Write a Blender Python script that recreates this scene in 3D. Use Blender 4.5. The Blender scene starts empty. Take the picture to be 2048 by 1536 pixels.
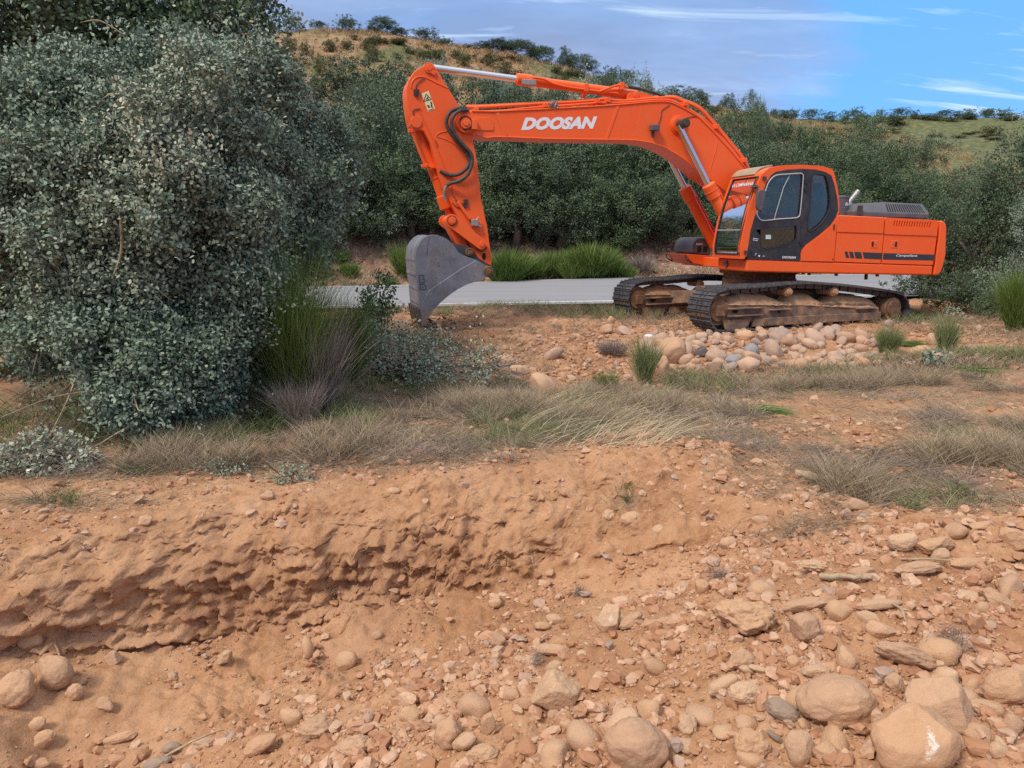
import bpy, math, random
import numpy as np
from mathutils import Vector, Matrix
from mathutils.geometry import tessellate_polygon
S = bpy.context.scene
COL = S.collection
R = math.radians
rnd = random.Random(7)
G = np.random.default_rng(11)

# ------------------------------------------------------------------ camera
F, CX, CY = 1537.0, 1024.0, 768.0
PITCH = math.atan((768 - 470) / F)
CAM = np.array([0.0, 0.0, 1.70])
cam = bpy.data.objects.new('camera', bpy.data.cameras.new('camera'))
COL.objects.link(cam)
cam.location = CAM
cam.rotation_euler = (math.pi / 2 - PITCH, 0, 0)
cam.data.lens = F / 2048 * 36
cam.data.clip_start = 0.05
cam.data.clip_end = 2000
S.camera = cam
# ------------------------------------------------------------------ render / colour
S.render.engine = 'CYCLES'
S.view_settings.view_transform = 'Standard'
S.view_settings.look = 'None'
S.view_settings.gamma = 1
S.view_settings.use_curve_mapping = False
S.view_settings.exposure = 0.42
S.cycles.use_denoising = False
S.cycles.max_bounces = 6
S.cycles.diffuse_bounces = 3
S.cycles.transparent_max_bounces = 8
# ------------------------------------------------------------------ sky
SUN_EL, SUN_AZ = R(50), R(222)      # azimuth clockwise from +Y: behind the camera, to the left
W = bpy.data.worlds.new('World')
S.world = W
W.use_nodes = True


class NT:
    """small helper for node trees"""
    def __init__(s, tree):
        s.t = tree

    def n(s, typ, **kw):
        nd = s.t.nodes.new(typ)
        for k, v in kw.items():
            if k == 'ins':
                for a, b in v.items():
                    if isinstance(b, bpy.types.NodeSocket):
                        s.t.links.new(b, nd.inputs[a])
                    else:
                        nd.inputs[a].default_value = b
            else:
                setattr(nd, k, v)
        return nd

    def ramp(s, fac, stops, interp='LINEAR'):
        nd = s.t.nodes.new('ShaderNodeValToRGB')
        s.t.links.new(fac, nd.inputs[0])
        cr = nd.color_ramp
        cr.interpolation = interp
        while len(cr.elements) < len(stops):
            cr.elements.new(0.5)
        for e, (p, c) in zip(cr.elements, stops):
            e.position = p
            e.color = (*c, 1) if len(c) == 3 else c
        return nd.outputs[0]

    def mix(s, fac, a, b, blend='MIX'):
        nd = s.t.nodes.new('ShaderNodeMix')
        nd.data_type = 'RGBA'
        nd.blend_type = blend
        for sock, v in ((nd.inputs[0], fac), (nd.inputs[6], a), (nd.inputs[7], b)):
            if isinstance(v, bpy.types.NodeSocket):
                s.t.links.new(v, sock)
            elif isinstance(v, (tuple, list)):
                sock.default_value = (*v, 1)
            else:
                sock.default_value = v
        return nd.outputs[2]

    def math(s, op, a, b=0.0, clamp=False):
        nd = s.t.nodes.new('ShaderNodeMath')
        nd.operation = op
        nd.use_clamp = clamp
        for sock, v in ((nd.inputs[0], a), (nd.inputs[1], b)):
            if isinstance(v, bpy.types.NodeSocket):
                s.t.links.new(v, sock)
            else:
                sock.default_value = v
        return nd.outputs[0]

    def noise(s, vec, scale, detail=4, rough=0.55, dist=0.0):
        nd = s.n('ShaderNodeTexNoise', ins={'Scale': scale, 'Detail': detail, 'Roughness': rough, 'Distortion': dist})
        s.t.links.new(vec, nd.inputs['Vector'])
        return nd.outputs[0]

    def scale(s, vec, v):
        nd = s.n('ShaderNodeMapping', ins={'Scale': v})
        s.t.links.new(vec, nd.inputs['Vector'])
        return nd.outputs[0]


def build_world():
    t = NT(W.node_tree)
    bg = W.node_tree.nodes['Background']
    sky = t.n('ShaderNodeTexSky', sky_type='NISHITA', sun_disc=False, sun_elevation=SUN_EL, sun_rotation=SUN_AZ,
              altitude=900, air_density=1.0, dust_density=0.6, ozone_density=2.0)
    tc = t.n('ShaderNodeTexCoord')
    d = tc.outputs['Generated']
    sep = t.n('ShaderNodeSeparateXYZ')
    t.t.links.new(d, sep.inputs[0])
    z = sep.outputs[2]
    # cloud layer: direction projected on a plane overhead
    zz = t.math('ADD', t.math('MAXIMUM', z, 0.0), 0.22)
    px = t.math('DIVIDE', sep.outputs[0], zz)
    py = t.math('DIVIDE', sep.outputs[1], zz)
    cmb = t.n('ShaderNodeCombineXYZ', ins={'X': px, 'Y': py, 'Z': 0.37})
    n1 = t.noise(t.scale(cmb.outputs[0], (0.8, 1.25, 1)), .75, 8, 0.58, 0.5)
    # more cloud overhead and to the left, a clearer patch low on the right
    cover = t.math('ADD', n1, t.math('MULTIPLY', sep.outputs[0], -0.26))
    cover = t.math('ADD', cover, 0.06)

    def bank(cx, cz_, rx, rz, amp):
        dx = t.math('DIVIDE', t.math('SUBTRACT', sep.outputs[0], cx), rx)
        dz_ = t.math('DIVIDE', t.math('SUBTRACT', z, cz_), rz)
        q = t.math('SUBTRACT', 1.0, t.math('ADD', t.math('MULTIPLY', dx, dx), t.math('MULTIPLY', dz_, dz_)), True)
        return t.math('MULTIPLY', q, amp)
    cover = t.math('ADD', cover, bank(.13, .185, .36, .085, .24))
    cover = t.math('ADD', cover, bank(.30, .34, .5, .10, .16))
    cover = t.math('SUBTRACT', cover, bank(.52, .15, .26, .13, .18))
    cover = t.math('ADD', cover, t.math('MULTIPLY', t.math('MAXIMUM', t.math('SUBTRACT', z, 0.33), 0.0), 0.55))
    cover = t.math('ADD', cover, t.math('MULTIPLY', t.math('MAXIMUM', t.math('MULTIPLY', sep.outputs[1], -1.0), 0.0), 0.22))
    m = t.ramp(cover, [(0.40, (0, 0, 0)), (0.50, (.62, .62, .62)), (0.66, (.95, .95, .95))])
    n2 = t.noise(t.scale(cmb.outputs[0], (0.7, 1.6, 1)), 2.2, 5, 0.6, 0.2)
    cc = t.ramp(n2, [(0.36, (2.4, 3.1, 5.0)), (0.56, (3.0, 3.9, 6.1)), (0.74, (4.4, 5.6, 8.0))])
    # thin bright wisps
    n3 = t.noise(t.scale(cmb.outputs[0], (0.55, 3.2, 1)), 2.6, 6, 0.6, 0.5)
    n3 = t.math('ADD', n3, bank(.56, .165, .16, .05, .14))
    wm = t.ramp(n3, [(0.60, (0, 0, 0)), (0.74, (.8, .8, .8))])
    blue = t.mix(0.8, sky.outputs[0], (1.35, 4.4, 9.6))
    a = t.mix(m, blue, cc)
    a = t.mix(wm, a, (6.0, 7.6, 9.4))
    # bright cloud deck overhead and behind gives the soft light
    up = t.math('MULTIPLY', t.math('SUBTRACT', z, 0.42, True), 2.2, True)
    a = t.mix(up, a, (8.8, 8.6, 8.4))
    W.node_tree.links.new(a, bg.inputs[0])
    bg.inputs[1].default_value = 0.095


build_world()
sun = bpy.data.objects.new('sun', bpy.data.lights.new('sun', 'SUN'))
COL.objects.link(sun)
sun.data.energy = 2.3
sun.data.angle = R(14)
sun.data.color = (1.0, 0.93, 0.84)
sd = Vector((math.sin(SUN_AZ) * math.cos(SUN_EL), math.cos(SUN_AZ) * math.cos(SUN_EL), math.sin(SUN_EL)))
sun.rotation_euler = sd.to_track_quat('Z', 'Y').to_euler()
sun.location = (0, 0, 30)


# ================================================================== projection helpers (photo pixel + real distance -> place)
def ray(px, py):
    u, v = (px - CX) / F, (CY - py) / F
    c, s_ = math.cos(PITCH), math.sin(PITCH)
    return np.array([u, c + v * s_, v * c - s_])


def at(px, py, depth):
    d = ray(px, py)
    return CAM + d * (depth / d[1])


def tag(o, label=None, cat=None, group=None, kind=None):
    if label: o['label'] = label
    if cat: o['category'] = cat
    if group: o['group'] = group
    if kind: o['kind'] = kind
    return o


def empty(name, loc=(0, 0, 0), rz=0):
    o = bpy.data.objects.new(name, None)
    COL.objects.link(o)
    o.location = loc
    o.rotation_euler = (0, 0, rz)
    o.empty_display_size = 0.2
    return o


def np_mesh(name, V, faces, mat, parent=None, attrs=None, smooth=True, link=True):
    """V (n,3); faces: list of (k, array(m,k)) blocks"""
    me = bpy.data.meshes.new(name)
    V = np.asarray(V, dtype=np.float32)
    me.vertices.add(len(V))
    me.vertices.foreach_set('co', V.ravel())
    loops = np.concatenate([f.ravel() for f in faces]).astype(np.int32)
    tot = np.concatenate([np.full(len(f), f.shape[1], dtype=np.int32) for f in faces])
    start = np.concatenate([[0], np.cumsum(tot)[:-1]]).astype(np.int32)
    me.loops.add(len(loops))
    me.loops.foreach_set('vertex_index', loops)
    me.polygons.add(len(tot))
    me.polygons.foreach_set('loop_start', start)
    me.polygons.foreach_set('loop_total', tot)
    me.update(calc_edges=True)
    me.polygons.foreach_set('use_smooth', np.full(len(tot), smooth))
    for k, a in (attrs or {}).items():
        at_ = me.attributes.new(k, 'FLOAT', 'POINT')
        at_.data.foreach_set('value', np.asarray(a, dtype=np.float32))
    if mat: me.materials.append(mat)
    if not link: return me
    o = bpy.data.objects.new(name, me)
    COL.objects.link(o)
    o.parent = parent
    return o


def copy_tree(o, parent=None):
    c = o.copy()
    COL.objects.link(c)
    if parent: c.parent = parent
    for ch in list(o.children):
        copy_tree(ch, c)
    return c


# ================================================================== numpy noise
def _hash(ix, iy, seed):
    h = (ix.astype(np.int64) * 374761393 + iy.astype(np.int64) * 668265263 + seed * 974634777) & 0xFFFFFFFF
    h = ((h ^ (h >> 13)) * 1274126177) & 0xFFFFFFFF
    return ((h ^ (h >> 16)) & 0xFFFF) / 65535.0


def vnoise(x, y, seed=0):
    ix, iy = np.floor(x), np.floor(y)
    fx, fy = x - ix, y - iy
    fx = fx * fx * fx * (fx * (fx * 6 - 15) + 10)
    fy = fy * fy * fy * (fy * (fy * 6 - 15) + 10)
    a, b = _hash(ix, iy, seed), _hash(ix + 1, iy, seed)
    c, d = _hash(ix, iy + 1, seed), _hash(ix + 1, iy + 1, seed)
    return (a + (b - a) * fx) * (1 - fy) + (c + (d - c) * fx) * fy


def fbm(x, y, sc, oct_=4, seed=0, gain=0.5, billow=False):
    s_, a, f = 0.0, 1.0, 1.0
    tot = 0.0
    for k in range(oct_):
        n = vnoise(x / sc * f + k * 17.3, y / sc * f - k * 9.1, seed + k) * 2 - 1
        if billow: n = 1 - 2 * np.abs(n)
        s_ = s_ + n * a
        tot += a
        a *= gain
        f *= 2.03
    return s_ / tot


def sstep(a, b, x):
    t = np.clip((x - a) / (b - a), 0, 1)
    return t * t * (3 - 2 * t)


# ================================================================== terrain
CP = []


def cz(px, py, z):
    """control point seen at a pixel, at ground height z"""
    d = ray(px, py)
    t_ = (z - CAM[2]) / d[2]
    p = CAM + d * t_
    CP.append(p)


def cd(px, py, depth):
    CP.append(at(px, py, depth))


# ---- ground level around the pit
for a in [(-150, 1118, -.02), (0, 1100, -.02), (200, 1060, 0), (450, 1010, 0), (700, 985, 0), (950, 940, .05), (1100, 912, .09), (1200, 894, .12),
          (1280, 886, .13), (1450, 912, .10), (1560, 935, .03), (1250, 868, .0), (1450, 885, .0), (1000, 905, 0), (1620, 1010, -.02), (1700, 950, 0), (2000, 950, 0), (2000, 1035, .0), (2300, 1035, .0),
          (100, 960, -.06), (100, 900, -.1), (100, 800, 0), (-200, 900, -.1), (-300, 760, 0), (500, 850, -.05), (1000, 820, -.05), (1500, 850, 0), (1900, 800, 0), (2200, 800, .02), (1900, 720, 0), (2200, 720, .0),
          (1000, 700, -.1), (1200, 700, -.1), (1200, 655, .03), (1350, 668, .02), (1350, 740, -.3), (1600, 665, 0), (1600, 735, -.27), (1850, 650, 0), (1850, 720, -.15), (1100, 790, -.3),
          (1400, 800, -.2), (1700, 800, -.12), (700, 780, -.2), (400, 760, -.15), (700, 680, 0), (400, 680, .0), (1000, 650, .03), (1000, 630, .08), (1300, 632, 0), (1450, 640, 0), (1950, 640, 0), (2200, 640, 0),
          (100, 680, .05), (-300, 660, .1)]:
    cz(*a)
CP += [np.array(p, float) for p in [(-3, 3, -.02), (-1.5, 3, 0), (0, 3, .05), (1.5, 3, .05), (3, 3, 0), (-3, 0, 0), (0, 0, 0), (3, 0, 0), (0, -8, 0), (9, -3, 0.1), (-9, -3, -.1), (-9, 4, 0), (-9, 8, 0), (8, 4, 0), (9, 8, 0), (12, 12, .05)]]
RX = [-60, -30, -20, -12, -6, -3.1, 0, 3, 6, 9, 12, 15, 20, 30, 60]
RNZ = [.1, .12, .15, .15, .15, .15, .13, .11, .1, .1, .12, .15, .2, .25, .4]
RFZ = [.1, .12, .15, .15, .15, .16, .24, .28, .28, .28, .28, .28, .3, .35, .5]


def road_near(x): return 16.8 + (x + 3.1) * .268 - .004 * np.maximum(x - 14, 0) ** 2 * 0
def road_far(x): return road_near(x) + 7.25


for x, zn, zf in zip(RX, RNZ, RFZ):
    CP += [np.array([x, road_near(x), zn]), np.array([x, road_far(x), zf]), np.array([x, road_far(x) + 1.0, zf + .05])]
for a in [(-300, 430, 26), (0, 430, 27), (300, 430, 28), (500, 430, 28), (700, 428, 28.5), (900, 455, 29), (1100, 470, 30), (1300, 475, 31), (1500, 480, 32), (1800, 480, 34), (2100, 480, 36), (2400, 470, 38),
          (-200, 330, 38), (300, 320, 38), (600, 310, 38), (900, 350, 38), (1200, 400, 38), (1500, 430, 42), (1800, 430, 44), (2100, 430, 46),
          (-200, 160, 58), (300, 165, 58), (600, 190, 56), (700, 170, 60), (900, 170, 64), (1100, 200, 66), (1300, 260, 66), (1500, 320, 64), (1700, 350, 64), (2040, 350, 66), (2400, 340, 70),
          (-300, 60, 74), (200, 62, 75), (560, 68, 76), (740, 70, 78), (900, 92, 80), (1100, 128, 84), (1300, 182, 88), (1450, 222, 92), (1550, 246, 98), (1700, 262, 110), (1850, 275, 110), (2040, 285, 105), (2300, 280, 110),
          (1600, 238, 150), (1750, 236, 155), (1900, 236, 155), (2040, 238, 155), (2300, 235, 160)]:
    cd(*a)
CP += [np.array(p, float) for p in [(-60, 100, 21), (0, 110, 19), (25, 115, 17), (45, 120, 14), (60, 130, 14), (-80, 200, 10), (0, 220, 10), (100, 220, 12), (180, 200, 15), (-150, 300, 0), (0, 330, 0), (200, 320, 0), (-150, 0, 0), (150, 0, 5), (-120, 60, 10), (0, -60, -2), (-80, -50, -2), (80, -50, 0)]]
CP = np.array(CP)


TOP = CP
CP = []
# ---- pit floor and spoil heap
for a in [(-200, 1370, -.52), (0, 1330, -.53), (200, 1300, -.60), (450, 1270, -.69), (700, 1230, -.63), (950, 1180, -.53), (1200, 1120, -.36), (1450, 1080, -.18),
          (-200, 1500, -.62), (0, 1480, -.62), (200, 1440, -.70), (450, 1390, -.76), (700, 1325, -.72), (950, 1250, -.60), (1200, 1185, -.43), (1450, 1140, -.25), (1700, 1095, -.08), (1700, 1060, -.05), (2000, 1050, 0.02), (2300, 1050, .02),
          (1250, 1040, -.25), (1500, 1020, -.05), (1600, 1000, 0), (2000, 1010, 0),
          (550, 1480, -.52), (700, 1400, -.50), (300, 1520, -.72), (100, 1540, -.82), (-200, 1620, -.85), (900, 1320, -.38), (1100, 1280, -.25), (1300, 1240, -.15),
          (1500, 1180, .03), (1750, 1125, .13), (2000, 1080, .2), (2300, 1080, .22), (800, 1500, -.3), (1100, 1450, -.18), (1100, 1536, -.15), (1400, 1400, -.05), (1400, 1536, -.02),
          (1700, 1300, .10), (1700, 1450, .05), (2000, 1200, .20), (2000, 1400, .12), (2000, 1536, .12), (2300, 1400, .14), (500, 1640, -.5), (800, 1640, -.3)]:
    cz(*a)
CP += [np.array(p, float) for p in [(-2, 1, -.5), (-4, 1.2, -.6), (0, 1, -.1), (2, 1, .1), (5, 1.2, .12), (0, -2, 0), (4, -3, 0.1), (-5, -3, -.3), (-9, 4, -.3), (8, 4, .1), (-9, 8, -.3), (8, 8, 0), (0, 8, -.3)]]
LOW = np.array(CP)


class RBF:
    def __init__(s, P):
        s.P = P
        n = len(P)
        s.c = 0.05 + 0.03 * np.maximum(np.hypot(P[:, 0], P[:, 1]) - 5.5, 0)
        A = np.zeros((n + 3, n + 3))
        A[:n, :n] = s.k(P[:, :2])
        A[:n, n:] = np.c_[np.ones(n), P[:, :2]]
        A[n:, :n] = A[:n, n:].T
        A[:n, :n] -= np.eye(n) * 1e-3
        s.w = np.linalg.solve(A, np.r_[P[:, 2], 0, 0, 0])

    def k(s, q):
        return np.sqrt((q[:, None, 0] - s.P[None, :, 0]) ** 2 + (q[:, None, 1] - s.P[None, :, 1]) ** 2 + s.c[None, :] ** 2)

    def __call__(s, x, y):
        q = np.c_[x, y]
        out = np.empty(len(q))
        n = len(s.P)
        for i in range(0, len(q), 60000):
            k = q[i:i + 60000]
            out[i:i + 60000] = s.k(k) @ s.w[:n] + s.w[n] + k @ s.w[n + 1:]
        return out


rbf_top, rbf_low = RBF(TOP), RBF(LOW)
LIPC = np.array([at(*p)[:2] for p in [(-500, 1130, 3.75), (-200, 1115, 3.90), (0, 1100, 3.95), (200, 1060, 4.27), (450, 1010, 4.70), (700, 985, 4.93), (950, 940, 5.28), (1100, 912, 5.47), (1200, 894, 5.66), (1320, 888, 5.72), (1450, 912, 5.46), (1560, 935, 5.42), (1620, 990, 4.9), (1750, 1020, 4.62), (2000, 1030, 4.45), (2400, 1030, 4.4)]])
FOOTC = np.array([at(*p)[:2] for p in [(-500, 1370, 3.55), (-200, 1350, 3.66), (0, 1330, 3.70), (200, 1300, 3.97), (450, 1270, 4.30), (700, 1230, 4.43), (950, 1180, 4.58), (1200, 1120, 4.66), (1450, 1080, 4.56), (1620, 1060, 4.45), (1750, 1060, 4.35), (2000, 1050, 4.2), (2400, 1050, 4.2)]])


def surf(x, y):
    yl = np.interp(x, LIPC[:, 0], LIPC[:, 1]) + .05 * fbm(x, x * 0, .5, 3, 301)
    yf = np.interp(x, FOOTC[:, 0], FOOTC[:, 1]) + .04 * fbm(x, x * 0 + 3, .4, 3, 302)
    t_ = np.clip((yl - y) / np.maximum(yl - yf, .12), 0, 1)
    f = np.interp(t_, [0, .12, .45, .58, .86, 1], [0, .04, .26, .42, .86, 1])
    f = np.where(x > 2.4, sstep(0, 1, t_), f)
    out = np.zeros(len(x))
    m1, m2 = f < 1, f > 0
    out[m1] += rbf_top(x[m1], y[m1]) * (1 - f[m1])
    out[m2] += rbf_low(x[m2], y[m2]) * f[m2]
    return out, t_


def grow(a, b, d0, r):
    out = [a]
    while out[-1] < b:
        out.append(out[-1] + max(d0, d0 + (out[-1] - a) * r))
    return np.array(out)


xr = grow(5.0, 260, .022, .022)
xl = grow(4.4, 260, .022, .022)
XS = np.r_[-xl[::-1], np.arange(-4.4 + .0185, 5.0, .0185), xr]
ys_f = grow(7.0, 330, .016, .0105)
YS = np.r_[-grow(.0, 80, .3, .2)[::-1][:-1], np.arange(0, 1.6, .08), np.arange(1.6, 7.0, .0165), ys_f]
LIP = np.array([at(*p) for p in [(-400, 1120, 3.9), (0, 1100, 4.02), (200, 1060, 4.27), (450, 1010, 4.7), (700, 985, 4.93), (950, 940, 5.44), (1200, 895, 6.0), (1450, 915, 5.7), (1600, 985, 4.9), (1850, 1045, 4.4), (2400, 1040, 4.3)]])


def pit_mask(x, y):
    ly = np.interp(x, LIP[:, 0], LIP[:, 1])
    return 1 - sstep(-.05, .35, y - ly)


FX_ = np.linspace(-6, 6, 240)
FY_ = np.interp(FX_, LIPC[:, 0], LIPC[:, 1]) * .42 + np.interp(FX_, FOOTC[:, 0], FOOTC[:, 1]) * .58
FOOT = np.c_[FX_, FY_]


def height(x, y):
    Z0, tw = surf(x, y)
    onroad = sstep(-.9, -.2, y - road_near(x)) * (1 - sstep(.2, .9, y - road_far(x)))
    near = 1 - sstep(7.5, 14, y)
    pit = pit_mask(x, y)
    wallm = sstep(.30, .52, tw) * (1 - sstep(.96, 1.0, tw)) * (1 - sstep(.6, 2.2, x)) * (.55 + .45 * (1 - sstep(-.6, 1, x)))
    hill = sstep(27, 36, y - x * .2)
    bank = sstep(24.6, 26, y - x * .268) * (1 - hill)
    wx_ = x + .05 * fbm(x, y, .2, 2, 40)
    wy_ = y + .05 * fbm(x, y, .2, 2, 50)
    dz = near * .030 * fbm(x, y, .55, 3, 3)
    dz = dz + near * (.35 + .65 * pit) * .040 * fbm(wx_, wy_, .17, 4, 8, .55, True)
    dz = dz + near * .012 * fbm(x, y, .045, 2, 21, .6, True)
    cl = sstep(.46, .72, fbm(x, y, .5, 3, 31) * .5 + .5)
    dz = dz + near * pit * cl * .085 * np.abs(fbm(wx_, wy_, .07, 3, 33, .6))
    dz = dz + near * (tw >= 1) * .055 * fbm(x, y, .75, 3, 37) * sstep(2.2, 3.0, y + x * .4)
    dz = dz + near * (1 - pit) * .02 * fbm(wx_, wy_, .09, 3, 35, .6, True)
    mid = sstep(7, 12, y) * (1 - hill) * (1 - onroad)
    dz = dz + mid * .05 * fbm(x, y, .5, 4, 71, .55, True)
    dz = dz + bank * .16 * fbm(x, y, 1.1, 5, 81, .55, True)
    dz = dz + hill * (.5 * fbm(x, y, 6, 5, 91, .55))
    dz = dz + hill * sstep(60, 100, y) * .6 * fbm(x, y, 15, 3, 95)
    return Z0 + dz * (1 - onroad) - onroad * .06, wallm, hill, bank, onroad, tw


# heights on a plain grid, for placing things
GX, GY = np.meshgrid(XS, YS)
ZG = height(GX.ravel(), GY.ravel())[0].reshape(GX.shape)
# mesh grid: rows bend to follow the pit wall and crowd together there
ys_m = np.r_[-grow(.0, 80, .3, .2)[::-1][:-1], np.arange(0, 1.6, .08), np.arange(1.6, 3.74, .0165), np.arange(3.74, 4.36, .0052), np.arange(4.36, 7.0, .0165), ys_f]
MXg, MYg = np.meshgrid(XS, ys_m)
sh_ = np.interp(MXg, FOOT[:, 0], FOOT[:, 1]) - 4.02
bmp_ = sstep(1.6, 3.6, MYg) * (1 - sstep(4.6, 8.0, MYg))
fx_, fy_ = MXg.ravel(), (MYg + sh_ * bmp_).ravel()
ZZ, wallm, hill, bank, onroad, tw_ = height(fx_, fy_)


def gz(x, y):
    x = np.atleast_1d(np.asarray(x, float))
    y = np.atleast_1d(np.asarray(y, float))
    i = np.clip(np.searchsorted(XS, x) - 1, 0, len(XS) - 2)
    j = np.clip(np.searchsorted(YS, y) - 1, 0, len(YS) - 2)
    tx = np.clip((x - XS[i]) / (XS[i + 1] - XS[i]), 0, 1)
    ty = np.clip((y - YS[j]) / (YS[j + 1] - YS[j]), 0, 1)
    return (ZG[j, i] * (1 - tx) + ZG[j, i + 1] * tx) * (1 - ty) + (ZG[j + 1, i] * (1 - tx) + ZG[j + 1, i + 1] * tx) * ty


_ts = np.concatenate([np.arange(1.4, 12, .01), np.arange(12, 40, .05), np.arange(40, 200, .4)])


def hit(px, py):
    d = ray(px, py)
    P = CAM[None, :] + _ts[:, None] * d[None, :] / d[1]
    g = gz(P[:, 0], P[:, 1])
    k = np.argmax(P[:, 2] < g)
    if P[k, 2] >= g[k]: k = len(_ts) - 1
    return P[k]


def gauss(x, y, px, py, rx, ry, a):
    c = hit(px, py)
    return a * np.exp(-((x - c[0]) / rx) ** 2 - ((y - c[1]) / ry) ** 2)


THB = [(330, 930, 1.5, .28, .6), (700, 850, 1.5, 1.0, 1.1), (1000, 860, 1.1, 1.1, 1.2), (1250, 800, 1.0, 1.0, 1.1), (1400, 850, .7, .9, .9), (60, 1010, .5, .15, .7), (850, 780, 1.4, 1.0, .9),
       (1650, 900, .7, .4, .6), (1850, 940, 1.0, .45, .85), (1800, 980, .8, .25, .8), (2010, 880, .7, 1.2, .8), (1950, 1000, .8, .28, .8), (1650, 755, 1.6, .9, .8), (1900, 720, 2, 1.5, .9), (1450, 770, 1.3, .9, .9),
       (300, 800, 2.2, 1.5, .9), (2000, 760, 2, 1.5, .5), (1150, 625, 4, .8, .8), (900, 620, 3, .8, .6), (1750, 640, 3, 1.2, .4), (560, 700, 2, 2.5, .8), (1500, 960, .35, .3, .45), (1250, 1010, .3, .2, .25), (1600, 1060, .4, .18, .5)]


def thatch(x, y):
    s_ = 0
    for b in THB: s_ = s_ + gauss(x, y, *b)
    s_ = s_ + .45 * sstep(8, 11, y) * (1 - sstep(15, 17, y)) * (fbm(x, y, 2.2, 3, 5) + .1)
    n = fbm(x, y, .6, 4, 123) * .55
    return np.clip(s_ * 1.0 + n * sstep(.1, .5, s_), 0, 1.2) * (1 - .9 * pit_mask(x, y) * (s_ < .3))


TH = thatch(fx_, fy_) * (1 - onroad)
TH[fy_ > 24] = 0


# ================================================================== materials
def new_mat(name):
    m = bpy.data.materials.new(name)
    m.use_nodes = True
    t = NT(m.node_tree)
    b = m.node_tree.nodes['Principled BSDF']
    return m, t, b


def obj_vec(t, kind='Object'):
    return t.n('ShaderNodeTexCoord').outputs[kind]


def attr(t, name):
    return t.n('ShaderNodeAttribute', attribute_name=name).outputs['Fac']


def bump(t, b, h, strength=.5, dist=.01, prev=None):
    nd = t.n('ShaderNodeBump', ins={'Strength': strength, 'Distance': dist, 'Height': h})
    if prev: t.t.links.new(prev, nd.inputs['Normal'])
    t.t.links.new(nd.outputs[0], b.inputs['Normal'])
    return nd.outputs[0]


def setin(t, b, k, v):
    if isinstance(v, bpy.types.NodeSocket): t.t.links.new(v, b.inputs[k])
    elif isinstance(v, tuple) and len(v) == 3: b.inputs[k].default_value = (*v, 1)
    else: b.inputs[k].default_value = v


def m_ground():
    m, t, b = new_mat('red_soil')
    v = obj_vec(t)
    n1 = t.noise(v, 1.3, 5, .6)
    n2 = t.noise(v, 9, 6, .65)
    n3 = t.noise(v, 70, 4, .65)
    c = t.ramp(n1, [(.32, (.335, .168, .083)), (.5, (.435, .238, .125)), (.68, (.53, .318, .185))])
    c = t.mix(t.math('MULTIPLY', t.ramp(n2, [(.42, (0, 0, 0)), (.62, (1, 1, 1))]), .40), c, (.55, .32, .19))
    c = t.mix(t.math('MULTIPLY', t.ramp(n2, [(.30, (1, 1, 1)), (.45, (0, 0, 0))]), .5), c, (.30, .125, .055))
    c = t.mix(t.math('MULTIPLY', t.ramp(n3, [(.35, (1, 1, 1)), (.5, (0, 0, 0))]), .35), c, (.27, .12, .06))
    c = t.mix(t.math('MULTIPLY', t.ramp(n3, [(.58, (0, 0, 0)), (.7, (1, 1, 1))]), .35), c, (.60, .39, .26))
    dm = t.noise(v, .9, 5, .6)
    c = t.mix(t.math('MULTIPLY', t.ramp(dm, [(.5, (0, 0, 0)), (.64, (1, 1, 1))]), .4), c, (.26, .125, .07))
    th = attr(t, 'thatch')
    tc_ = t.ramp(t.noise(v, 22, 5, .7), [(.35, (.10, .062, .045)), (.5, (.21, .145, .10)), (.66, (.36, .27, .18))])
    c = t.mix(t.math('MULTIPLY', th, .72, True), c, tc_)
    # far bank: stony purple-brown
    bk = attr(t, 'bank')
    bc = t.ramp(t.noise(v, 3.2, 6, .7), [(.3, (.15, .08, .05)), (.48, (.30, .17, .115)), (.62, (.40, .25, .18)), (.75, (.52, .40, .32))])
    c = t.mix(bk, c, bc)
    hl = attr(t, 'hill')
    hn = t.noise(v, .12, 5, .6)
    hn2 = t.noise(v, 1.4, 5, .75)
    hc = t.ramp(hn2, [(.3, (.17, .10, .055)), (.5, (.31, .195, .11)), (.7, (.42, .29, .17))])
    hg = t.ramp(hn2, [(.3, (.055, .065, .03)), (.5, (.125, .135, .06)), (.7, (.24, .22, .11))])
    gr = t.math('ADD', hn, attr(t, 'green'))
    hc = t.mix(t.ramp(gr, [(.5, (0, 0, 0)), (.62, (1, 1, 1))]), hc, hg)
    c = t.mix(hl, c, hc)
    setin(t, b, 'Base Color', c)
    b.inputs['Roughness'].default_value = .95
    b.inputs['Specular IOR Level'].default_value = .15
    p = bump(t, b, n3, .55, .012)
    p = bump(t, b, n2, .5, .03, p)
    bump(t, b, t.noise(v, 260, 2, .6), .35, .004, p)
    return m


ground_mat = m_ground()
nx, ny = len(XS), len(ys_m)
idx = np.arange(nx * ny).reshape(ny, nx)
Q = np.stack([idx[:-1, :-1], idx[:-1, 1:], idx[1:, 1:], idx[1:, :-1]], -1).reshape(-1, 4)
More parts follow.
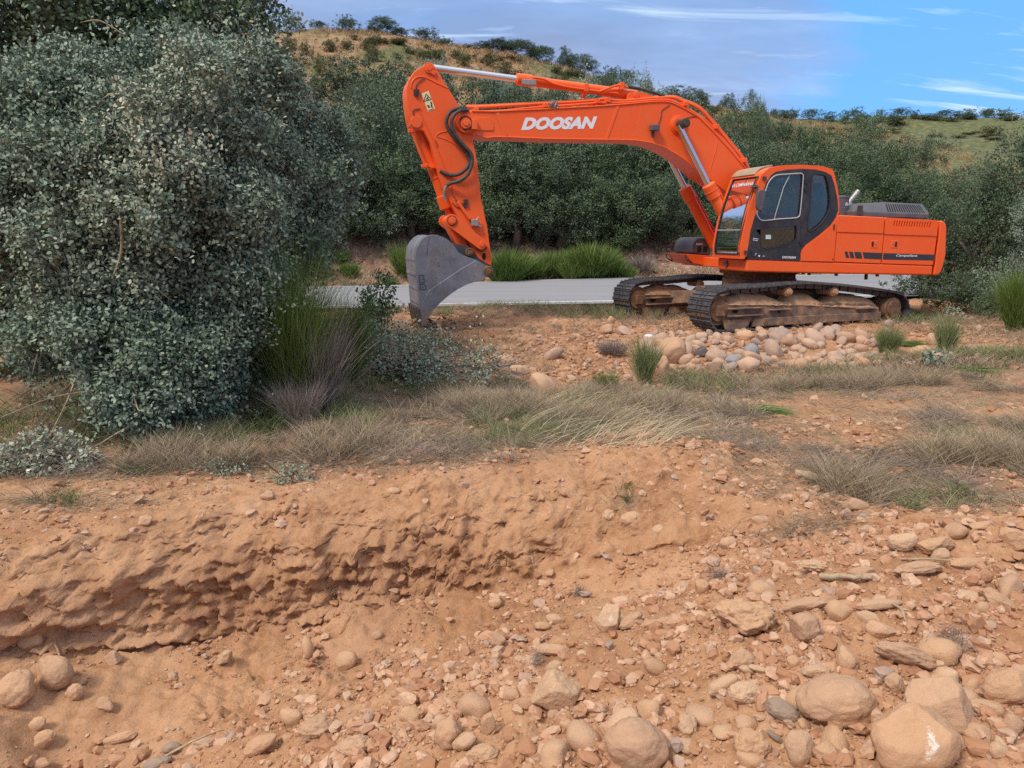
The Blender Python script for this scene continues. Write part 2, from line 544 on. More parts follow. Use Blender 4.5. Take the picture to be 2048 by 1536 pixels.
# the overhanging face of the pit: push the steep part towards the camera side with a shelfy noise
Vg = np.c_[fx_, fy_, ZZ]
_sm = np.interp(ZZ, [-.75, -.60, -.45, -.32, -.20, -.06], [0, .04, .03, -.09, -.08, 0])      # undercut below, crust above
_wz = ZZ * 1.1 + fx_ * .12
crumb_ = sstep(.04, .2, tw_) * (1 - sstep(.97, 1, tw_)) * (1 - .72 * sstep(-1.3, -.2, fx_)) * (1 - sstep(.8, 2.0, fx_))
Vg[:, 2] += sstep(.04, .2, tw_) * (1 - sstep(.97, 1, tw_)) * sstep(-1.3, -.2, fx_) * (.03 * fbm(fx_, fy_, .09, 4, 89, .65, True) + .03 * np.abs(fbm(fx_, fy_, .2, 3, 90)))
Vg[:, 1] -= crumb_ * (.030 * fbm(fx_ + .02 * fbm(fx_, _wz, .05, 2, 13), _wz, .085, 4, 88, .7, True) + .022 * sstep(.15, .3, fbm(fx_, _wz, .05, 2, 14)) + .02 * sstep(0, .25, fbm(fx_, _wz, .12, 3, 15)))
Vg[:, 2] += crumb_ * .012 * fbm(fx_, fy_ * 2, .04, 3, 16)
Vg[:, 1] += wallm * (_sm * .5 * (.5 + .9 * (fbm(fx_, fx_ * 0, .7, 2, 78) + .4)) - .085 * fbm(fx_, _wz, .22, 3, 77, .6, True) - .042 * fbm(fx_ + .03 * fbm(fx_, _wz, .1, 2, 11), _wz, .075, 4, 79, .65, True) - .03 * sstep(.1, .5, fbm(fx_, _wz, .15, 2, 12)))
green = sstep(16, 40, fx_ - (fy_ - 60) * .25) * .25 + .08 * sstep(70, 82, fy_)
ground = np_mesh('ground', Vg, [Q], ground_mat, attrs={'thatch': TH, 'hill': hill, 'bank': bank, 'green': green})
tag(ground, 'reddish earth with a freshly dug pit and hillside', kind='structure')


# ---- road
def m_asphalt():
    m, t, b = new_mat('worn_asphalt')
    v = obj_vec(t)
    n = t.noise(v, 60, 3, .7)
    c = t.ramp(n, [(.3, (.23, .228, .24)), (.7, (.33, .325, .345))])
    l = t.noise(t.scale(v, (.25, 3.0, 1)), 1.2, 4, .6)
    c = t.mix(t.math('MULTIPLY', t.ramp(l, [(.4, (0, 0, 0)), (.65, (1, 1, 1))]), .5), c, (.20, .20, .21))
    setin(t, b, 'Base Color', c)
    b.inputs['Roughness'].default_value = .85
    bump(t, b, n, .3, .004)
    return m


def strip(name, offs0, offs1, lift, mat, x0=-60, x1=60):
    xs = np.linspace(x0, x1, 260)
    zn = np.interp(xs, RX, RNZ) + .02
    zf = np.interp(xs, RX, RFZ) + .02
    yn = road_near(xs)
    V = []
    cols = 7
    for k in range(cols):
        o = offs0 + (offs1 - offs0) * k / (cols - 1)
        f = np.clip(o / 7.25, 0, 1)
        V.append(np.c_[xs, yn + o, zn + (zf - zn) * f + lift])
    V = np.concatenate(V)
    n = len(xs)
    ii = np.arange(n * cols).reshape(cols, n)
    q = np.stack([ii[:-1, :-1], ii[:-1, 1:], ii[1:, 1:], ii[1:, :-1]], -1).reshape(-1, 4)
    return np_mesh(name, V, [q], mat)


asph = m_asphalt()
tag(strip('road', -.25, 7.35, 0, asph), 'grey asphalt road', kind='structure')


def m_plain(name, col, rough=.6, metal=0, spec=.5, dirt=None, dirt_amt=.3, sc=6, bmp=0, bsc=40):
    m, t, b = new_mat(name)
    v = obj_vec(t)
    c = col
    if dirt:
        n = t.noise(v, sc, 6, .65)
        f = t.math('MULTIPLY', t.ramp(n, [(.42, (0, 0, 0)), (.68, (1, 1, 1))]), dirt_amt)
        c = t.mix(f, col, dirt)
        rg = t.math('ADD', t.math('MULTIPLY', f, .5), rough, True)
        setin(t, b, 'Roughness', rg)
    else:
        b.inputs['Roughness'].default_value = rough
    setin(t, b, 'Base Color', c)
    b.inputs['Metallic'].default_value = metal
    b.inputs['Specular IOR Level'].default_value = spec
    if bmp: bump(t, b, t.noise(v, bsc, 4, .6), bmp, .004)
    return m


road_white = m_plain('road_paint', (.72, .72, .72), .8, dirt=(.35, .34, .34), dirt_amt=.6, sc=3)
for o_ in (.25, 6.95):
    tag(strip('road_marking', o_, o_ + .13, .004, road_white), 'white edge line along the grey road', kind='structure')

# ================================================================== mesh builder
class MB:
    def __init__(s):
        s.v, s.f = [], []

    def add(s, vs, fs):
        o = len(s.v)
        s.v += [tuple(p) for p in vs]
        s.f += [tuple(i + o for i in f) for f in fs]
        return s

    def prism(s, pts, y0, y1, holes=()):
        """polygon in XZ (list of (x,z)) extruded along Y from y0 to y1"""
        loops = [list(pts)] + [list(h) for h in holes]
        tris = tessellate_polygon([[Vector((p[0], p[1], 0)) for p in l] for l in loops])
        flat = [p for l in loops for p in l]
        n = len(flat)
        if not holes:
            cap = [tuple(range(n))]
        else:
            cap = [tuple(t_) for t_ in tris]
        vs = [(p[0], y0, p[1]) for p in flat] + [(p[0], y1, p[1]) for p in flat]
        ar = sum(pts[i][0] * pts[(i + 1) % len(pts)][1] - pts[(i + 1) % len(pts)][0] * pts[i][1] for i in range(len(pts)))
        fs = []
        def area(tr):
            a, b, c = (flat[i] for i in tr[:3])
            return (b[0] - a[0]) * (c[1] - a[1]) - (c[0] - a[0]) * (b[1] - a[1])
        for c in cap:
            cc = c
            if holes:
                if area(c) < 0: cc = tuple(reversed(c))
            elif ar < 0: cc = tuple(reversed(c))
            # ccw in XZ seen from -Y is facing -Y
            lo, hi = (0, n) if y0 < y1 else (n, 0)
            fs.append(tuple(i + lo for i in cc))
            fs.append(tuple(i + hi for i in reversed(cc)))
        o = 0
        for li, l in enumerate(loops):
            k = len(l)
            a2 = sum(l[i][0] * l[(i + 1) % k][1] - l[(i + 1) % k][0] * l[i][1] for i in range(k))
            ccw = (a2 > 0) == (li == 0)
            if y0 > y1: ccw = not ccw
            for i in range(k):
                a, b = o + i, o + (i + 1) % k
                q = (b, a, a + n, b + n)
                fs.append(q if ccw else tuple(reversed(q)))
            o += k
        return s.add(vs, fs)

    def box(s, x0, x1, y0, y1, z0, z1):
        vs = [(x, y, z) for x in (x0, x1) for y in (y0, y1) for z in (z0, z1)]
        return s.add(vs, [(0, 1, 3, 2), (4, 6, 7, 5), (0, 4, 5, 1), (2, 3, 7, 6), (0, 2, 6, 4), (1, 5, 7, 3)])

    def tube(s, path, r, seg=10, cap=True):
        path = [Vector(p) for p in path]
        n = len(path)
        rr = r if isinstance(r, (list, tuple)) else [r] * n
        rings = []
        up = None
        for i, p in enumerate(path):
            d = (path[min(i + 1, n - 1)] - path[max(i - 1, 0)])
            d = d.normalized() if d.length > 1e-9 else Vector((0, 0, 1))
            if up is None:
                a = Vector((0, 0, 1)) if abs(d.z) < .9 else Vector((1, 0, 0))
                up = d.cross(a).normalized()
            up = (up - d * up.dot(d)).normalized()
            b = d.cross(up)
            rings.append([p + (up * math.cos(2 * math.pi * k / seg) + b * math.sin(2 * math.pi * k / seg)) * rr[i] for k in range(seg)])
        vs = [q for rg in rings for q in rg]
        fs = []
        for i in range(n - 1):
            for k in range(seg):
                a, b = i * seg + k, i * seg + (k + 1) % seg
                fs.append((a, b, b + seg, a + seg))
        if cap:
            fs.append(tuple(reversed(range(seg))))
            fs.append(tuple((n - 1) * seg + k for k in range(seg)))
        return s.add(vs, fs)

    def cyl(s, p0, p1, r, seg=24, r1=None):
        return s.tube([p0, p1], [r, r if r1 is None else r1], seg)

    def build(s, name, mat, parent=None, bevel=0, smooth=35, seg=2, split=False):
        if split:
            # every separate piece becomes a part of its own
            par = list(range(len(s.v)))
            def find(a):
                while par[a] != a:
                    par[a] = par[par[a]]
                    a = par[a]
                return a
            for f in s.f:
                for i in f[1:]: par[find(i)] = find(f[0])
            grp = {}
            for f in s.f: grp.setdefault(find(f[0]), []).append(f)
            first = None
            for fs in grp.values():
                ids = sorted({i for f in fs for i in f})
                mp = {a: k for k, a in enumerate(ids)}
                q = MB()
                q.v = [s.v[i] for i in ids]
                q.f = [tuple(mp[i] for i in f) for f in fs]
                o = q.build(name, mat, parent, bevel, smooth, seg)
                first = first or o
            return first
        me = bpy.data.meshes.new(name)
        me.from_pydata(s.v, [], s.f)
        me.materials.append(mat)
        if smooth:
            me.polygons.foreach_set('use_smooth', [True] * len(me.polygons))
            me.set_sharp_from_angle(angle=R(smooth))
        o = bpy.data.objects.new(name, me)
        COL.objects.link(o)
        o.parent = parent
        if bevel:
            md = o.modifiers.new('bevel', 'BEVEL')
            md.width = bevel
            md.segments = seg
            md.limit_method = 'ANGLE'
            md.angle_limit = R(40)
            md.harden_normals = True
        return o


def circle(c, r, n=20, a0=0, a1=2 * math.pi):
    full = abs(a1 - a0 - 2 * math.pi) < 1e-6
    return [(c[0] + r * math.cos(a0 + (a1 - a0) * k / (n if full else n - 1)), c[1] + r * math.sin(a0 + (a1 - a0) * k / (n if full else n - 1))) for k in range(n)]


def spline(pts, n=6, closed=False):
    out = []
    m = len(pts)
    P = [np.array(p, float) for p in pts]
    for i in range(m if closed else m - 1):
        p0 = P[(i - 1) % m] if closed or i > 0 else P[0]
        p1, p2 = P[i], P[(i + 1) % m]
        p3 = P[(i + 2) % m] if closed or i + 2 < m else P[-1]
        for k in range(n):
            t_ = k / n
            out.append(.5 * ((2 * p1) + (-p0 + p2) * t_ + (2 * p0 - 5 * p1 + 4 * p2 - p3) * t_ ** 2 + (-p0 + 3 * p1 - 3 * p2 + p3) * t_ ** 3))
    if not closed: out.append(P[-1])
    return [tuple(p) for p in out]


def text_geo(body, shear=0, bold=0, space=1.0):
    cu = bpy.data.curves.new('lettering', 'FONT')
    cu.body = body
    cu.shear = shear
    cu.offset = bold
    cu.space_character = space
    cu.resolution_u = 4
    o = bpy.data.objects.new('lettering_tmp', cu)
    COL.objects.link(o)
    dg = bpy.context.evaluated_depsgraph_get()
    me = bpy.data.meshes.new_from_object(o.evaluated_get(dg))
    vs = [tuple(v.co[:2]) for v in me.vertices]
    fs = [tuple(p.vertices) for p in me.polygons]
    bpy.data.objects.remove(o)
    bpy.data.curves.remove(cu)
    bpy.data.meshes.remove(me)
    a = np.array(vs)
    a[:, 0] -= a[:, 0].min()
    a[:, 1] -= a[:, 1].min()
    return a / a.max(0), fs
# ================================================================== excavator
PHI, THE = R(15), R(23.5)
MX, MY = 5.007, 15.71


class Frame:
    def __init__(s, yaw):
        s.d = np.array([-math.cos(yaw), -math.sin(yaw)])
        s.l = np.array([math.sin(yaw), -math.cos(yaw)])

    def __call__(s, px, py, Y):
        """photo pixel -> (x forward, z up) on the plane at lateral offset Y"""
        r = ray(px, py)
        o = CAM[:2] - np.array([MX, MY])
        t_ = (Y - o @ s.l) / (r[:2] @ s.l)
        p = CAM + r * t_
        return (float((p[:2] - np.array([MX, MY])) @ s.d), float(p[2]))

    def poly(s, pts, Y):
        return [s(p[0], p[1], Y) for p in pts]


U, T = Frame(PHI), Frame(THE)


def zc(pts, ox, oy, sc):
    return [(ox + p[0] / sc, oy + p[1] / sc) for p in pts]


def z1(*p): return zc(p, 1340, 310, 3.413)
def z2(*p): return zc(p, 780, 100, 4.876)
def z3(*p): return zc(p, 780, 380, 5.12)
def z5(*p): return zc(p, 1180, 140, 4.268)
def z6(*p): return zc(p, 1420, 320, 6.4)
def z7(*p): return zc(p, 1640, 360, 7.314)


def m_paint():
    m, t, b = new_mat('orange_paint')
    v = obj_vec(t)
    n = t.noise(v, 1.6, 6, .65)
    c = t.mix(t.math('MULTIPLY', t.ramp(n, [(.4, (0, 0, 0)), (.7, (1, 1, 1))]), .25), (.90, .108, .012), (.80, .14, .032))
    n2 = t.noise(v, 13, 6, .7)
    d = t.math('MULTIPLY', t.ramp(n2, [(.53, (0, 0, 0)), (.72, (1, 1, 1))]), .42)
    c = t.mix(d, c, (.42, .20, .10))
    n3 = t.noise(v, 34, 3, .6)
    c = t.mix(t.ramp(n3, [(.705, (0, 0, 0)), (.725, (.8, .8, .8))]), c, (.16, .05, .025))
    sc_ = t.noise(t.scale(v, (3, 3, .5)), 5, 5, .7)
    c = t.mix(t.math('MULTIPLY', t.ramp(sc_, [(.56, (0, 0, 0)), (.70, (1, 1, 1))]), .25), c, (.55, .10, .025))
    fade = t.noise(v, .8, 4, .6)
    c = t.mix(t.math('MULTIPLY', t.ramp(fade, [(.45, (0, 0, 0)), (.7, (1, 1, 1))]), .3), c, (.88, .17, .04))
    # dust that lies on upward faces
    g = t.n('ShaderNodeNewGeometry')
    sp = t.n('ShaderNodeSeparateXYZ')
    t.t.links.new(g.outputs['Normal'], sp.inputs[0])
    up = t.math('MULTIPLY', t.math('MULTIPLY', t.math('SUBTRACT', sp.outputs[2], .5, True), 1.3, True), t.math('ADD', n, .2), True)
    c = t.mix(up, c, (.55, .28, .15))
    setin(t, b, 'Base Color', c)
    setin(t, b, 'Roughness', t.math('ADD', t.math('MULTIPLY', n, .25), .32))
    b.inputs['Specular IOR Level'].default_value = .4
    bump(t, b, t.noise(v, 2.2, 3, .5), .12, .03)
    return m


PAINT = m_paint()
DARK = m_plain('dark_paint', (.022, .024, .034), .42, 0, .45, dirt=(.12, .085, .065), dirt_amt=.35, sc=5)
PLAST = m_plain('grey_plastic', (.075, .075, .092), .5, 0, .5, dirt=(.2, .15, .12), dirt_amt=.4, sc=4)
BLACK = m_plain('black_gap', (.012, .012, .012), .9)
HOSE = m_plain('hose_rubber', (.035, .033, .034), .55, dirt=(.2, .12, .08), dirt_amt=.4, sc=20)
CHROME = m_plain('chrome_rod', (.72, .73, .76), .16, 1.0)
STEELB = m_plain('bright_steel', (.42, .41, .39), .45, .8, dirt=(.2, .13, .08), dirt_amt=.6, sc=30)
DIRT = m_plain('caked_dirt', (.50, .29, .165), .95, 0, .1, dirt=(.30, .165, .09), dirt_amt=.7, sc=9, bmp=.8, bsc=28)
FRAME = m_plain('dirty_frame', (.17, .115, .085), .75, .1, .3, dirt=(.44, .265, .16), dirt_amt=.9, sc=4.5, bmp=.4, bsc=30)
RUST = m_plain('rusty_steel', (.17, .095, .055), .8, .2, .3, dirt=(.36, .20, .11), dirt_amt=.8, sc=10, bmp=.5, bsc=40)
WHITE = m_plain('white_lettering', (.80, .80, .82), .5, dirt=(.55, .5, .45), dirt_amt=.3, sc=20)
RUBBER = m_plain('black_rubber', (.018, .018, .02), .6)
GREYT = m_plain('silver_trim', (.6, .6, .6), .35, .6)


def m_shoe():
    m, t, b = new_mat('track_steel')
    v = obj_vec(t)
    n = t.noise(v, 14, 6, .7)
    c = t.ramp(n, [(.3, (.055, .055, .062)), (.52, (.115, .112, .118)), (.68, (.20, .14, .10)), (.8, (.34, .2, .12))])
    setin(t, b, 'Base Color', c)
    b.inputs['Metallic'].default_value = .45
    setin(t, b, 'Roughness', t.ramp(n, [(.3, (.38,) * 3), (.7, (.8,) * 3)]))
    bump(t, b, t.noise(v, 60, 3, .6), .3, .004)
    return m


def m_bucket():
    m, t, b = new_mat('worn_bucket_steel')
    v = obj_vec(t)
    n = t.noise(v, 2.6, 6, .65)
    c = t.ramp(n, [(.3, (.13, .134, .155)), (.5, (.20, .205, .235)), (.7, (.28, .285, .305))])
    s_ = t.noise(t.scale(v, (2, 1, 14)), 6, 5, .7)
    c = t.mix(t.math('MULTIPLY', t.ramp(s_, [(.56, (0, 0, 0)), (.66, (1, 1, 1))]), .45), c, (.33, .33, .34))
    r_ = t.noise(v, 5.5, 5, .7)
    c = t.mix(t.math('MULTIPLY', t.ramp(r_, [(.52, (0, 0, 0)), (.66, (1, 1, 1))]), .6), c, (.20, .13, .09))
    q_ = t.noise(t.scale(v, (9, 1, 2)), 7, 5, .75)
    c = t.mix(t.math('MULTIPLY', t.ramp(q_, [(.60, (0, 0, 0)), (.68, (1, 1, 1))]), .5), c, (.42, .42, .43))
    sz = t.n('ShaderNodeSeparateXYZ')
    t.t.links.new(v, sz.inputs[0])
    soil = t.math('MULTIPLY', t.ramp(t.math('ADD', t.math('MULTIPLY', sz.outputs[2], -.9), t.math('ADD', n, .35)), [(.35, (0, 0, 0)), (.62, (1, 1, 1))]), .65)
    c = t.mix(soil, c, (.30, .20, .14))
    g = t.n('ShaderNodeNewGeometry')
    setin(t, b, 'Base Color', c)
    b.inputs['Metallic'].default_value = .35
    setin(t, b, 'Roughness', t.ramp(n, [(.3, (.45,) * 3), (.7, (.62,) * 3)]))
    bump(t, b, t.noise(v, 24, 4, .65), .25, .006)
    return m


def m_glass(name='tinted_glass', tint=(.58, .68, .66), amt=.9):
    m, t, b = new_mat(name)
    nt = m.node_tree
    nt.nodes.remove(b)
    out = nt.nodes['Material Output']
    tr = t.n('ShaderNodeBsdfTransparent', ins={'Color': (*tint, 1)})
    gl = t.n('ShaderNodeBsdfGlossy', ins={'Color': (.95, .97, 1, 1), 'Roughness': .03})
    df = t.n('ShaderNodeBsdfDiffuse', ins={'Color': (.30, .32, .30, 1)})
    v = obj_vec(t)
    n = t.noise(v, 3, 5, .6)
    m0 = t.n('ShaderNodeMixShader')
    nt.links.new(t.math('MULTIPLY', n, .07), m0.inputs[0])
    nt.links.new(tr.outputs[0], m0.inputs[1])
    nt.links.new(df.outputs[0], m0.inputs[2])
    fr = t.n('ShaderNodeFresnel', ins={'IOR': 1.55})
    fx = t.math('ADD', t.math('MULTIPLY', fr.outputs[0], .9), .01, True)
    mx = t.n('ShaderNodeMixShader')
    nt.links.new(fx, mx.inputs[0])
    nt.links.new(m0.outputs[0], mx.inputs[1])
    nt.links.new(gl.outputs[0], mx.inputs[2])
    nt.links.new(mx.outputs[0], out.inputs[0])
    return m


SHOE, BUCK, GLASS = m_shoe(), m_bucket(), m_glass()
EX = empty('excavator', (MX, MY, 0), math.pi + PHI)
tag(EX, 'orange crawler excavator with grey bucket parked by the road, boom raised to the left', 'excavator')


def text_on(name, body, p0, p1, hpx, Y, mat, parent, shear=0, bold=0, proud=.004, fr=U, hscale=1.0):
    a, f = text_geo(body, shear, bold)
    o = np.array(fr(*p0, Y))
    e = np.array(fr(*p1, Y))
    dx = e - o
    h = np.array(fr(p0[0], p0[1] - hpx, Y)) - o
    mb = MB()
    mb.add([(o[0] + dx[0] * p[0] + h[0] * p[1], Y + proud, o[1] + dx[1] * p[0] + h[1] * p[1]) for p in a], f)
    ob = mb.build(name, mat, parent, smooth=0)
    return ob


# ---------------- boom
BY = .30
btop = z2((640, 700), (655, 640), (715, 598), (800, 593), (1000, 598), (1500, 575), (2048, 545)) + z5((240, 296), (520, 270), (640, 268), (700, 278), (800, 325), (930, 400), (1050, 522), (1180, 662), (1290, 792), (1345, 860))
btail = [(1530, 400), (1545, 440), (1540, 470), (1515, 482), (1490, 470), (1478, 430)]
blow = z5((1185, 1065), (1060, 965), (960, 900), (905, 850), (850, 800), (760, 735), (640, 665), (520, 624), (400, 604), (240, 598), (0, 596)) + z2((1500, 868), (1130, 852), (1020, 850), (950, 862), (800, 815), (700, 797), (660, 755))
bp = U.poly(btop + btail + blow, BY)
b = MB().prism(bp, BY, -BY)
boom = b.build('boom', PAINT, EX, bevel=.02)
# flange edges (plates stand proud of the box along top and bottom)
mb = MB()
tp = U.poly(btop[3:], BY)
mb.tube([(x, BY + .004, z - .004) for x, z in tp], .016, 6)
lp = U.poly(blow[2:], BY)
mb.tube([(x, BY + .004, z + .006) for x, z in lp], .014, 6)
mb.build('weld_flange', PAINT, boom, split=True)
# weld seams, raised plates
mb = MB()


def bar_on(mb, p, q, w, Y, th=.012, fr=U):
    a, c = np.array(fr(*p, Y)), np.array(fr(*q, Y))
    d = (c - a) / np.linalg.norm(c - a)
    n_ = np.array([-d[1], d[0]]) * w / 2
    mb.prism([tuple(a - n_), tuple(c - n_), tuple(c + n_), tuple(a + n_)], Y - .003, Y + th)
    return mb


bar_on(mb, *z2((1045, 610), (1130, 840)), .07, BY, .010)
bar_on(mb, *z5((240, 305), (140, 592)), .05, BY, .010)
bar_on(mb, *z5((1092, 610), (1020, 870)), .015, BY, .008)
pl = U.poly(z2((810, 660), (970, 660), (1000, 690), (1012, 740), (1005, 785), (790, 785)), BY)
mb.prism(pl, BY, BY + .015)
mb.build('reinforcing_plate', PAINT, boom, bevel=.004, split=True)
# arm pivot
c0 = U(*z2((730, 718))[0], BY)
mb = MB()
mb.cyl((c0[0], BY - .02, c0[1]), (c0[0], BY + .05, c0[1]), .155, 36)
mb.cyl((c0[0], BY + .05, c0[1]), (c0[0], BY + .09, c0[1]), .095, 30)
mb.cyl((c0[0], BY + .09, c0[1]), (c0[0], BY + .11, c0[1]), .05, 20)
mb.box(c0[0] - .20, c0[0] - .10, BY + .03, BY + .10, c0[1] - .10, c0[1] + .06)
mb.build('arm_pivot_pin', PAINT, boom, bevel=.006)
mb = MB()
mb.tube([(c0[0] + .105 * math.cos(a), BY + .085, c0[1] + .105 * math.sin(a)) for a in np.linspace(.4, 5.2, 24)], .012, 6)
mb.build('pivot_seal', BLACK, boom)
# boom cylinder top pin
c1 = U(*z5((755, 470))[0], BY)
mb = MB()
mb.cyl((c1[0], BY - .02, c1[1]), (c1[0], BY + .03, c1[1]), .17, 36)
mb.cyl((c1[0] + .02, BY + .03, c1[1]), (c1[0] + .02, BY + .06, c1[1]), .13, 36)
mb.build('boom_pin_boss', PAINT, boom, bevel=.01)
mb = MB()
mb.cyl((c1[0], -BY - .30, c1[1]), (c1[0], BY + .30, c1[1]), .085, 30)
mb.cyl((c1[0], BY + .30, c1[1]), (c1[0], BY + .325, c1[1]), .06, 8)
mb.build('boom_pin', HOSE, boom, bevel=.006)
# boom lettering
text_on('boom_lettering', 'DOOSAN', (1042, 260.5), (1194, 257.5), 25.5, BY, WHITE, boom, shear=.32, bold=.062)
# work lamp
wl = empty('tmp')
bpy.data.objects.remove(wl)
c = U(*z5((548, 498))[0], BY + .06)
mb = MB()
mb.box(c[0] - .085, c[0] + .09, BY + .03, BY + .13, c[1] - .05, c[1] + .06)
mb.box(c[0] - .02, c[0] + .02, BY - .01, BY + .06, c[1] - .15, c[1] - .04)
mb.build('work_lamp', PLAST, boom, bevel=.015)
# hydraulic pipes along the boom
PIPE = PAINT
pp1 = z2((740, 558), (900, 556), (1200, 540), (1500, 522), (1800, 508), (2040, 488)) + z5((50, 262), (130, 245), (200, 258), (300, 262), (450, 248), (600, 238), (710, 236), (780, 262), (930, 328), (1060, 468), (1180, 610), (1300, 760), (1345, 850))
pp2 = z2((850, 600), (1100, 592), (1300, 570), (1500, 555), (1800, 535), (2040, 515)) + z5((150, 280), (300, 278), (520, 258), (650, 255), (720, 272), (830, 330), (920, 385), (1040, 500), (1170, 640), (1280, 770), (1320, 850))
pp3 = z5((690, 262), (760, 290), (860, 345), (990, 430), (1110, 560), (1230, 700), (1300, 800))
for q, Y, r_ in ((pp1, .17, .026), (pp2, .26, .019), (pp3, .22, .019), ([(x + 2, y - 2) for x, y in pp1], -.12, .026), ([(x, y) for x, y in pp2[3:]], .02, .022)):
    MB().tube([(x, Y, z) for x, z in spline(U.poly(q, Y), 3)], r_, 10).build('hydraulic_pipe', PAINT, boom)
mb = MB()
for p in z2((830, 585), (1510, 540), (2010, 500)) + z5((140, 258), (800, 290), (1060, 485), (1300, 770)):
    c = U(*p, .2)
    mb.box(c[0] - .045, c[0] + .045, -.16, .31, c[1] - .05, c[1] + .03)
mb.build('pipe_clamp', PAINT, boom, bevel=.01, split=True)
mb = MB()
c = U(*z2((1590, 530))[0], .3)
for k in range(14):
    p = [(c[0] + rnd.uniform(-.1, .1), .32 + rnd.uniform(-.03, .03), c[1] + rnd.uniform(-.06, .06)) for _ in range(4)]
    mb.tube(spline(p, 4), .006, 5)
mb.build('wire_tangle', STEELB, boom)
mb = MB()
mb.tube([(x, BY + .008, z) for x, z in spline(U.poly(z5((680, 300), (640, 325), (612, 350), (608, 390), (590, 450), (570, 480)), BY), 4)], .006, 5)
mb.tube([(x, BY + .008, z) for x, z in spline(U.poly(z5((915, 398), (860, 400), (810, 420), (785, 440)), BY), 4)], .006, 5)
mb.build('grease_line', HOSE, boom, split=True)

# ---------------- boom cylinders
def cyl_assy(name, pa, pb, Y, rb, rr, split, parent=EX, dy=0):
    """barrel from pb up to split, rod from there to pa"""
    A, B = U(*pa, Y), U(*pb, Y)
    A, B = Vector((A[0], Y, A[1])), Vector((B[0], Y, B[1]))
    D = (B - A)
    Mid = A + D * split
    n_ = D.normalized()
    mb = MB()
    mb.tube([Mid + n_ * .30, B], rb, 28)
    mb.tube([Mid, Mid + n_ * .02, Mid + n_ * .28, Mid + n_ * .30], [rb * .92, rb * 1.22, rb * 1.22, rb], 28)
    mb.tube([Mid + n_ * .13, Mid + n_ * .145], rb * 1.3, 28)
    cyl = mb.build(name, PAINT, parent, bevel=.004)
    MB().cyl(A, Mid + n_ * .02, rr, 24).build('rod', CHROME, cyl)
    return cyl, A, B, n_, Mid


for Y in (BY + .17, -BY - .17):
    if Y > 0:
        bc, A, B, n_, Mid = cyl_assy('boom_cylinder', z5((755, 470))[0], (1478, 492), Y, .105, .056, .475)
    else:
        D = (A - B)
        A2, B2 = Vector((A.x, Y, A.z)), Vector((B.x, Y, B.z))
        mb = MB()
        m2 = A2 + (B2 - A2) * .475
        mb.tube([m2 + n_ * .30, B2], .105, 28)
        mb.tube([m2, m2 + n_ * .02, m2 + n_ * .28, m2 + n_ * .30], [.097, .128, .128, .105], 28)
        bc = mb.build('boom_cylinder', PAINT, EX, bevel=.004)
        MB().cyl(A2, m2 + n_ * .02, .056, 24).build('rod', CHROME, bc)
        Mid = m2
    side = n_.cross(Vector((0, 1, 0)))
    if side.x > 0: side = -side
    o2 = side * .135
    MB().tube([Mid + n_ * .12 + side * .10, Mid + n_ * .2 + o2, Mid + n_ * 1.4 + o2, Mid + n_ * 1.5 + side * .1], .022, 10).build('cylinder_pipe', PAINT, bc)

# ---------------- arm (stick)
SY = .26
sp = z2((345, 140), (385, 122), (430, 145), (455, 190), (560, 360), (670, 535), (740, 640), (805, 830), (850, 1100), (890, 1463)) + z3((965, 230), (1000, 400), (1030, 620), (1042, 775), (985, 752), (900, 695), (850, 610), (800, 510), (745, 385), (700, 290), (640, 170), (600, 90)) + z2((520, 1380), (450, 1130), (390, 900), (330, 790), (265, 770), (215, 735), (185, 650), (165, 500), (157, 390), (175, 305), (230, 215))
spp = U.poly(sp, SY)
arm = MB().prism(spp, SY, -SY).build('arm', PAINT, EX, bevel=.012)
mb = MB()
for q, r_ in ((z2((205, 370), (215, 310), (260, 268), (340, 268), (450, 320), (560, 370)), .010), (z2((450, 830), (490, 805), (590, 785)), .008), (z2((450, 840), (600, 900), (740, 1010)), .008), (z2((290, 590), (340, 700), (430, 900), (540, 1160), (640, 1463)), .014)):
    mb.tube([(x, SY + .003, z) for x, z in spline(U.poly(q, SY), 5)], r_, 6)
mb.build('weld_flange', PAINT, arm, split=True)
mb = MB()
for q, r_ in ((z2((335, 275), (280, 310), (255, 350), (255, 400)), .008), (z2((300, 575), (240, 580), (222, 610), (240, 650), (262, 700)), .008), (z2((440, 880), (460, 920), (445, 945)), .006)):
    mb.tube([(x, SY + .012, z) for x, z in spline(U.poly(q, SY), 5)], r_, 6)
for q in ((z3((680, 110), (700, 150), (740, 155), (780, 165))), z3((650, 60), (690, 120), (720, 135), (780, 140)), z3((640, 130), (680, 175), (740, 185), (775, 182))):
    mb.tube([(x, SY + .012, z) for x, z in spline(U.poly(q, SY), 4)], .007, 6)
c = U(*z3((770, 140))[0], SY)
for k in range(4): mb.box(c[0] - .05, c[0] + .03, SY, SY + .03, c[1] + .05 - k * .035, c[1] + .07 - k * .035)
c = U(*z2((258, 415))[0], SY)
for k in range(5): mb.box(c[0] - .045 + k * .02, c[0] - .032 + k * .02, SY, SY + .035, c[1] - .04 - (k % 2) * .03, c[1] + .05)
mb.build('grease_line', HOSE, arm, split=True)
mb = MB()
ct = U(*z2((378, 175))[0], SY)
mb.cyl((ct[0], -SY - .03, ct[1]), (ct[0], SY + .03, ct[1]), .085, 28)
mb.cyl((ct[0], SY + .03, ct[1]), (ct[0], SY + .045, ct[1]), .05, 18)
bar_on(mb, *z2((355, 180), (440, 235)), .07, SY, .035)
ca = U(*z2((257, 703))[0], SY)
mb.cyl((ca[0], -SY - .02, ca[1]), (ca[0], SY + .02, ca[1]), .095, 28)
cb = U(*z3((928, 555))[0], SY)
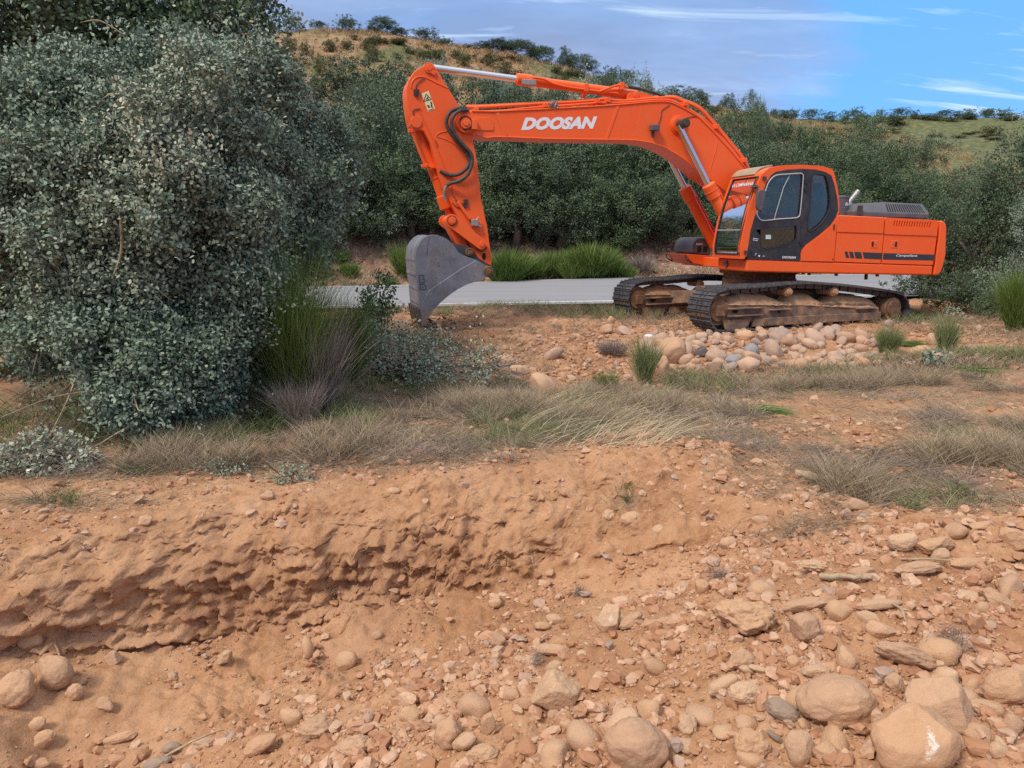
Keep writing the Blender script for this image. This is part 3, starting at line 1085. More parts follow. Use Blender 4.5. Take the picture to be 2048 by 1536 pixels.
mb.cyl((cb[0], -SY - .05, cb[1]), (cb[0], SY + .09, cb[1]), .07, 24)
mb.cyl((cb[0], SY + .09, cb[1]), (cb[0], SY + .11, cb[1]), .045, 18)
mb.build('arm_pin', PAINT, arm, bevel=.006)
mb = MB()
q = U(*z3((962, 680))[0], SY)
mb.prism([(q[0] + .035 * math.cos(a), q[1] + .065 * math.sin(a)) for a in np.linspace(0, 6.28, 16, endpoint=False)], SY - .01, SY + .004)
mb.tube([(cb[0] + .09 * math.cos(a), SY + .08, cb[1] + .09 * math.sin(a) - .03) for a in np.linspace(3.3, 5.8, 12)], .015, 6)
mb.build('inspection_hole', BLACK, arm)
mb = MB()
bar_on(mb, *z3((690, 120), (815, 300)), .055, SY + .02, .05)
mb.build('hydraulic_pipe', PAINT, arm, bevel=.012)
mb = MB()
c = U(*z3((850, 330))[0], SY)
mb.box(c[0] - .08, c[0] + .05, SY + .01, SY + .10, c[1] - .07, c[1] + .05)
mb.cyl((c[0] - .04, SY + .06, c[1] - .03), (c[0] - .13, SY + .06, c[1] - .09), .022)
mb.cyl((c[0], SY + .06, c[1]), (c[0] - .1, SY + .07, c[1] + .09), .012)
mb.build('hydraulic_valve', STEELB, arm, bevel=.012)
# warning sticker
mats = m_plain('sticker_cream', (.78, .66, .36), .6, dirt=(.6, .45, .25), dirt_amt=.5, sc=30)
st = MB().prism(U.poly(z2((305, 425), (375, 398), (440, 572), (372, 602)), SY), SY, SY + .003).build('warning_sticker', mats, arm)
mb = MB()


def line_on(mb, pts, w, Y):
    for p, q in zip(pts[:-1], pts[1:]): bar_on(mb, p, q, w, Y, .002)


line_on(mb, z2((328, 503), (352, 430), (402, 482), (328, 503)), .012, SY + .003)
line_on(mb, z2((352, 485), (372, 455), (360, 470), (378, 482)), .014, SY + .003)
line_on(mb, z2((360, 545), (380, 540), (372, 560), (392, 556)), .014, SY + .003)
line_on(mb, z2((398, 505), (408, 530), (402, 548), (415, 560)), .022, SY + .003)
line_on(mb, z2((375, 590), (425, 570)), .01, SY + .003)
mb.build('sticker_print', BLACK, st)
# hoses between boom and arm
for q, Ys, r_ in ((z2((740, 566), (660, 572), (585, 610), (550, 700), (580, 790), (660, 900), (745, 1000), (775, 1090), (740, 1160), (660, 1215), (570, 1215), (490, 1180)), (.25, .34, .36, .36, .36, .36, .36, .36, .36, .34, .30, .26), .032),
                  (z2((760, 590), (690, 590), (622, 640), (600, 720), (632, 820), (720, 930), (790, 1010), (800, 1100), (760, 1210), (680, 1275), (590, 1300), (545, 1330)), (.28, .40, .42, .42, .42, .42, .42, .42, .42, .40, .34, .30), .032)):
    p3 = []
    for (x, y), Y in zip(q, Ys):
        c = U(x, y, Y)
        p3.append((c[0], Y, c[1]))
    MB().tube(spline(p3, 6), r_, 10).build('hydraulic_hose', HOSE, arm)
mb = MB()
a_, b2 = U(*z2((545, 1330))[0], .3), U(*z2((530, 1400))[0], .28)
a0_ = U(*z2((600, 1297))[0], .34)
mb.tube([(a0_[0], .34, a0_[1]), (a_[0], .31, a_[1]), (b2[0] + .01, .28, b2[1]), (b2[0] - .03, .27, b2[1] - .12)], .026, 10)
mb.build('hose_fitting', STEELB, arm)

# ---------------- arm cylinder (on top of the boom)
AYY = 0.0
asc, A, B, n_, Mid = cyl_assy('arm_cylinder', z2((400, 172))[0], z5((395, 215))[0], AYY, .085, .058, .395)
mb = MB()
pq = z2((1400, 270), (1500, 285), (1600, 330), (1750, 365), (1900, 385), (2040, 405)) + z5((80, 185), (200, 140), (270, 128), (320, 150))
MB().tube([(x, .12, z) for x, z in spline(U.poly(pq, .12), 4)], .02, 8).build('cylinder_pipe', PAINT, asc)
pq = z2((1400, 300), (1560, 330), (1700, 380), (2040, 420)) + z5((120, 190), (240, 200))
MB().tube([(x, .10, z) for x, z in spline(U.poly(pq, .10), 4)], .014, 8).build('cylinder_pipe', PAINT, asc)
mb = MB()
c = U(*z2((1355, 318))[0], .12)
mb.box(c[0] - .13, c[0] + .13, .07, .15, c[1] - .04, c[1] + .05)
mb.build('hydraulic_valve', STEELB, asc, bevel=.01)
mb = MB()
for p in z2((1890, 400)) + z5((250, 165)):
    c = U(*p, 0)
    mb.cyl((c[0] - .03, 0, c[1] - .02), (c[0] + .03, 0, c[1] - .014), .105, 20)
    mb.box(c[0] - .04, c[0] + .04, .05, .15, c[1] - .03, c[1] + .10)
mb.build('pipe_clamp', PAINT, asc, bevel=.006, split=True)
pq = z5((330, 145), (400, 155), (500, 180), (580, 205), (650, 235))
MB().tube([(x, .12, z) for x, z in spline(U.poly(pq, .12), 4)], .026, 8).build('hydraulic_hose', HOSE, asc)
lug = U.poly(z5((320, 235), (325, 205), (350, 188), (400, 182), (470, 195), (560, 232), (560, 260), (320, 262)), .16)
mb = MB().prism(lug, .16, .10).prism(lug, -.10, -.16)
c = U(*z5((395, 215))[0], .16)
mb.cyl((c[0], -.18, c[1]), (c[0], .18, c[1]), .05, 18)
mb.build('cylinder_bracket', PAINT, boom, bevel=.006)

# ---------------- bucket cylinder (in front of the arm)
bkc = None
A = U(903, 441.5, 0)
B = U(833, 246, 0)
A, B = Vector((A[0], 0, A[1])), Vector((B[0], 0, B[1]))
n_ = (B - A).normalized()
mb = MB()
L_ = (B - A).length
mb.tube([A + n_ * .24, B - n_ * .05], .098, 26)
mb.tube([A + n_ * .22, A + n_ * .24, A + n_ * .46, A + n_ * .47], [.10, .125, .125, .1], 26)
mb.tube([A + n_ * L_ * .44, A + n_ * L_ * .455], .108, 26)
bkc = mb.build('bucket_cylinder', PAINT, EX, bevel=.004)
MB().cyl(A, A + n_ * .26, .06, 20).build('rod', PAINT, bkc)
pq = z2((200, 790), (225, 830), (260, 920), (330, 1090), (360, 1120), (430, 1160))
MB().tube([(x, .14, z) for x, z in spline(U.poly(pq, .14), 4)], .024, 8).build('cylinder_pipe', PAINT, bkc)
mb = MB()
for p in z2((205, 790), (335, 1130), (430, 1140)):
    c = U(*p, .12)
    mb.box(c[0] - .05, c[0] + .05, .06, .17, c[1] - .03, c[1] + .03)
mb.build('pipe_clamp', PAINT, bkc, bevel=.008, split=True)

# ---------------- links
cA, cB2, cK, cT = U(903, 441.5, .3), U(*z3((925, 555))[0], .3), U(*z3((785, 632))[0], .2), U(*z3((1005, 825))[0], .3)


def link_poly(a, b, ra, rb, n=10):
    a, b = np.array(a), np.array(b)
    ang = math.atan2(b[1] - a[1], b[0] - a[0])
    return [(a[0] + ra * math.cos(ang + math.pi / 2 + math.pi * k / n), a[1] + ra * math.sin(ang + math.pi / 2 + math.pi * k / n)) for k in range(n + 1)] + [(b[0] + rb * math.cos(ang - math.pi / 2 + math.pi * k / n), b[1] + rb * math.sin(ang - math.pi / 2 + math.pi * k / n)) for k in range(n + 1)]


for s_ in (1, -1):
    mb = MB().prism(link_poly(cA, cB2, .115, .09), s_ * .30, s_ * .355)
    mb.build('bucket_link', PAINT, EX, bevel=.008)
mb = MB().prism(link_poly(cA, cK, .10, .09), .14, -.14)
rodlink = mb.build('bucket_link', PAINT, EX, bevel=.012)
mb = MB()
mb.cyl((cA[0], -.38, cA[1]), (cA[0], .375, cA[1]), .075, 24)
mb.cyl((cA[0], .375, cA[1]), (cA[0], .39, cA[1]), .05, 20)
mb.build('link_pin', PAINT, rodlink, bevel=.005)
MB().tube([(cA[0] + .08 * math.cos(a), .37, cA[1] + .08 * math.sin(a)) for a in np.linspace(0, 6.28, 28)], .006, 5).build('pin_seal', BLACK, rodlink)

# ---------------- bucket
KY = .64
side = z3((395, 462), (440, 457), (480, 460), (560, 488), (640, 548), (700, 638), (750, 670), (880, 715), (985, 775), (1040, 788), (1056, 830), (1040, 870), (1000, 888), (900, 930), (800, 960), (700, 1010), (600, 1080), (520, 1150), (460, 1210), (412, 1270), (385, 1330), (378, 1385), (345, 1392), (325, 1388), (315, 1290), (300, 1150), (290, 1000), (265, 850), (256, 700), (268, 600), (308, 528), (350, 485))
sidep = U.poly(side, KY)
mb = MB()
mb.prism(sidep, KY, KY - .035).prism(sidep, -KY + .035, -KY)
# curved shell: back edge from lug to lip
shell = z3((700, 645), (640, 553), (560, 495), (480, 467), (440, 463), (395, 467), (355, 490), (313, 532), (273, 602), (262, 700), (270, 850), (295, 1000), (305, 1150), (319, 1290), (330, 1375))
sh = spline(U.poly(shell, KY), 3)
n = len(sh)
inn = []
for i in range(n):
    a, c = np.array(sh[max(i - 1, 0)]), np.array(sh[min(i + 1, n - 1)])
    d = (c - a) / np.linalg.norm(c - a)
    nn = np.array([-d[1], d[0]])
    inn.append(tuple(np.array(sh[i]) + nn * .03))
cen = np.mean(sidep, axis=0)
if np.linalg.norm(np.array(inn[n // 2]) - cen) > np.linalg.norm(np.array(sh[n // 2]) - cen):
    inn = [tuple(2 * np.array(a) - np.array(c)) for a, c in zip(sh, inn)]
ring = sh + inn[::-1]
W_ = KY - .036
vs = [(x, W_, z) for x, z in sh] + [(x, -W_, z) for x, z in sh] + [(x, -W_, z) for x, z in inn] + [(x, W_, z) for x, z in inn]
fs = []
for i in range(n - 1):
    fs += [(i, i + 1, n + i + 1, n + i), (2 * n + i, 2 * n + i + 1, 3 * n + i + 1, 3 * n + i)]
mb.add(vs, fs)
bucket = mb.build('bucket', BUCK, EX, bevel=.006)
mb = MB()
q = U.poly(z3((880, 728), (740, 805), (600, 900), (480, 980), (405, 1035), (355, 1120), (322, 1210)), KY)
mb.tube([(x, KY + .004, z) for x, z in spline(q, 4)], .011, 6)
# wear plate below the crease, standing proud
wp = U.poly(z3((880, 728), (740, 805), (600, 900), (480, 980), (405, 1035), (355, 1120), (322, 1210), (330, 1385), (345, 1390), (376, 1383), (383, 1330), (410, 1272), (458, 1212), (518, 1152), (598, 1082), (698, 1012), (798, 962), (898, 932), (985, 893), (1000, 850), (960, 770)), KY)
mb.prism(wp, KY, KY + .012)
mb.tube([(x, KY + .006, z) for x, z in U.poly(z3((402, 470), (385, 520), (380, 590), (370, 660)), KY)], .006, 5)
mb.tube([(x, KY + .01, z) for x, z in U.poly(z3((488, 730), (496, 775)), KY)], .010, 5)
mb.build('wear_plate', BUCK, bucket, bevel=.003)
# strips across the back
mb = MB()
for k in (700, 850, 1000, 1130):
    i0 = min(range(n), key=lambda i: abs(sh[i][1] - U(*z3((270, k))[0], KY)[1]) + (0 if sh[i][0] > cen[0] else 9))
    x, z = sh[i0]
    mb.box(x - .005, x + .012, -W_, W_, z - .05, z + .0)
mb.build('wear_strip', BUCK, bucket, bevel=.003, split=True)
# cast mark: letters G D
mb = MB()
def stroke(p, w=.018, Y=KY): line_on(mb, z3(*p), w, Y)
for p in ([(345, 900), (345, 873), (298, 875), (300, 945), (352, 950), (350, 915), (328, 914)], [(303, 962), (352, 967), (366, 990), (368, 1010), (358, 1024), (312, 1018), (303, 962)], [(335, 985), (340, 1008)]):
    stroke(p)
mb.build('cast_letter', m_plain('dark_weld', (.07, .07, .08), .5, .3), bucket)
for s_ in (1, -1):
    ear = U.poly(z3((615, 540), (640, 545), (780, 572), (830, 608), (862, 660), (940, 738), (1030, 772), (1056, 830), (1040, 870), (1000, 888), (850, 790), (700, 690), (640, 600)), .33)
    MB().prism(ear, s_ * .375, s_ * .43 if s_ > 0 else -.43).build('bucket_lug', m_plain('lug_steel', (.05, .05, .055), .5, .3, dirt=(.15, .1, .07), dirt_amt=.4) if s_ > 0 else bpy.data.materials['lug_steel'], bucket, bevel=.004)
mb = MB()
cT6 = U(*z3((1003, 828))[0], KY)
for c, r_, yy in ((cK, .075, .46), (cT6, .085, KY + .04)):
    mb.cyl((c[0], -yy, c[1]), (c[0], yy, c[1]), r_, 24)
    mb.cyl((c[0], yy, c[1]), (c[0], yy + .02, c[1]), r_ * .55, 18)
    mb.tube([(c[0] + r_ * .8 * math.cos(a), yy + .003, c[1] + r_ * .8 * math.sin(a)) for a in np.linspace(0, 6.28, 22)], .008, 5)
mb.build('bucket_pin', RUST, bucket, bevel=.004, split=True)
TOOTH = m_plain('worn_tooth', (.09, .088, .092), .45, .5, .5, dirt=(.24, .15, .10), dirt_amt=.6, sc=12)
tt, tb = U(*z3((305, 1130))[0], KY), U(*z3((362, 1400))[0], KY)
tt, tb = np.array(tt), np.array(tb)
for k in range(5):
    Y = KY - .07 - k * (2 * KY - .14) / 4
    d = (tb - tt) / np.linalg.norm(tb - tt)
    nn = np.array([-d[1], d[0]])
    base = tt + (tb - tt) * .30 + nn * (.045 if nn[0] > 0 else -.045)
    tip = tt + (tb - tt) * .98 + (nn if nn[0] > 0 else -nn) * .02
    sgn = nn if nn[0] > 0 else -nn
    prof = [base + sgn * .03, base + d * .30 + sgn * .035, tip + sgn * .012, tip - sgn * .008, base + d * .30 - sgn * .055, base - sgn * .05]
    MB().prism([tuple(p) for p in prof], Y + .045, Y - .045).build('bucket_tooth', TOOTH, bucket, bevel=.01)

# ---------------- upper frame, skirt
UY = 1.48
skf = U.poly(z6((470, 1268)) + [(1867, 531)] + z7((1640, 1396)) + [(1560, 545.5)] + z6((470, 1432)), UY)
xf, xb = skf[0][0], skf[1][0]
mb = MB().prism(skf, UY, .46)
deck_z0, deck_z1 = skf[-1][1], skf[0][1]
skirt = mb.build('turntable_deck', PAINT, EX, bevel=.035, seg=3)
mb = MB()
mb.box(xb, xf - .25, -UY, .458, deck_z0 + .02, deck_z1 - .02)
mb.build('turntable_deck', PAINT, EX, bevel=.02)
c = U(*z6((330, 1330))[0], .85)
mb = MB()
cf = np.array(c)
mb.cyl((xf - .02, .80, cf[1]), (xf + .02, .80, cf[1]), .055, 20)
mb.build('deck_lamp', PLAST, skirt, bevel=.004)
mb = MB()
for k, p in enumerate(z7((240, 1375), (680, 1380), (840, 1385)) + z6((1195, 1440), (1270, 1450))):
    c = U(*p, 1.2)
    mb.box(c[0] - .02, c[0] + .02, 1.17, 1.22, c[1] - (.10 if k == 1 else .035), c[1] + .05)
mb.build('drain_bolt', HOSE, skirt, split=True)
# front right step platform with the toolbox
RY = -.55
plat = U.poly(z1((105, 675), (320, 690), (325, 760), (250, 757), (160, 742), (140, 722)), RY)
platf = MB().prism(plat, RY, -1.45).build('step_platform', PAINT, EX, bevel=.015)
tbx = U.poly(z1((148, 672), (146, 620), (160, 585), (190, 563), (262, 560), (275, 590), (278, 690)), RY - .06)
toolbox = MB().prism(tbx, RY - .06, -1.4).build('tool_box', PLAST, EX, bevel=.04, seg=3)
text_on('box_lettering', 'DOOSAN', z1((177, 613))[0], z1((222, 614))[0], 3.4, RY - .06, WHITE, toolbox, .3, .03)
mb = MB()
for p in z1((240, 640), (200, 640)):
    c = U(*p, RY - .06)
    mb.box(c[0] - .045, c[0] + .045, RY - .07, RY - .056, c[1] - .07, c[1] + .05)
mb.build('box_latch', BLACK, toolbox, split=True)
mb = MB()
h1 = U.poly(z1((112, 690), (108, 600), (120, 545), (150, 575), (200, 480), (255, 400)), -1.3)
mb.tube([(x, -1.3, z) for x, z in h1], .016, 8)
h2 = U.poly(z1((148, 575), (215, 475)), -1.0)
mb.tube([(x, -1.0, z) for x, z in h2], .014, 8)
h3 = U.poly(z1((105, 680), (112, 710), (150, 735)), RY)
mb.tube([(x, RY, z) for x, z in spline(h3, 4)], .014, 8)
mb.tube([(x, -1.42, z) for x, z in spline(h3, 4)], .014, 8)
mb.build('handrail', HOSE, EX, split=True)
c = U(*z1((268, 718))[0], RY)
MB().box(c[0] - .05, c[0] + .05, RY, RY + .004, c[1] - .05, c[1] + .05).build('decal', WHITE, platf)

# ---------------- slewing ring and car body
mb = MB()
zb = deck_z0
mb.cyl((0, 0, zb - .10), (0, 0, zb + .03), .78, 56)
mb.cyl((0, 0, zb - .22), (0, 0, zb - .09), .70, 56)
mb.build('slewing_ring', RUST, EX, bevel=.01)
under = empty('undercarriage', (0, 0, 0))
under.parent = EX
under.rotation_euler = (0, 0, THE - PHI)
mb = MB()
mb.cyl((0, 0, .45), (0, 0, zb - .2), .72, 40)
mb.box(-.85, .85, -.95, .95, .40, .66)
for sx in (1, -1):
    for sy in (1, -1):
        mb.add([(sx * .5, sy * .3, .62), (sx * .85, sy * .3, .62), (sx * 1.45, sy * 1.12, .55), (sx * 1.0, sy * 1.12, .55), (sx * .5, sy * .3, .36), (sx * .85, sy * .3, .36), (sx * 1.45, sy * 1.12, .28), (sx * 1.0, sy * 1.12, .28)],
               [(0, 1, 2, 3), (7, 6, 5, 4), (0, 4, 5, 1), (1, 5, 6, 2), (2, 6, 7, 3), (3, 7, 4, 0)])
mb.build('car_body', FRAME, under, bevel=.02, smooth=0)

# ---------------- tracks
TY = 1.60
loop_px = [(1475, 573), (1516, 571), (1589, 564), (1633, 563.5), (1692, 568), (1750, 575), (1794, 582), (1811, 589), (1820, 604), (1823, 622), (1817, 641), (1806, 652), (1760, 654), (1700, 656), (1600, 659), (1500, 663), (1440, 666),
           (1426, 657), (1418, 641), (1415, 621), (1419, 601), (1430, 586), (1446, 577)]
loop = spline(T.poly(loop_px, TY), 14, closed=True)
La = np.array(loop + [loop[0]])
seg_ = np.r_[0, np.cumsum(np.linalg.norm(np.diff(La, axis=0), axis=1))]
NS = 50
pitch = seg_[-1] / NS


def on_loop(s_):
    s_ = s_ % seg_[-1]
    return np.array([np.interp(s_, seg_, La[:, 0]), np.interp(s_, seg_, La[:, 1])])


ar_ = sum(loop[i][0] * loop[(i + 1) % len(loop)][1] - loop[(i + 1) % len(loop)][0] * loop[i][1] for i in range(len(loop)))


def make_track(name, ys, label):
    tr = empty(name)
    tr.parent = under
    tr['label'] = label
    y0, y1 = ys
    for k in range(NS):
        a, c = on_loop(k * pitch + .012), on_loop((k + 1) * pitch - .004)
        d = (c - a) / np.linalg.norm(c - a)
        o = np.array([d[1], -d[0]]) * (1 if ar_ > 0 else -1)   # outward
        L = np.linalg.norm(c - a)
        def P(u, v): return tuple(a + d * u * L + o * v)
        mb = MB()
        prof = [P(0, -.045), P(1, -.045), P(1, -.018), P(.96, -.005), P(.90, -.004), P(.87, -.022), P(.56, -.024), P(.53, .0), P(.45, .0), P(.42, -.024), P(.14, -.024), P(.11, .0), P(.03, .0), P(0, -.03)]
        mb.prism(prof, y0, y1)
        for yy in (.36, .64):
            ym = y0 + (y1 - y0) * yy
            mb.prism([P(.02, -.044), P(.98, -.044), P(.93, -.135), P(.07, -.135)], ym - .03, ym + .03)
        for yy in (.40, .60):
            for uu in (.28, .70):
                ym = y0 + (y1 - y0) * yy
                q = a + d * uu * L
                p0, p1 = q + o * -.03, q + o * -.004
                mb.cyl((p0[0], ym, p0[1]), (p1[0], ym, p1[1]), .018, 6)
        mb.build('track_shoe', SHOE, tr, smooth=0)
    return tr


def fill_track(tr, s0):
    """frame, rollers and wheels between the shoes; s0 shifts everything sideways (near side drawn at y 1.55)"""
    def Y(y): return y + s0
    zt = lambda *p: T.poly(zc(p, 1340, 310, 3.413), 1.52)
    fr_ = zt((345, 1005), (600, 1012), (1390, 1012), (1430, 1042), (1428, 1112), (560, 1132), (528, 1175), (500, 1190), (385, 1190), (345, 1120))
    fm = MB().prism(fr_, Y(1.52), Y(1.16)).build('track_frame', FRAME, tr, bevel=.02)
    # dirt piled on top of the frame
    top = spline(zt((350, 1000), (370, 985), (420, 975), (520, 940), (600, 948), (660, 948), (740, 978), (800, 998), (840, 965), (880, 950), (980, 952), (1030, 985), (1080, 1000), (1150, 960), (1250, 958), (1390, 975), (1425, 1030)), 4)
    bot = zt((1430, 1046), (900, 1022), (345, 1020))
    nn_ = len(top)
    vs, fs = [], []
    rows = [(1.535, None), (1.50, .35), (1.42, .8), (1.30, 1.0), (1.17, .9)]
    for y, k in rows:
        for x, z in top:
            zb_ = np.interp(x, [bot[0][0], bot[1][0], bot[2][0]], [bot[0][1], bot[1][1], bot[2][1]]) - .01
            zz = zb_ if k is None else zb_ + (z - zb_) * k
            vs.append((x, Y(y) + rnd.uniform(-.012, .012), zz + rnd.uniform(-.006, .006)))
    for r_ in range(len(rows) - 1):
        for i in range(nn_ - 1):
            a = r_ * nn_ + i
            fs.append((a, a + 1, a + nn_ + 1, a + nn_))
    MB().add(vs, fs).build('caked_dirt', DIRT, tr, smooth=80)
    mb = MB()
    for x0, x1, yy in ((385, 622, 1050), (380, 618, 1100), (675, 812, 1056), (1262, 1388, 1048)):
        a, c = zt((x0, yy), (x1, yy))
        mb.box(c[0], a[0], Y(1.50), Y(1.60), a[1] - .012, a[1] + .012)
    a, c = zt((560, 1120), (1425, 1112))
    mb.box(c[0], a[0], Y(1.50), Y(1.57), min(a[1], c[1]) - .02, max(a[1], c[1]) + .01)
    mb.build('step_plate', FRAME, tr, bevel=.006, split=True)
    mb = MB()
    for p, rx_, rz_ in (((445, 1068), .07, .032), ((744, 1068), .03, .03)):
        c = zt(p)[0]
        mb.prism([(c[0] + rx_ * math.cos(a), c[1] + rz_ * math.sin(a)) for a in np.linspace(0, 6.28, 18, endpoint=False)], Y(1.515), Y(1.528))
    mb.build('frame_opening', BLACK, tr, split=True)
    sg = zt((345, 1105), (360, 1125), (525, 1120), (530, 1150), (505, 1190), (395, 1200), (370, 1190))
    MB().prism(sg, Y(1.56), Y(1.525)).build('track_guard', FRAME, tr, bevel=.008)
    ci = zt((330, 1062))[0]
    mb = MB()
    mb.cyl((ci[0], Y(1.50), ci[1]), (ci[0], Y(1.10), ci[1]), .265, 44)
    mb.cyl((ci[0], Y(1.54), ci[1]), (ci[0], Y(1.50), ci[1]), .19, 36, )
    mb.tube([(ci[0] + .25 * math.cos(a), Y(1.50), ci[1] + .25 * math.sin(a)) for a in np.linspace(0, 6.28, 40)], .018, 6)
    mb.box(ci[0] - .09, ci[0] + .07, Y(1.50), Y(1.60), ci[1] - .09, ci[1] + .09)
    mb.build('idler_wheel', RUST, tr, bevel=.008)
    cs = zt((1512, 1048))[0]
    mb = MB()
    mb.cyl((cs[0], Y(1.56), cs[1]), (cs[0], Y(1.10), cs[1]), .215, 40)
    mb.cyl((cs[0], Y(1.60), cs[1]), (cs[0], Y(1.56), cs[1]), .17, 36)
    for k in range(12):
        a = k * math.pi / 6
        mb.cyl((cs[0] + .14 * math.cos(a), Y(1.60), cs[1] + .14 * math.sin(a)), (cs[0] + .14 * math.cos(a), Y(1.612), cs[1] + .14 * math.sin(a)), .014, 6)
    for k in range(21):
        a = k * 2 * math.pi / 21
        d0, d1 = a - .1, a + .1
        mb.prism([(cs[0] + .2 * math.cos(d0), cs[1] + .2 * math.sin(d0)), (cs[0] + .27 * math.cos(a - .03), cs[1] + .27 * math.sin(a - .03)), (cs[0] + .27 * math.cos(a + .03), cs[1] + .27 * math.sin(a + .03)), (cs[0] + .2 * math.cos(d1), cs[1] + .2 * math.sin(d1))], Y(1.34), Y(1.26))
    mb.build('drive_sprocket', RUST, tr, bevel=.01)
    for x in (640, 750, 858, 968, 1082, 1195, 1300):
        c = zt((x, 1142))[0]
        MB().cyl((c[0], Y(1.55), c[1]), (c[0], Y(1.1), c[1]), .085, 24).cyl((c[0], Y(1.58), c[1]), (c[0], Y(1.55), c[1]), .055, 8).build('track_roller', RUST, tr, bevel=.012)
    for x in (822, 1135):
        c = T.poly(zc([(x, 936)], 1340, 310, 3.413), 1.6)[0]
        MB().cyl((c[0], Y(1.60), c[1]), (c[0], Y(1.15), c[1]), .062, 20).cyl((c[0], Y(1.55), c[1]), (c[0], Y(1.48), c[1]), .085, 20).cyl((c[0], Y(1.625), c[1]), (c[0], Y(1.60), c[1]), .045, 6).build('carrier_roller', DIRT, tr, bevel=.008)


trn = make_track('crawler_track', (1.60, 1.00), 'near crawler track with dirt piled on its frame')
fill_track(trn, 0)
trf = make_track('crawler_track', (-1.0, -1.60), 'far crawler track closer to the road')
fill_track(trf, -2.58)

# ---------------- engine house panels
def Px(*p): return list(p)


top_e = z7((250, 512), (955, 545), (1735, 590))
crease = z7((243, 768), (943, 792), (1718, 818))
bot_e = z7((205, 1195), (897, 1222), (1660, 1247))
HY = 1.50
xs_house = U(*bot_e[0], UY)[0]
core = U.poly(z7((120, 520), (250, 522), (955, 553), (1735, 598)) + z7((1720, 1240), (120, 1200)), UY)
house = MB().prism(core, UY - .06, -UY + .06).build('engine_house', PAINT, EX, bevel=.04, seg=3)
# left front filler behind the door (between cab and first seam) follows the cab back
curve = z6((1650, 690), (1620, 760), (1550, 850), (1400, 975), (1230, 1105), (1185, 1160), (1165, 1225), (1160, 1292))
fill = curve + z7((203, 1195), (236, 800), (262, 525))
fill = [fill[0]] + fill[1:]
MB().prism(U.poly(fill, UY + .01), UY + .01, UY - .08).build('side_panel', PAINT, house, bevel=.008)


def lerp2(p, q, t_): return (p[0] + (q[0] - p[0]) * t_, p[1] + (q[1] - p[1]) * t_)


for i in (0, 1):
    g = 1.1
    tp0, tp1, cr0, cr1, bt0, bt1 = top_e[i], top_e[i + 1], crease[i], crease[i + 1], bot_e[i], bot_e[i + 1]
    upper = [(tp0[0] + g, tp0[1] + 1.5), (tp0[0] + g + 3, tp0[1] + .2), (tp1[0] - g, tp1[1]), (cr1[0] - g, cr1[1]), (cr0[0] + g, cr0[1])]
    holes = []
    if i == 1:
        for k in range(15):
            x = 1085 + (1610 - 1085) * k / 14.0
            y = 595 + 20 * k / 14.0
            holes.append(z7((x, y + 5), (x + 9, y - 2), (x + 18, y + 5), (x + 5, y + 78), (x - 6, y + 84), (x - 14, y + 76)))
    hp = [U.poly(h, HY) for h in holes]
    pn = MB().prism(U.poly(upper, HY), HY, HY - .07, hp).build('access_panel', PAINT, house, bevel=.006 if i == 1 else .02)
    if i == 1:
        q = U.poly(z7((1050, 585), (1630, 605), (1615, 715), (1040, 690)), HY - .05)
        MB().prism(q, HY - .055, HY - .05).build('grille_shade_sheet', BLACK, pn)  # black sheet added behind the slots, painted shade for their depth
    lower = [(cr0[0] + g, cr0[1]), (cr1[0] - g, cr1[1]), (bt1[0] - g, bt1[1]), (bt0[0] + g, bt0[1])]
    pl_ = MB().prism(U.poly(lower, UY + .005), UY + .005, UY - .07).build('access_panel', PAINT, house, bevel=.006)
    # latch
    cpx = z7((792, 938))[0] if i == 0 else z7((1085, 940))[0]
    c = U(*cpx, UY)
    mb = MB().box(c[0] - .085, c[0] + .085, UY, UY + .012, c[1] - .07, c[1] + .07)
    lt = mb.build('panel_latch', PAINT, pl_, bevel=.006)
    dx_ = .045 if i == 0 else -.03
    MB().box(c[0] + dx_ - .022, c[0] + dx_ + .022, UY + .012, UY + .016, c[1] - .045, c[1] + .045).build('latch_slot', BLACK, lt)
    MB().cyl((c[0] - dx_ * .4, UY + .01, c[1] + .01), (c[0] - dx_ * .4, UY + .022, c[1] + .01), .018, 12).build('latch_lock', STEELB, lt)
dec = m_plain('black_decal', (.03, .032, .04), .45)
SYY = UY + .005
for seg4 in (z7((358, 1045), (402, 1047), (428, 1140), (380, 1138)), z7((422, 1048), (478, 1050), (505, 1145), (445, 1142)), z7((498, 1051), (598, 1055), (622, 1150), (522, 1147)), z7((622, 1056), (908, 1068), (902, 1162), (645, 1150)), z7((925, 1069), (1682, 1092), (1668, 1177), (920, 1163))):
    MB().prism(U.poly(seg4, SYY), SYY, SYY + .003).build('stripe_decal', dec, house)
text_on('side_lettering', 'Campañana', z7((1112, 1128))[0], z7((1420, 1133))[0], 6.0, SYY + .003, WHITE, house, .45, .015)
mb = MB()
c = U(*z7((203, 690))[0], UY + .01)
mb.tube([(c[0], UY + .014, c[1] + .05), (c[0], UY + .014, c[1] - .05)], .012, 6)
c = U(*z7((188, 1160))[0], UY + .01)
mb.cyl((c[0], UY, c[1]), (c[0], UY + .014, c[1]), .014, 8)
mb.build('panel_slot', BLACK, house)
# counterweight
cwp = z7((1748, 592), (1790, 600), (1822, 622), (1838, 665), (1843, 720), (1838, 860), (1830, 1100), (1792, 1262), (1762, 1340), (1725, 1388), (1645, 1397), (1672, 1247), (1730, 815))
cw = U.poly(cwp, UY - .02)
vs, fs = [], []
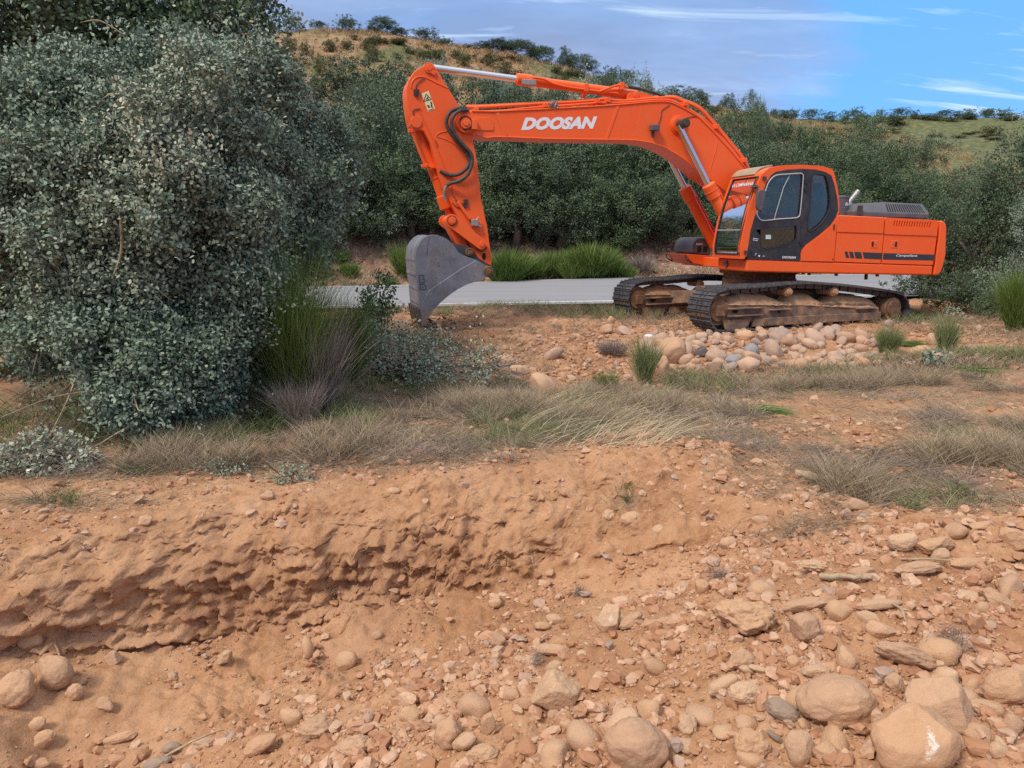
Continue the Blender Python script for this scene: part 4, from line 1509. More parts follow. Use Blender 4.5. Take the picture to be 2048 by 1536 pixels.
# plan: rounded back
n = len(cw)
ylist = [1.48, 1.44, 1.30, 1.0, .5, 0, -.5, -1.0, -1.30, -1.44, -1.48]
xmin = min(p[0] for p in cw)
for y in ylist:
    bulge = .28 * (1 - (abs(y) / 1.48) ** 2.2) - .0
    for x, z in cw:
        f_ = np.clip((-x - 2.25) / .35, 0, 1)
        vs.append((x - bulge * f_, y, z))
for r_ in range(len(ylist) - 1):
    for i in range(n):
        a, b_ = r_ * n + i, r_ * n + (i + 1) % n
        fs.append((a, b_, b_ + n, a + n))
fs.append(tuple(reversed(range(n))))
fs.append(tuple((len(ylist) - 1) * n + i for i in range(n)))
MB().add(vs, fs).build('counterweight', PAINT, EX, bevel=.03, smooth=30, seg=3)

# ---------------- engine hood on top
HD = .95
ht = z7((478, 520), (478, 420), (500, 345), (820, 320), (930, 322), (1500, 350), (1545, 385), (1605, 500), (1592, 552), (950, 540))
hp_ = U.poly(ht, HD)
hx = [p[0] for p in hp_]
zb_, ztp = min(p[1] for p in hp_), max(p[1] for p in hp_)
slot_f = []
# faceted cover: vertical lower band then sloping upper facet
def hv(px, py, Y):
    c = U(px, py, Y)
    return (c[0], Y, c[1])


outer_low = [hv(*p, HD) for p in z7((478, 520), (930, 538), (1592, 556))]
outer_mid = [hv(*p, HD) for p in z7((478, 455), (930, 478), (1605, 500))]
inner_top = [hv(*p, HD - .28) for p in z7((500, 345), (930, 322), (1505, 350))]
vs = outer_low + outer_mid + inner_top
mir = [(x, -y, z) for x, y, z in vs]
V_ = vs + mir
fs = [(0, 3, 4, 1), (1, 4, 5, 2), (3, 6, 7, 4), (4, 7, 8, 5), (6, 15, 16, 7), (7, 16, 17, 8), (9, 10, 13, 12), (10, 11, 14, 13), (12, 13, 16, 15), (13, 14, 17, 16), (0, 9, 12, 3), (3, 12, 15, 6), (2, 5, 14, 11), (5, 8, 17, 14)]
hood = MB().add(V_, fs).build('engine_hood', PLAST, EX, bevel=.02)
mb = MB()
q0, q1, q2, q3 = [Vector(v) for v in (outer_mid[1], outer_mid[2], inner_top[2], inner_top[1])]
nrm = (q1 - q0).cross(q3 - q0).normalized()
if nrm.y < 0: nrm = -nrm
for k in range(16):
    u = .06 + k * .80 / 15
    pts = []
    for uu, vv in ((u + .03, .10), (u + .055, .10), (u + .018, .85), (u - .008, .85)):
        a_ = q0.lerp(q1, uu)
        c_ = q3.lerp(q2, uu)
        pts.append(a_.lerp(c_, vv) + nrm * .003)
    o = len(mb.v)
    mb.add(pts + [p - nrm * .01 for p in pts], [(0, 1, 2, 3), (7, 6, 5, 4), (0, 4, 5, 1), (1, 5, 6, 2), (2, 6, 7, 3), (3, 7, 4, 0)])
mb.build('vent_slot', BLACK, hood, smooth=0)
mb = MB()
c = U(*z7((575, 440))[0], HD)
mb.box(c[0] - .06, c[0] + .04, HD - .02, HD + .03, c[1] - .10, c[1] + .09)
mb.build('hood_latch', HOSE, hood, bevel=.01)
# air pre-cleaner
c = U(*z7((385, 330))[0], .75)
zt0, zt1, zt2, zt3 = (U(*z7((385, y))[0], .75)[1] for y in (500, 400, 255, 222))
r_ = abs(U(*z7((290, 300))[0], .75)[0] - U(*z7((480, 300))[0], .75)[0]) / 2
mb = MB().tube([(c[0], .6, zt0 - .02), (c[0], .6, zt1), (c[0], .6, zt1 + .005), (c[0], .6, zt2 - .005), (c[0], .6, zt2), (c[0], .6, zt2 + .02), (c[0], .6, zt3)], [r_ * 1.04, r_ * 1.04, r_, r_ * .98, r_ * 1.06, r_ * 1.04, r_ * .35], 32)
ac = mb.build('air_cleaner', PLAST, EX, smooth=40)
mb = MB()
a, f = text_geo('turbo', .35, .02)
for_v = []
for p in a:
    ang = math.pi / 2 + .55 - p[0] * 1.15 - .95
    ang2 = math.pi / 2 - (p[0] - .35) * 1.3 * 1 + 0
    xx = -(p[0] * .24 - .02)
    yy = math.sqrt(max(r_ ** 2 - min(abs(xx), r_ * .99) ** 2, 0))
    for_v.append((c[0] + xx, .6 + yy + .006, zt1 + .035 + p[1] * .075))
mb.add(for_v, f).build('cleaner_lettering', WHITE, ac, smooth=0)
p0, p1 = hv(*z7((455, 270))[0], .3), hv(*z7((560, 165))[0], .3)
MB().tube([(p0[0] + .04, .3, p0[2] - .25), (p0[0] + .02, .3, p0[2] - .05), p1], [.05, .05, .055], 20).build('exhaust_pipe', STEELB, EX, smooth=40)

# ---------------- cab
CYN, CYF = 1.485, .47
near_prof = z6((400, 1268), (398, 1100), (438, 880), (505, 600), (598, 340), (655, 195), (700, 145), (760, 102), (900, 72), (1150, 60), (1400, 76), (1520, 100), (1575, 128), (1600, 200), (1640, 400), (1658, 560), (1650, 690), (1620, 760), (1550, 850), (1400, 975), (1230, 1105), (1180, 1160), (1160, 1225), (1155, 1292))
np_ = U.poly(near_prof, CYN)
door_out = z6((470, 1268), (478, 1180), (520, 900), (560, 760), (600, 640), (690, 372), (722, 288), (775, 200), (845, 150), (980, 124), (1180, 112), (1350, 122), (1480, 155), (1555, 198), (1598, 330), (1635, 520), (1640, 640), (1610, 730), (1540, 835), (1400, 955), (1225, 1085), (1172, 1150), (1152, 1215), (1145, 1290))
win1 = z6((715, 370), (740, 300), (790, 230), (860, 192), (980, 182), (1150, 172), (1180, 185), (1190, 220), (1172, 460), (1150, 680), (1130, 725), (1080, 742), (880, 755), (680, 775), (620, 740), (598, 690), (610, 640))
win2 = z6((1310, 200), (1330, 180), (1400, 182), (1465, 195), (1490, 225), (1520, 340), (1535, 480), (1530, 600), (1500, 700), (1420, 810), (1320, 895), (1275, 915), (1248, 890), (1250, 800), (1275, 600), (1290, 380))
win3 = z6((650, 890), (700, 885), (860, 850), (1100, 840), (1112, 900), (1105, 1010), (1070, 1048), (900, 1110), (720, 1135), (650, 1115), (645, 1050))
holes = [U.poly(w, CYN) for w in (win1, win2, win3)]
dop = U.poly(door_out, CYN)
cab = empty('cab')
cab.parent = EX
# near side orange surround = profile with the door opening cut out, door panel set in it
mb = MB().prism(np_, CYN, CYN - .05, [dop])
mb.build('cab_side_frame', PAINT, cab, bevel=.012)
door = MB().prism([(p[0], p[1]) for p in dop], CYN + .004, CYN - .04, holes).build('cab_door', DARK, cab, bevel=.006)
for w, nm in ((win1, 'door_window'), (win2, 'rear_side_window'), (win3, 'lower_door_window')):
    MB().prism(U.poly(w, CYN), CYN - .028, CYN - .022).build(nm, GLASS, door)
mb = MB()
w = spline(U.poly(win1, CYN), 4, closed=True)
mb.tube([(x, CYN + .008, z) for x, z in w + [w[0]]], .011, 6)
a, c, d = (U(*p, CYN) for p in z6((1025, 195), (945, 350), (825, 755)))
mb.tube([(a[0], CYN - .01, a[1]), (c[0], CYN - .01, c[1]), (d[0], CYN - .01, d[1])], .008, 6)
mb.build('window_trim', GREYT, door, split=True)
mb = MB()
w = spline(U.poly(win2, CYN), 4, closed=True)
mb.tube([(x, CYN + .004, z) for x, z in w + [w[0]]], .014, 6)
w = U.poly(win3, CYN)
mb.tube([(x, CYN + .004, z) for x, z in w + [w[0]]], .009, 6)
for q in (z6((1195, 250), (1180, 460), (1150, 720), (1160, 900), (1150, 1270)), z6((530, 1100), (560, 860), (650, 855), (760, 850)), z6((525, 1110), (590, 1110), (640, 1155), (900, 1130), (1080, 1060))):
    mb.tube([(x, CYN + .004, z) for x, z in spline(U.poly(q, CYN), 3)], .005, 5)
mb.build('window_seal', RUBBER, door)
text_on('door_lettering', 'DOOSAN', z6((920, 1258))[0], z6((1100, 1262))[0], 4.4, CYN + .004, WHITE, door, .3, .04)
mb = MB()
line_on(mb, z6((552, 1002), (618, 1012)), .010, CYN + .004)
line_on(mb, z6((548, 1022), (612, 1034)), .010, CYN + .004)
c = U(*z6((628, 1228))[0], CYN + .004)
mb.cyl((c[0], CYN, c[1]), (c[0], CYN + .012, c[1]), .016, 12)
line_on(mb, z6((575, 1218), (590, 1195), (600, 1200)), .008, CYN + .004)
line_on(mb, z6((675, 1235), (688, 1225), (700, 1235)), .007, CYN + .004)
mb.build('door_marking', WHITE, door, smooth=0)
mb = MB()
q = U.poly(z6((515, 1160), (530, 1215), (560, 1240), (590, 1225), (605, 1195)), CYN)
mb.tube([(x, CYN + .006, z) for x, z in spline(q, 4)], .006, 6)
for p in z6((1222, 285), (1222, 385), (450, 1180), (1155, 1060)):
    c = U(*p, CYN)
    mb.box(c[0] - .02, c[0] + .02, CYN, CYN + .03, c[1] - .03, c[1] + .03)
mb.build('door_hinge', RUBBER, door, bevel=.004, split=True)
# silver sticker inside lower window
MB().prism(U.poly(z6((712, 958), (780, 958), (780, 1012), (712, 1012)), CYN - .02), CYN - .02, CYN - .018).build('window_sticker', m_plain('pale_sticker', (.55, .75, .72), .6), door)
# roof, back and far wall: sweep of the profile
k0 = 5   # index where the roof starts
roofp = np_[5:15]
def strip_y(mb, pts, y0, y1, th=.04):
    pts = [np.array(p) for p in pts]
    n = len(pts)
    inn = []
    for i in range(n):
        a, c = pts[max(i - 1, 0)], pts[min(i + 1, n - 1)]
        d = (c - a) / np.linalg.norm(c - a)
        nn = np.array([-d[1], d[0]])
        inn.append(pts[i] + nn * th)
    cen_ = np.mean(np_, axis=0)
    if np.linalg.norm(inn[n // 2] - cen_) > np.linalg.norm(pts[n // 2] - cen_): inn = [2 * p - q for p, q in zip(pts, inn)]
    o = [(p[0], y0, p[1]) for p in pts] + [(p[0], y1, p[1]) for p in pts] + [(p[0], y0, p[1]) for p in inn] + [(p[0], y1, p[1]) for p in inn]
    fs = []
    for i in range(n - 1):
        fs += [(i, i + n, i + n + 1, i + 1), (2 * n + i, 2 * n + i + 1, 3 * n + i + 1, 3 * n + i), (i, i + 1, 2 * n + i + 1, 2 * n + i), (n + i, 3 * n + i, 3 * n + i + 1, n + i + 1)]
    fs += [(0, 2 * n, 3 * n, n), (n - 1, 2 * n - 1, 4 * n - 1, 3 * n - 1)]
    return mb.add(o, fs)


mb = MB()
strip_y(mb, spline(np_[6:13], 4), CYN - .051, CYF + .051)
mb.build('cab_roof', PAINT, cab)
# lower rear wall and rear window posts
mb = MB()
rz = [np_[13], np_[15], np_[17]]
strip_y(mb, [np_[12], np_[13], np_[14], np_[15], np_[16], np_[17]], CYN - .051, CYN - .17)
strip_y(mb, [np_[12], np_[13], np_[14], np_[15], np_[16], np_[17]], CYF + .17, CYF + .051)
mb.build('cab_rear_post', PAINT, cab)
mb = MB()
strip_y(mb, [np_[13], np_[14], np_[15], np_[16]], CYN - .171, CYF + .171, .008)
mb.build('rear_window', GLASS, cab)
zlow = np_[0][1]
mb = MB().box(np_[16][0], np_[16][0] + .04, CYN - .06, CYF + .06, zlow, np_[16][1])
mb.box(np_[16][0] + .041, np_[0][0] - .06, CYN - .06, CYF + .06, zlow, zlow + .05)
mb.build('cab_floor', DARK, cab)
fw = [w for w in np_]
fh = [(1.0 * (p[0] - .0), p[1]) for p in U.poly(z6((640, 300), (760, 180), (1450, 170), (1540, 400), (1540, 640), (560, 700)), CYN)]
MB().prism(np_, CYF + .05, CYF, [fh]).build('cab_wall', PAINT, cab, bevel=.01)
MB().prism(fh, CYF + .02, CYF + .026).build('side_window', GLASS, cab)
# front: frame bars + windscreen curved sheet
front = spline(np_[0:7], 5)
zs = [p[1] for p in front]
def fr_x(z): return float(np.interp(z, zs, [p[0] for p in front]))
ztop, zbot = np_[5][1] + .0, U(*z6((250, 1205))[0], .9)[1]
mb = MB()
ys2 = [CYN - .051, CYN - .13]
strip_y(mb, front, CYN - .051, CYN - .10, .05)
strip_y(mb, front, CYF + .10, CYF + .051, .05)
zl = [p for p in front if p[1] < zbot] + [(fr_x(zbot), zbot)]
strip_y(mb, zl, CYN - .101, CYF + .101, .05)
zu = [(fr_x(ztop - .01), ztop - .01)] + [p for p in front if p[1] > ztop]
strip_y(mb, zu, CYN - .101, CYF + .101, .05)
mb.build('windscreen_frame', PAINT, cab)
zg = [(fr_x(z) - .012, z) for z in np.linspace(zbot, ztop - .01, 16)]
mb = MB()
strip_y(mb, zg, CYN - .101, CYF + .101, .006)
ws = mb.build('windscreen', GLASS, cab, smooth=60)
zbar = U(*z6((280, 898))[0], .95)[1]
MB().tube([(fr_x(zbar) + .004, CYN - .10, zbar), (fr_x(zbar) + .004, CYF + .10, zbar)], .012, 6).build('windscreen_bar', GREYT, ws)
mb = MB()
for y in (CYN - .108, CYF + .108):
    mb.tube([(x + .014, y, z) for x, z in zg], .013, 6)
for z in (zbot + .01, ztop - .02):
    mb.tube([(fr_x(z) + .004, CYN - .1, z), (fr_x(z) + .004, CYF + .1, z)], .013, 6)
mb.build('window_seal', RUBBER, ws)
a, f = text_geo('LA CAMPAÑANA', .2, .01)
zt_ = ztop - .16
mb = MB()
mb.add([(fr_x(zt_ + p[1] * .07) + .006, CYF + .17 + p[0] * .70, zt_ + p[1] * .075) for p in a], f)
mb.build('windscreen_lettering', WHITE, ws, smooth=0)
# roof hatch visor (beige)
vis = U.poly(z6((440, 150), (455, 135), (560, 105), (700, 82), (850, 62), (880, 60), (740, 92), (620, 125), (470, 162)), .62)
mb = MB()
rt = spline(np_[5:9], 4)
strip_y(mb, [(p[0] + .01, p[1] + .035) for p in rt], CYN - .22, CYF + .02, .03)
mb.build('roof_hatch', m_plain('dusty_polycarbonate', (.36, .27, .18), .5, dirt=(.5, .38, .25), dirt_amt=.5), cab, bevel=.008)
# interior
sx = (U(*z6((1100, 700))[0], 1.0)[0])
zf_ = zlow + .05
seatm = m_plain('seat_fabric', (.05, .05, .055), .85)
mb = MB()
mb.box(sx - .30, sx + .25, .70, 1.22, zf_ + .42, zf_ + .55)
mb.box(sx - .2, sx + .15, .78, 1.14, zf_, zf_ + .42)
mb.add([(sx - .22, .72, zf_ + .5), (sx - .22, 1.2, zf_ + .5), (sx - .42, 1.18, zf_ + 1.12), (sx - .42, .74, zf_ + 1.12), (sx - .34, .72, zf_ + .5), (sx - .34, 1.2, zf_ + .5), (sx - .52, 1.18, zf_ + 1.12), (sx - .52, .74, zf_ + 1.12)], [(0, 1, 2, 3), (7, 6, 5, 4), (0, 4, 5, 1), (1, 5, 6, 2), (2, 6, 7, 3), (3, 7, 4, 0)])
mb.box(sx - .54, sx - .44, .82, 1.10, zf_ + 1.14, zf_ + 1.36)
mb.build('operator_seat', seatm, cab, bevel=.03)
mb = MB()
for y in (.62, 1.30):
    mb.box(sx - .1, sx + .35, y - .08, y + .08, zf_ + .1, zf_ + .62)
    mb.tube([(sx + .3, y, zf_ + .6), (sx + .38, y, zf_ + .86)], .02, 8)
mb.box(fr_x(zf_ + .5) - .35, fr_x(zf_ + .5) - .22, .55, .75, zf_ + .1, zf_ + .85)
mb.tube([(fr_x(zf_) - .45, .9, zf_), (fr_x(zf_) - .40, .9, zf_ + .55)], .015, 8)
mb.tube([(fr_x(zf_) - .45, 1.1, zf_), (fr_x(zf_) - .40, 1.1, zf_ + .55)], .015, 8)
mb.build('control_console', seatm, cab, bevel=.02, split=True)
c = U(*z6((1485, 430))[0], 1.25)
mb = MB().tube([(c[0], 1.25, c[1] - .12), (c[0], 1.25, c[1] - .08), (c[0], 1.25, c[1] + .05), (c[0], 1.25, c[1] + .14)], [.05, .065, .055, .02], 14)
mb.build('yellow_bottle', m_plain('yellow_cloth', (.75, .52, .05), .8), cab)
# mirror
mr = U.poly(z6((620, 395), (640, 378), (700, 382), (715, 400), (705, 500), (690, 600), (665, 650), (620, 645), (592, 600), (600, 480)), CYN + .18)
mir_ = MB().prism(mr, CYN + .19, CYN + .13).build('side_mirror', PLAST, cab, bevel=.02, seg=3)
mb = MB()
q = U.poly(z6((540, 345), (600, 345)), CYN + .05)
mb.tube([(q[0][0], CYN, q[0][1]), (q[1][0], CYN + .1, q[1][1]), (mr[1][0], CYN + .15, mr[1][1] - .05)], .012, 8)
q = U.poly(z6((590, 510), (585, 640), (640, 655)), CYN + .05)
mb.tube([(x, CYN + .08, z) for x, z in q], .008, 6)
c = U(*z6((562, 345))[0], CYN)
mb.box(c[0] - .05, c[0] + .03, CYN - .01, CYN + .05, c[1] - .03, c[1] + .03)
mb.build('mirror_arm', HOSE, mir_)
mb = MB()
q = U.poly(z6((660, 205), (610, 300), (540, 560), (470, 800), (400, 1050), (385, 1150), (398, 1195), (455, 1200)), CYN)
mb.tube([(x + .03, CYN - .04, z) for x, z in spline(q, 4)], .010, 6)
for p in z6((690, 235), (452, 1180)):
    c = U(*p, CYN)
    mb.box(c[0] - .03, c[0] + .03, CYN, CYN + .04, c[1] - .03, c[1] + .03)
mb.build('cab_handrail', HOSE, cab)

# ================================================================== stones
import bmesh
from mathutils import noise as mn


def m_stone(name, stops, white=None, dusty=.5):
    m, t, b = new_mat(name)
    v = obj_vec(t)
    oi = t.n('ShaderNodeObjectInfo')
    sh_ = t.n('ShaderNodeVectorMath', operation='ADD')
    t.t.links.new(v, sh_.inputs[0])
    t.t.links.new(t.math('MULTIPLY', oi.outputs['Random'], 37.0), sh_.inputs[1])
    w = sh_.outputs[0]
    c = t.ramp(oi.outputs['Random'], stops)
    n = t.noise(w, 1.6, 6, .65)
    c = t.mix(t.math('MULTIPLY', t.ramp(n, [(.4, (0, 0, 0)), (.62, (1, 1, 1))]), dusty), c, (.60, .355, .215))
    n2 = t.noise(w, 7, 5, .7)
    c = t.mix(t.math('MULTIPLY', t.ramp(n2, [(.32, (1, 1, 1)), (.46, (0, 0, 0))]), .28), c, (.42, .235, .14))
    c = t.mix(t.math('MULTIPLY', t.ramp(n2, [(.58, (0, 0, 0)), (.70, (1, 1, 1))]), .4), c, (.66, .48, .34))
    if white:
        dd = t.n('ShaderNodeVectorMath', operation='DISTANCE')
        t.t.links.new(t.scale(v, white[2]), dd.inputs[0])
        dd.inputs[1].default_value = tuple(a * b_ for a, b_ in zip(white[0], white[2]))
        q = t.math('ADD', t.math('DIVIDE', dd.outputs['Value'], white[1]), t.math('MULTIPLY', t.noise(v, 5, 6, .85), 2.6))
        c = t.mix(t.ramp(q, [(.0, (1, 1, 1)), (.98, (.9, .9, .9)), (1.0, (0, 0, 0))]) if False else t.ramp(t.math('MULTIPLY', q, .5), [(.74, (.85, .85, .85)), (.84, (0, 0, 0))]), c, (.76, .69, .61))
    setin(t, b, 'Base Color', c)
    b.inputs['Roughness'].default_value = .9
    b.inputs['Specular IOR Level'].default_value = .2
    p = bump(t, b, t.noise(w, 9, 6, .7), .45, .02)
    bump(t, b, t.noise(w, 40, 5, .75), .35, .006, p)
    return m


EARTHY = [(0, (.54, .32, .18)), (.35, (.60, .375, .22)), (.55, (.47, .29, .18)), (.8, (.64, .435, .275)), (1, (.44, .255, .15))]
ST_DUST = m_stone('dusty_stone', EARTHY)
ST_GREY = m_stone('grey_brown_stone', [(0, (.30, .23, .185)), (1, (.36, .27, .20))], dusty=.25)
ST_PILE = m_stone('river_cobble', [(0, (.50, .30, .185)), (.25, (.46, .30, .21)), (.45, (.36, .28, .235)), (.6, (.51, .335, .23)), (.78, (.23, .215, .22)), (.84, (.54, .38, .275)), (1, (.42, .31, .24))], dusty=.5)


def stone_mesh(seed, kind, sub):
    r_ = random.Random(seed)
    bm = bmesh.new()
    bmesh.ops.create_icosphere(bm, subdivisions=sub, radius=1)
    off = Vector((r_.uniform(-50, 50), r_.uniform(-50, 50), r_.uniform(-50, 50)))
    planes = []
    ncut = {'round': 3, 'block': 9, 'rough': 5, 'crumb': 6, 'flat': 4}[kind]
    for _ in range(ncut):
        n_ = Vector((r_.gauss(0, 1), r_.gauss(0, 1), r_.gauss(0, 1))).normalized()
        planes.append((n_, r_.uniform(.58, .82) if kind == 'block' else r_.uniform(.72, .92)))
    for v in bm.verts:
        p = v.co.copy()
        p *= 1 + .22 * mn.noise(p * .9 + off)
        for n_, d in planes:
            e = p.dot(n_) - d
            if e > 0: p -= n_ * e * (.93 if kind == 'block' else .75)
        d = p.normalized()
        a = {'round': .06, 'block': .055, 'rough': .12, 'crumb': .2, 'flat': .05}[kind]
        p += d * a * mn.fractal(p * 2.6 + off, .9, 2.0, 4 if sub > 3 else 3)
        if kind in ('rough', 'crumb'):
            p += d * .045 * mn.fractal(p * 8 + off, .8, 2.0, 3)
        else:
            p += d * .022 * mn.fractal(p * 7 + off, .8, 2.0, 3)
        v.co = p
    # normalise extents
    for ax in range(3):
        lo, hi = min(v.co[ax] for v in bm.verts), max(v.co[ax] for v in bm.verts)
        for v in bm.verts: v.co[ax] = (v.co[ax] - (lo + hi) / 2) / ((hi - lo) / 2)
    me = bpy.data.meshes.new('stone')
    bm.to_mesh(me)
    bm.free()
    me.polygons.foreach_set('use_smooth', [True] * len(me.polygons))
    return me


def stone(name, mesh, mat, loc, half, rot, label, group=None, cat='stone'):
    me = mesh
    if not me.materials: me.materials.append(mat)
    o = bpy.data.objects.new(name, me)
    COL.objects.link(o)
    if me.materials[0] != mat:
        o.material_slots[0].link = 'OBJECT'
        o.material_slots[0].material = mat
    o.location = loc
    o.rotation_euler = rot
    o.scale = half
    tag(o, label, cat, group)
    return o


def c7(x, y, w, h): return (1300 + x / 2.738, 980 + y / 2.738, w / 2.738, h / 2.738)
def c6(x, y, w, h): return (680 + x / 2.7625, 980 + y / 2.7625, w / 2.7625, h / 2.7625)
def c5(x, y, w, h): return (x / 2.695, 980 + y / 2.695, w / 2.695, h / 2.695)


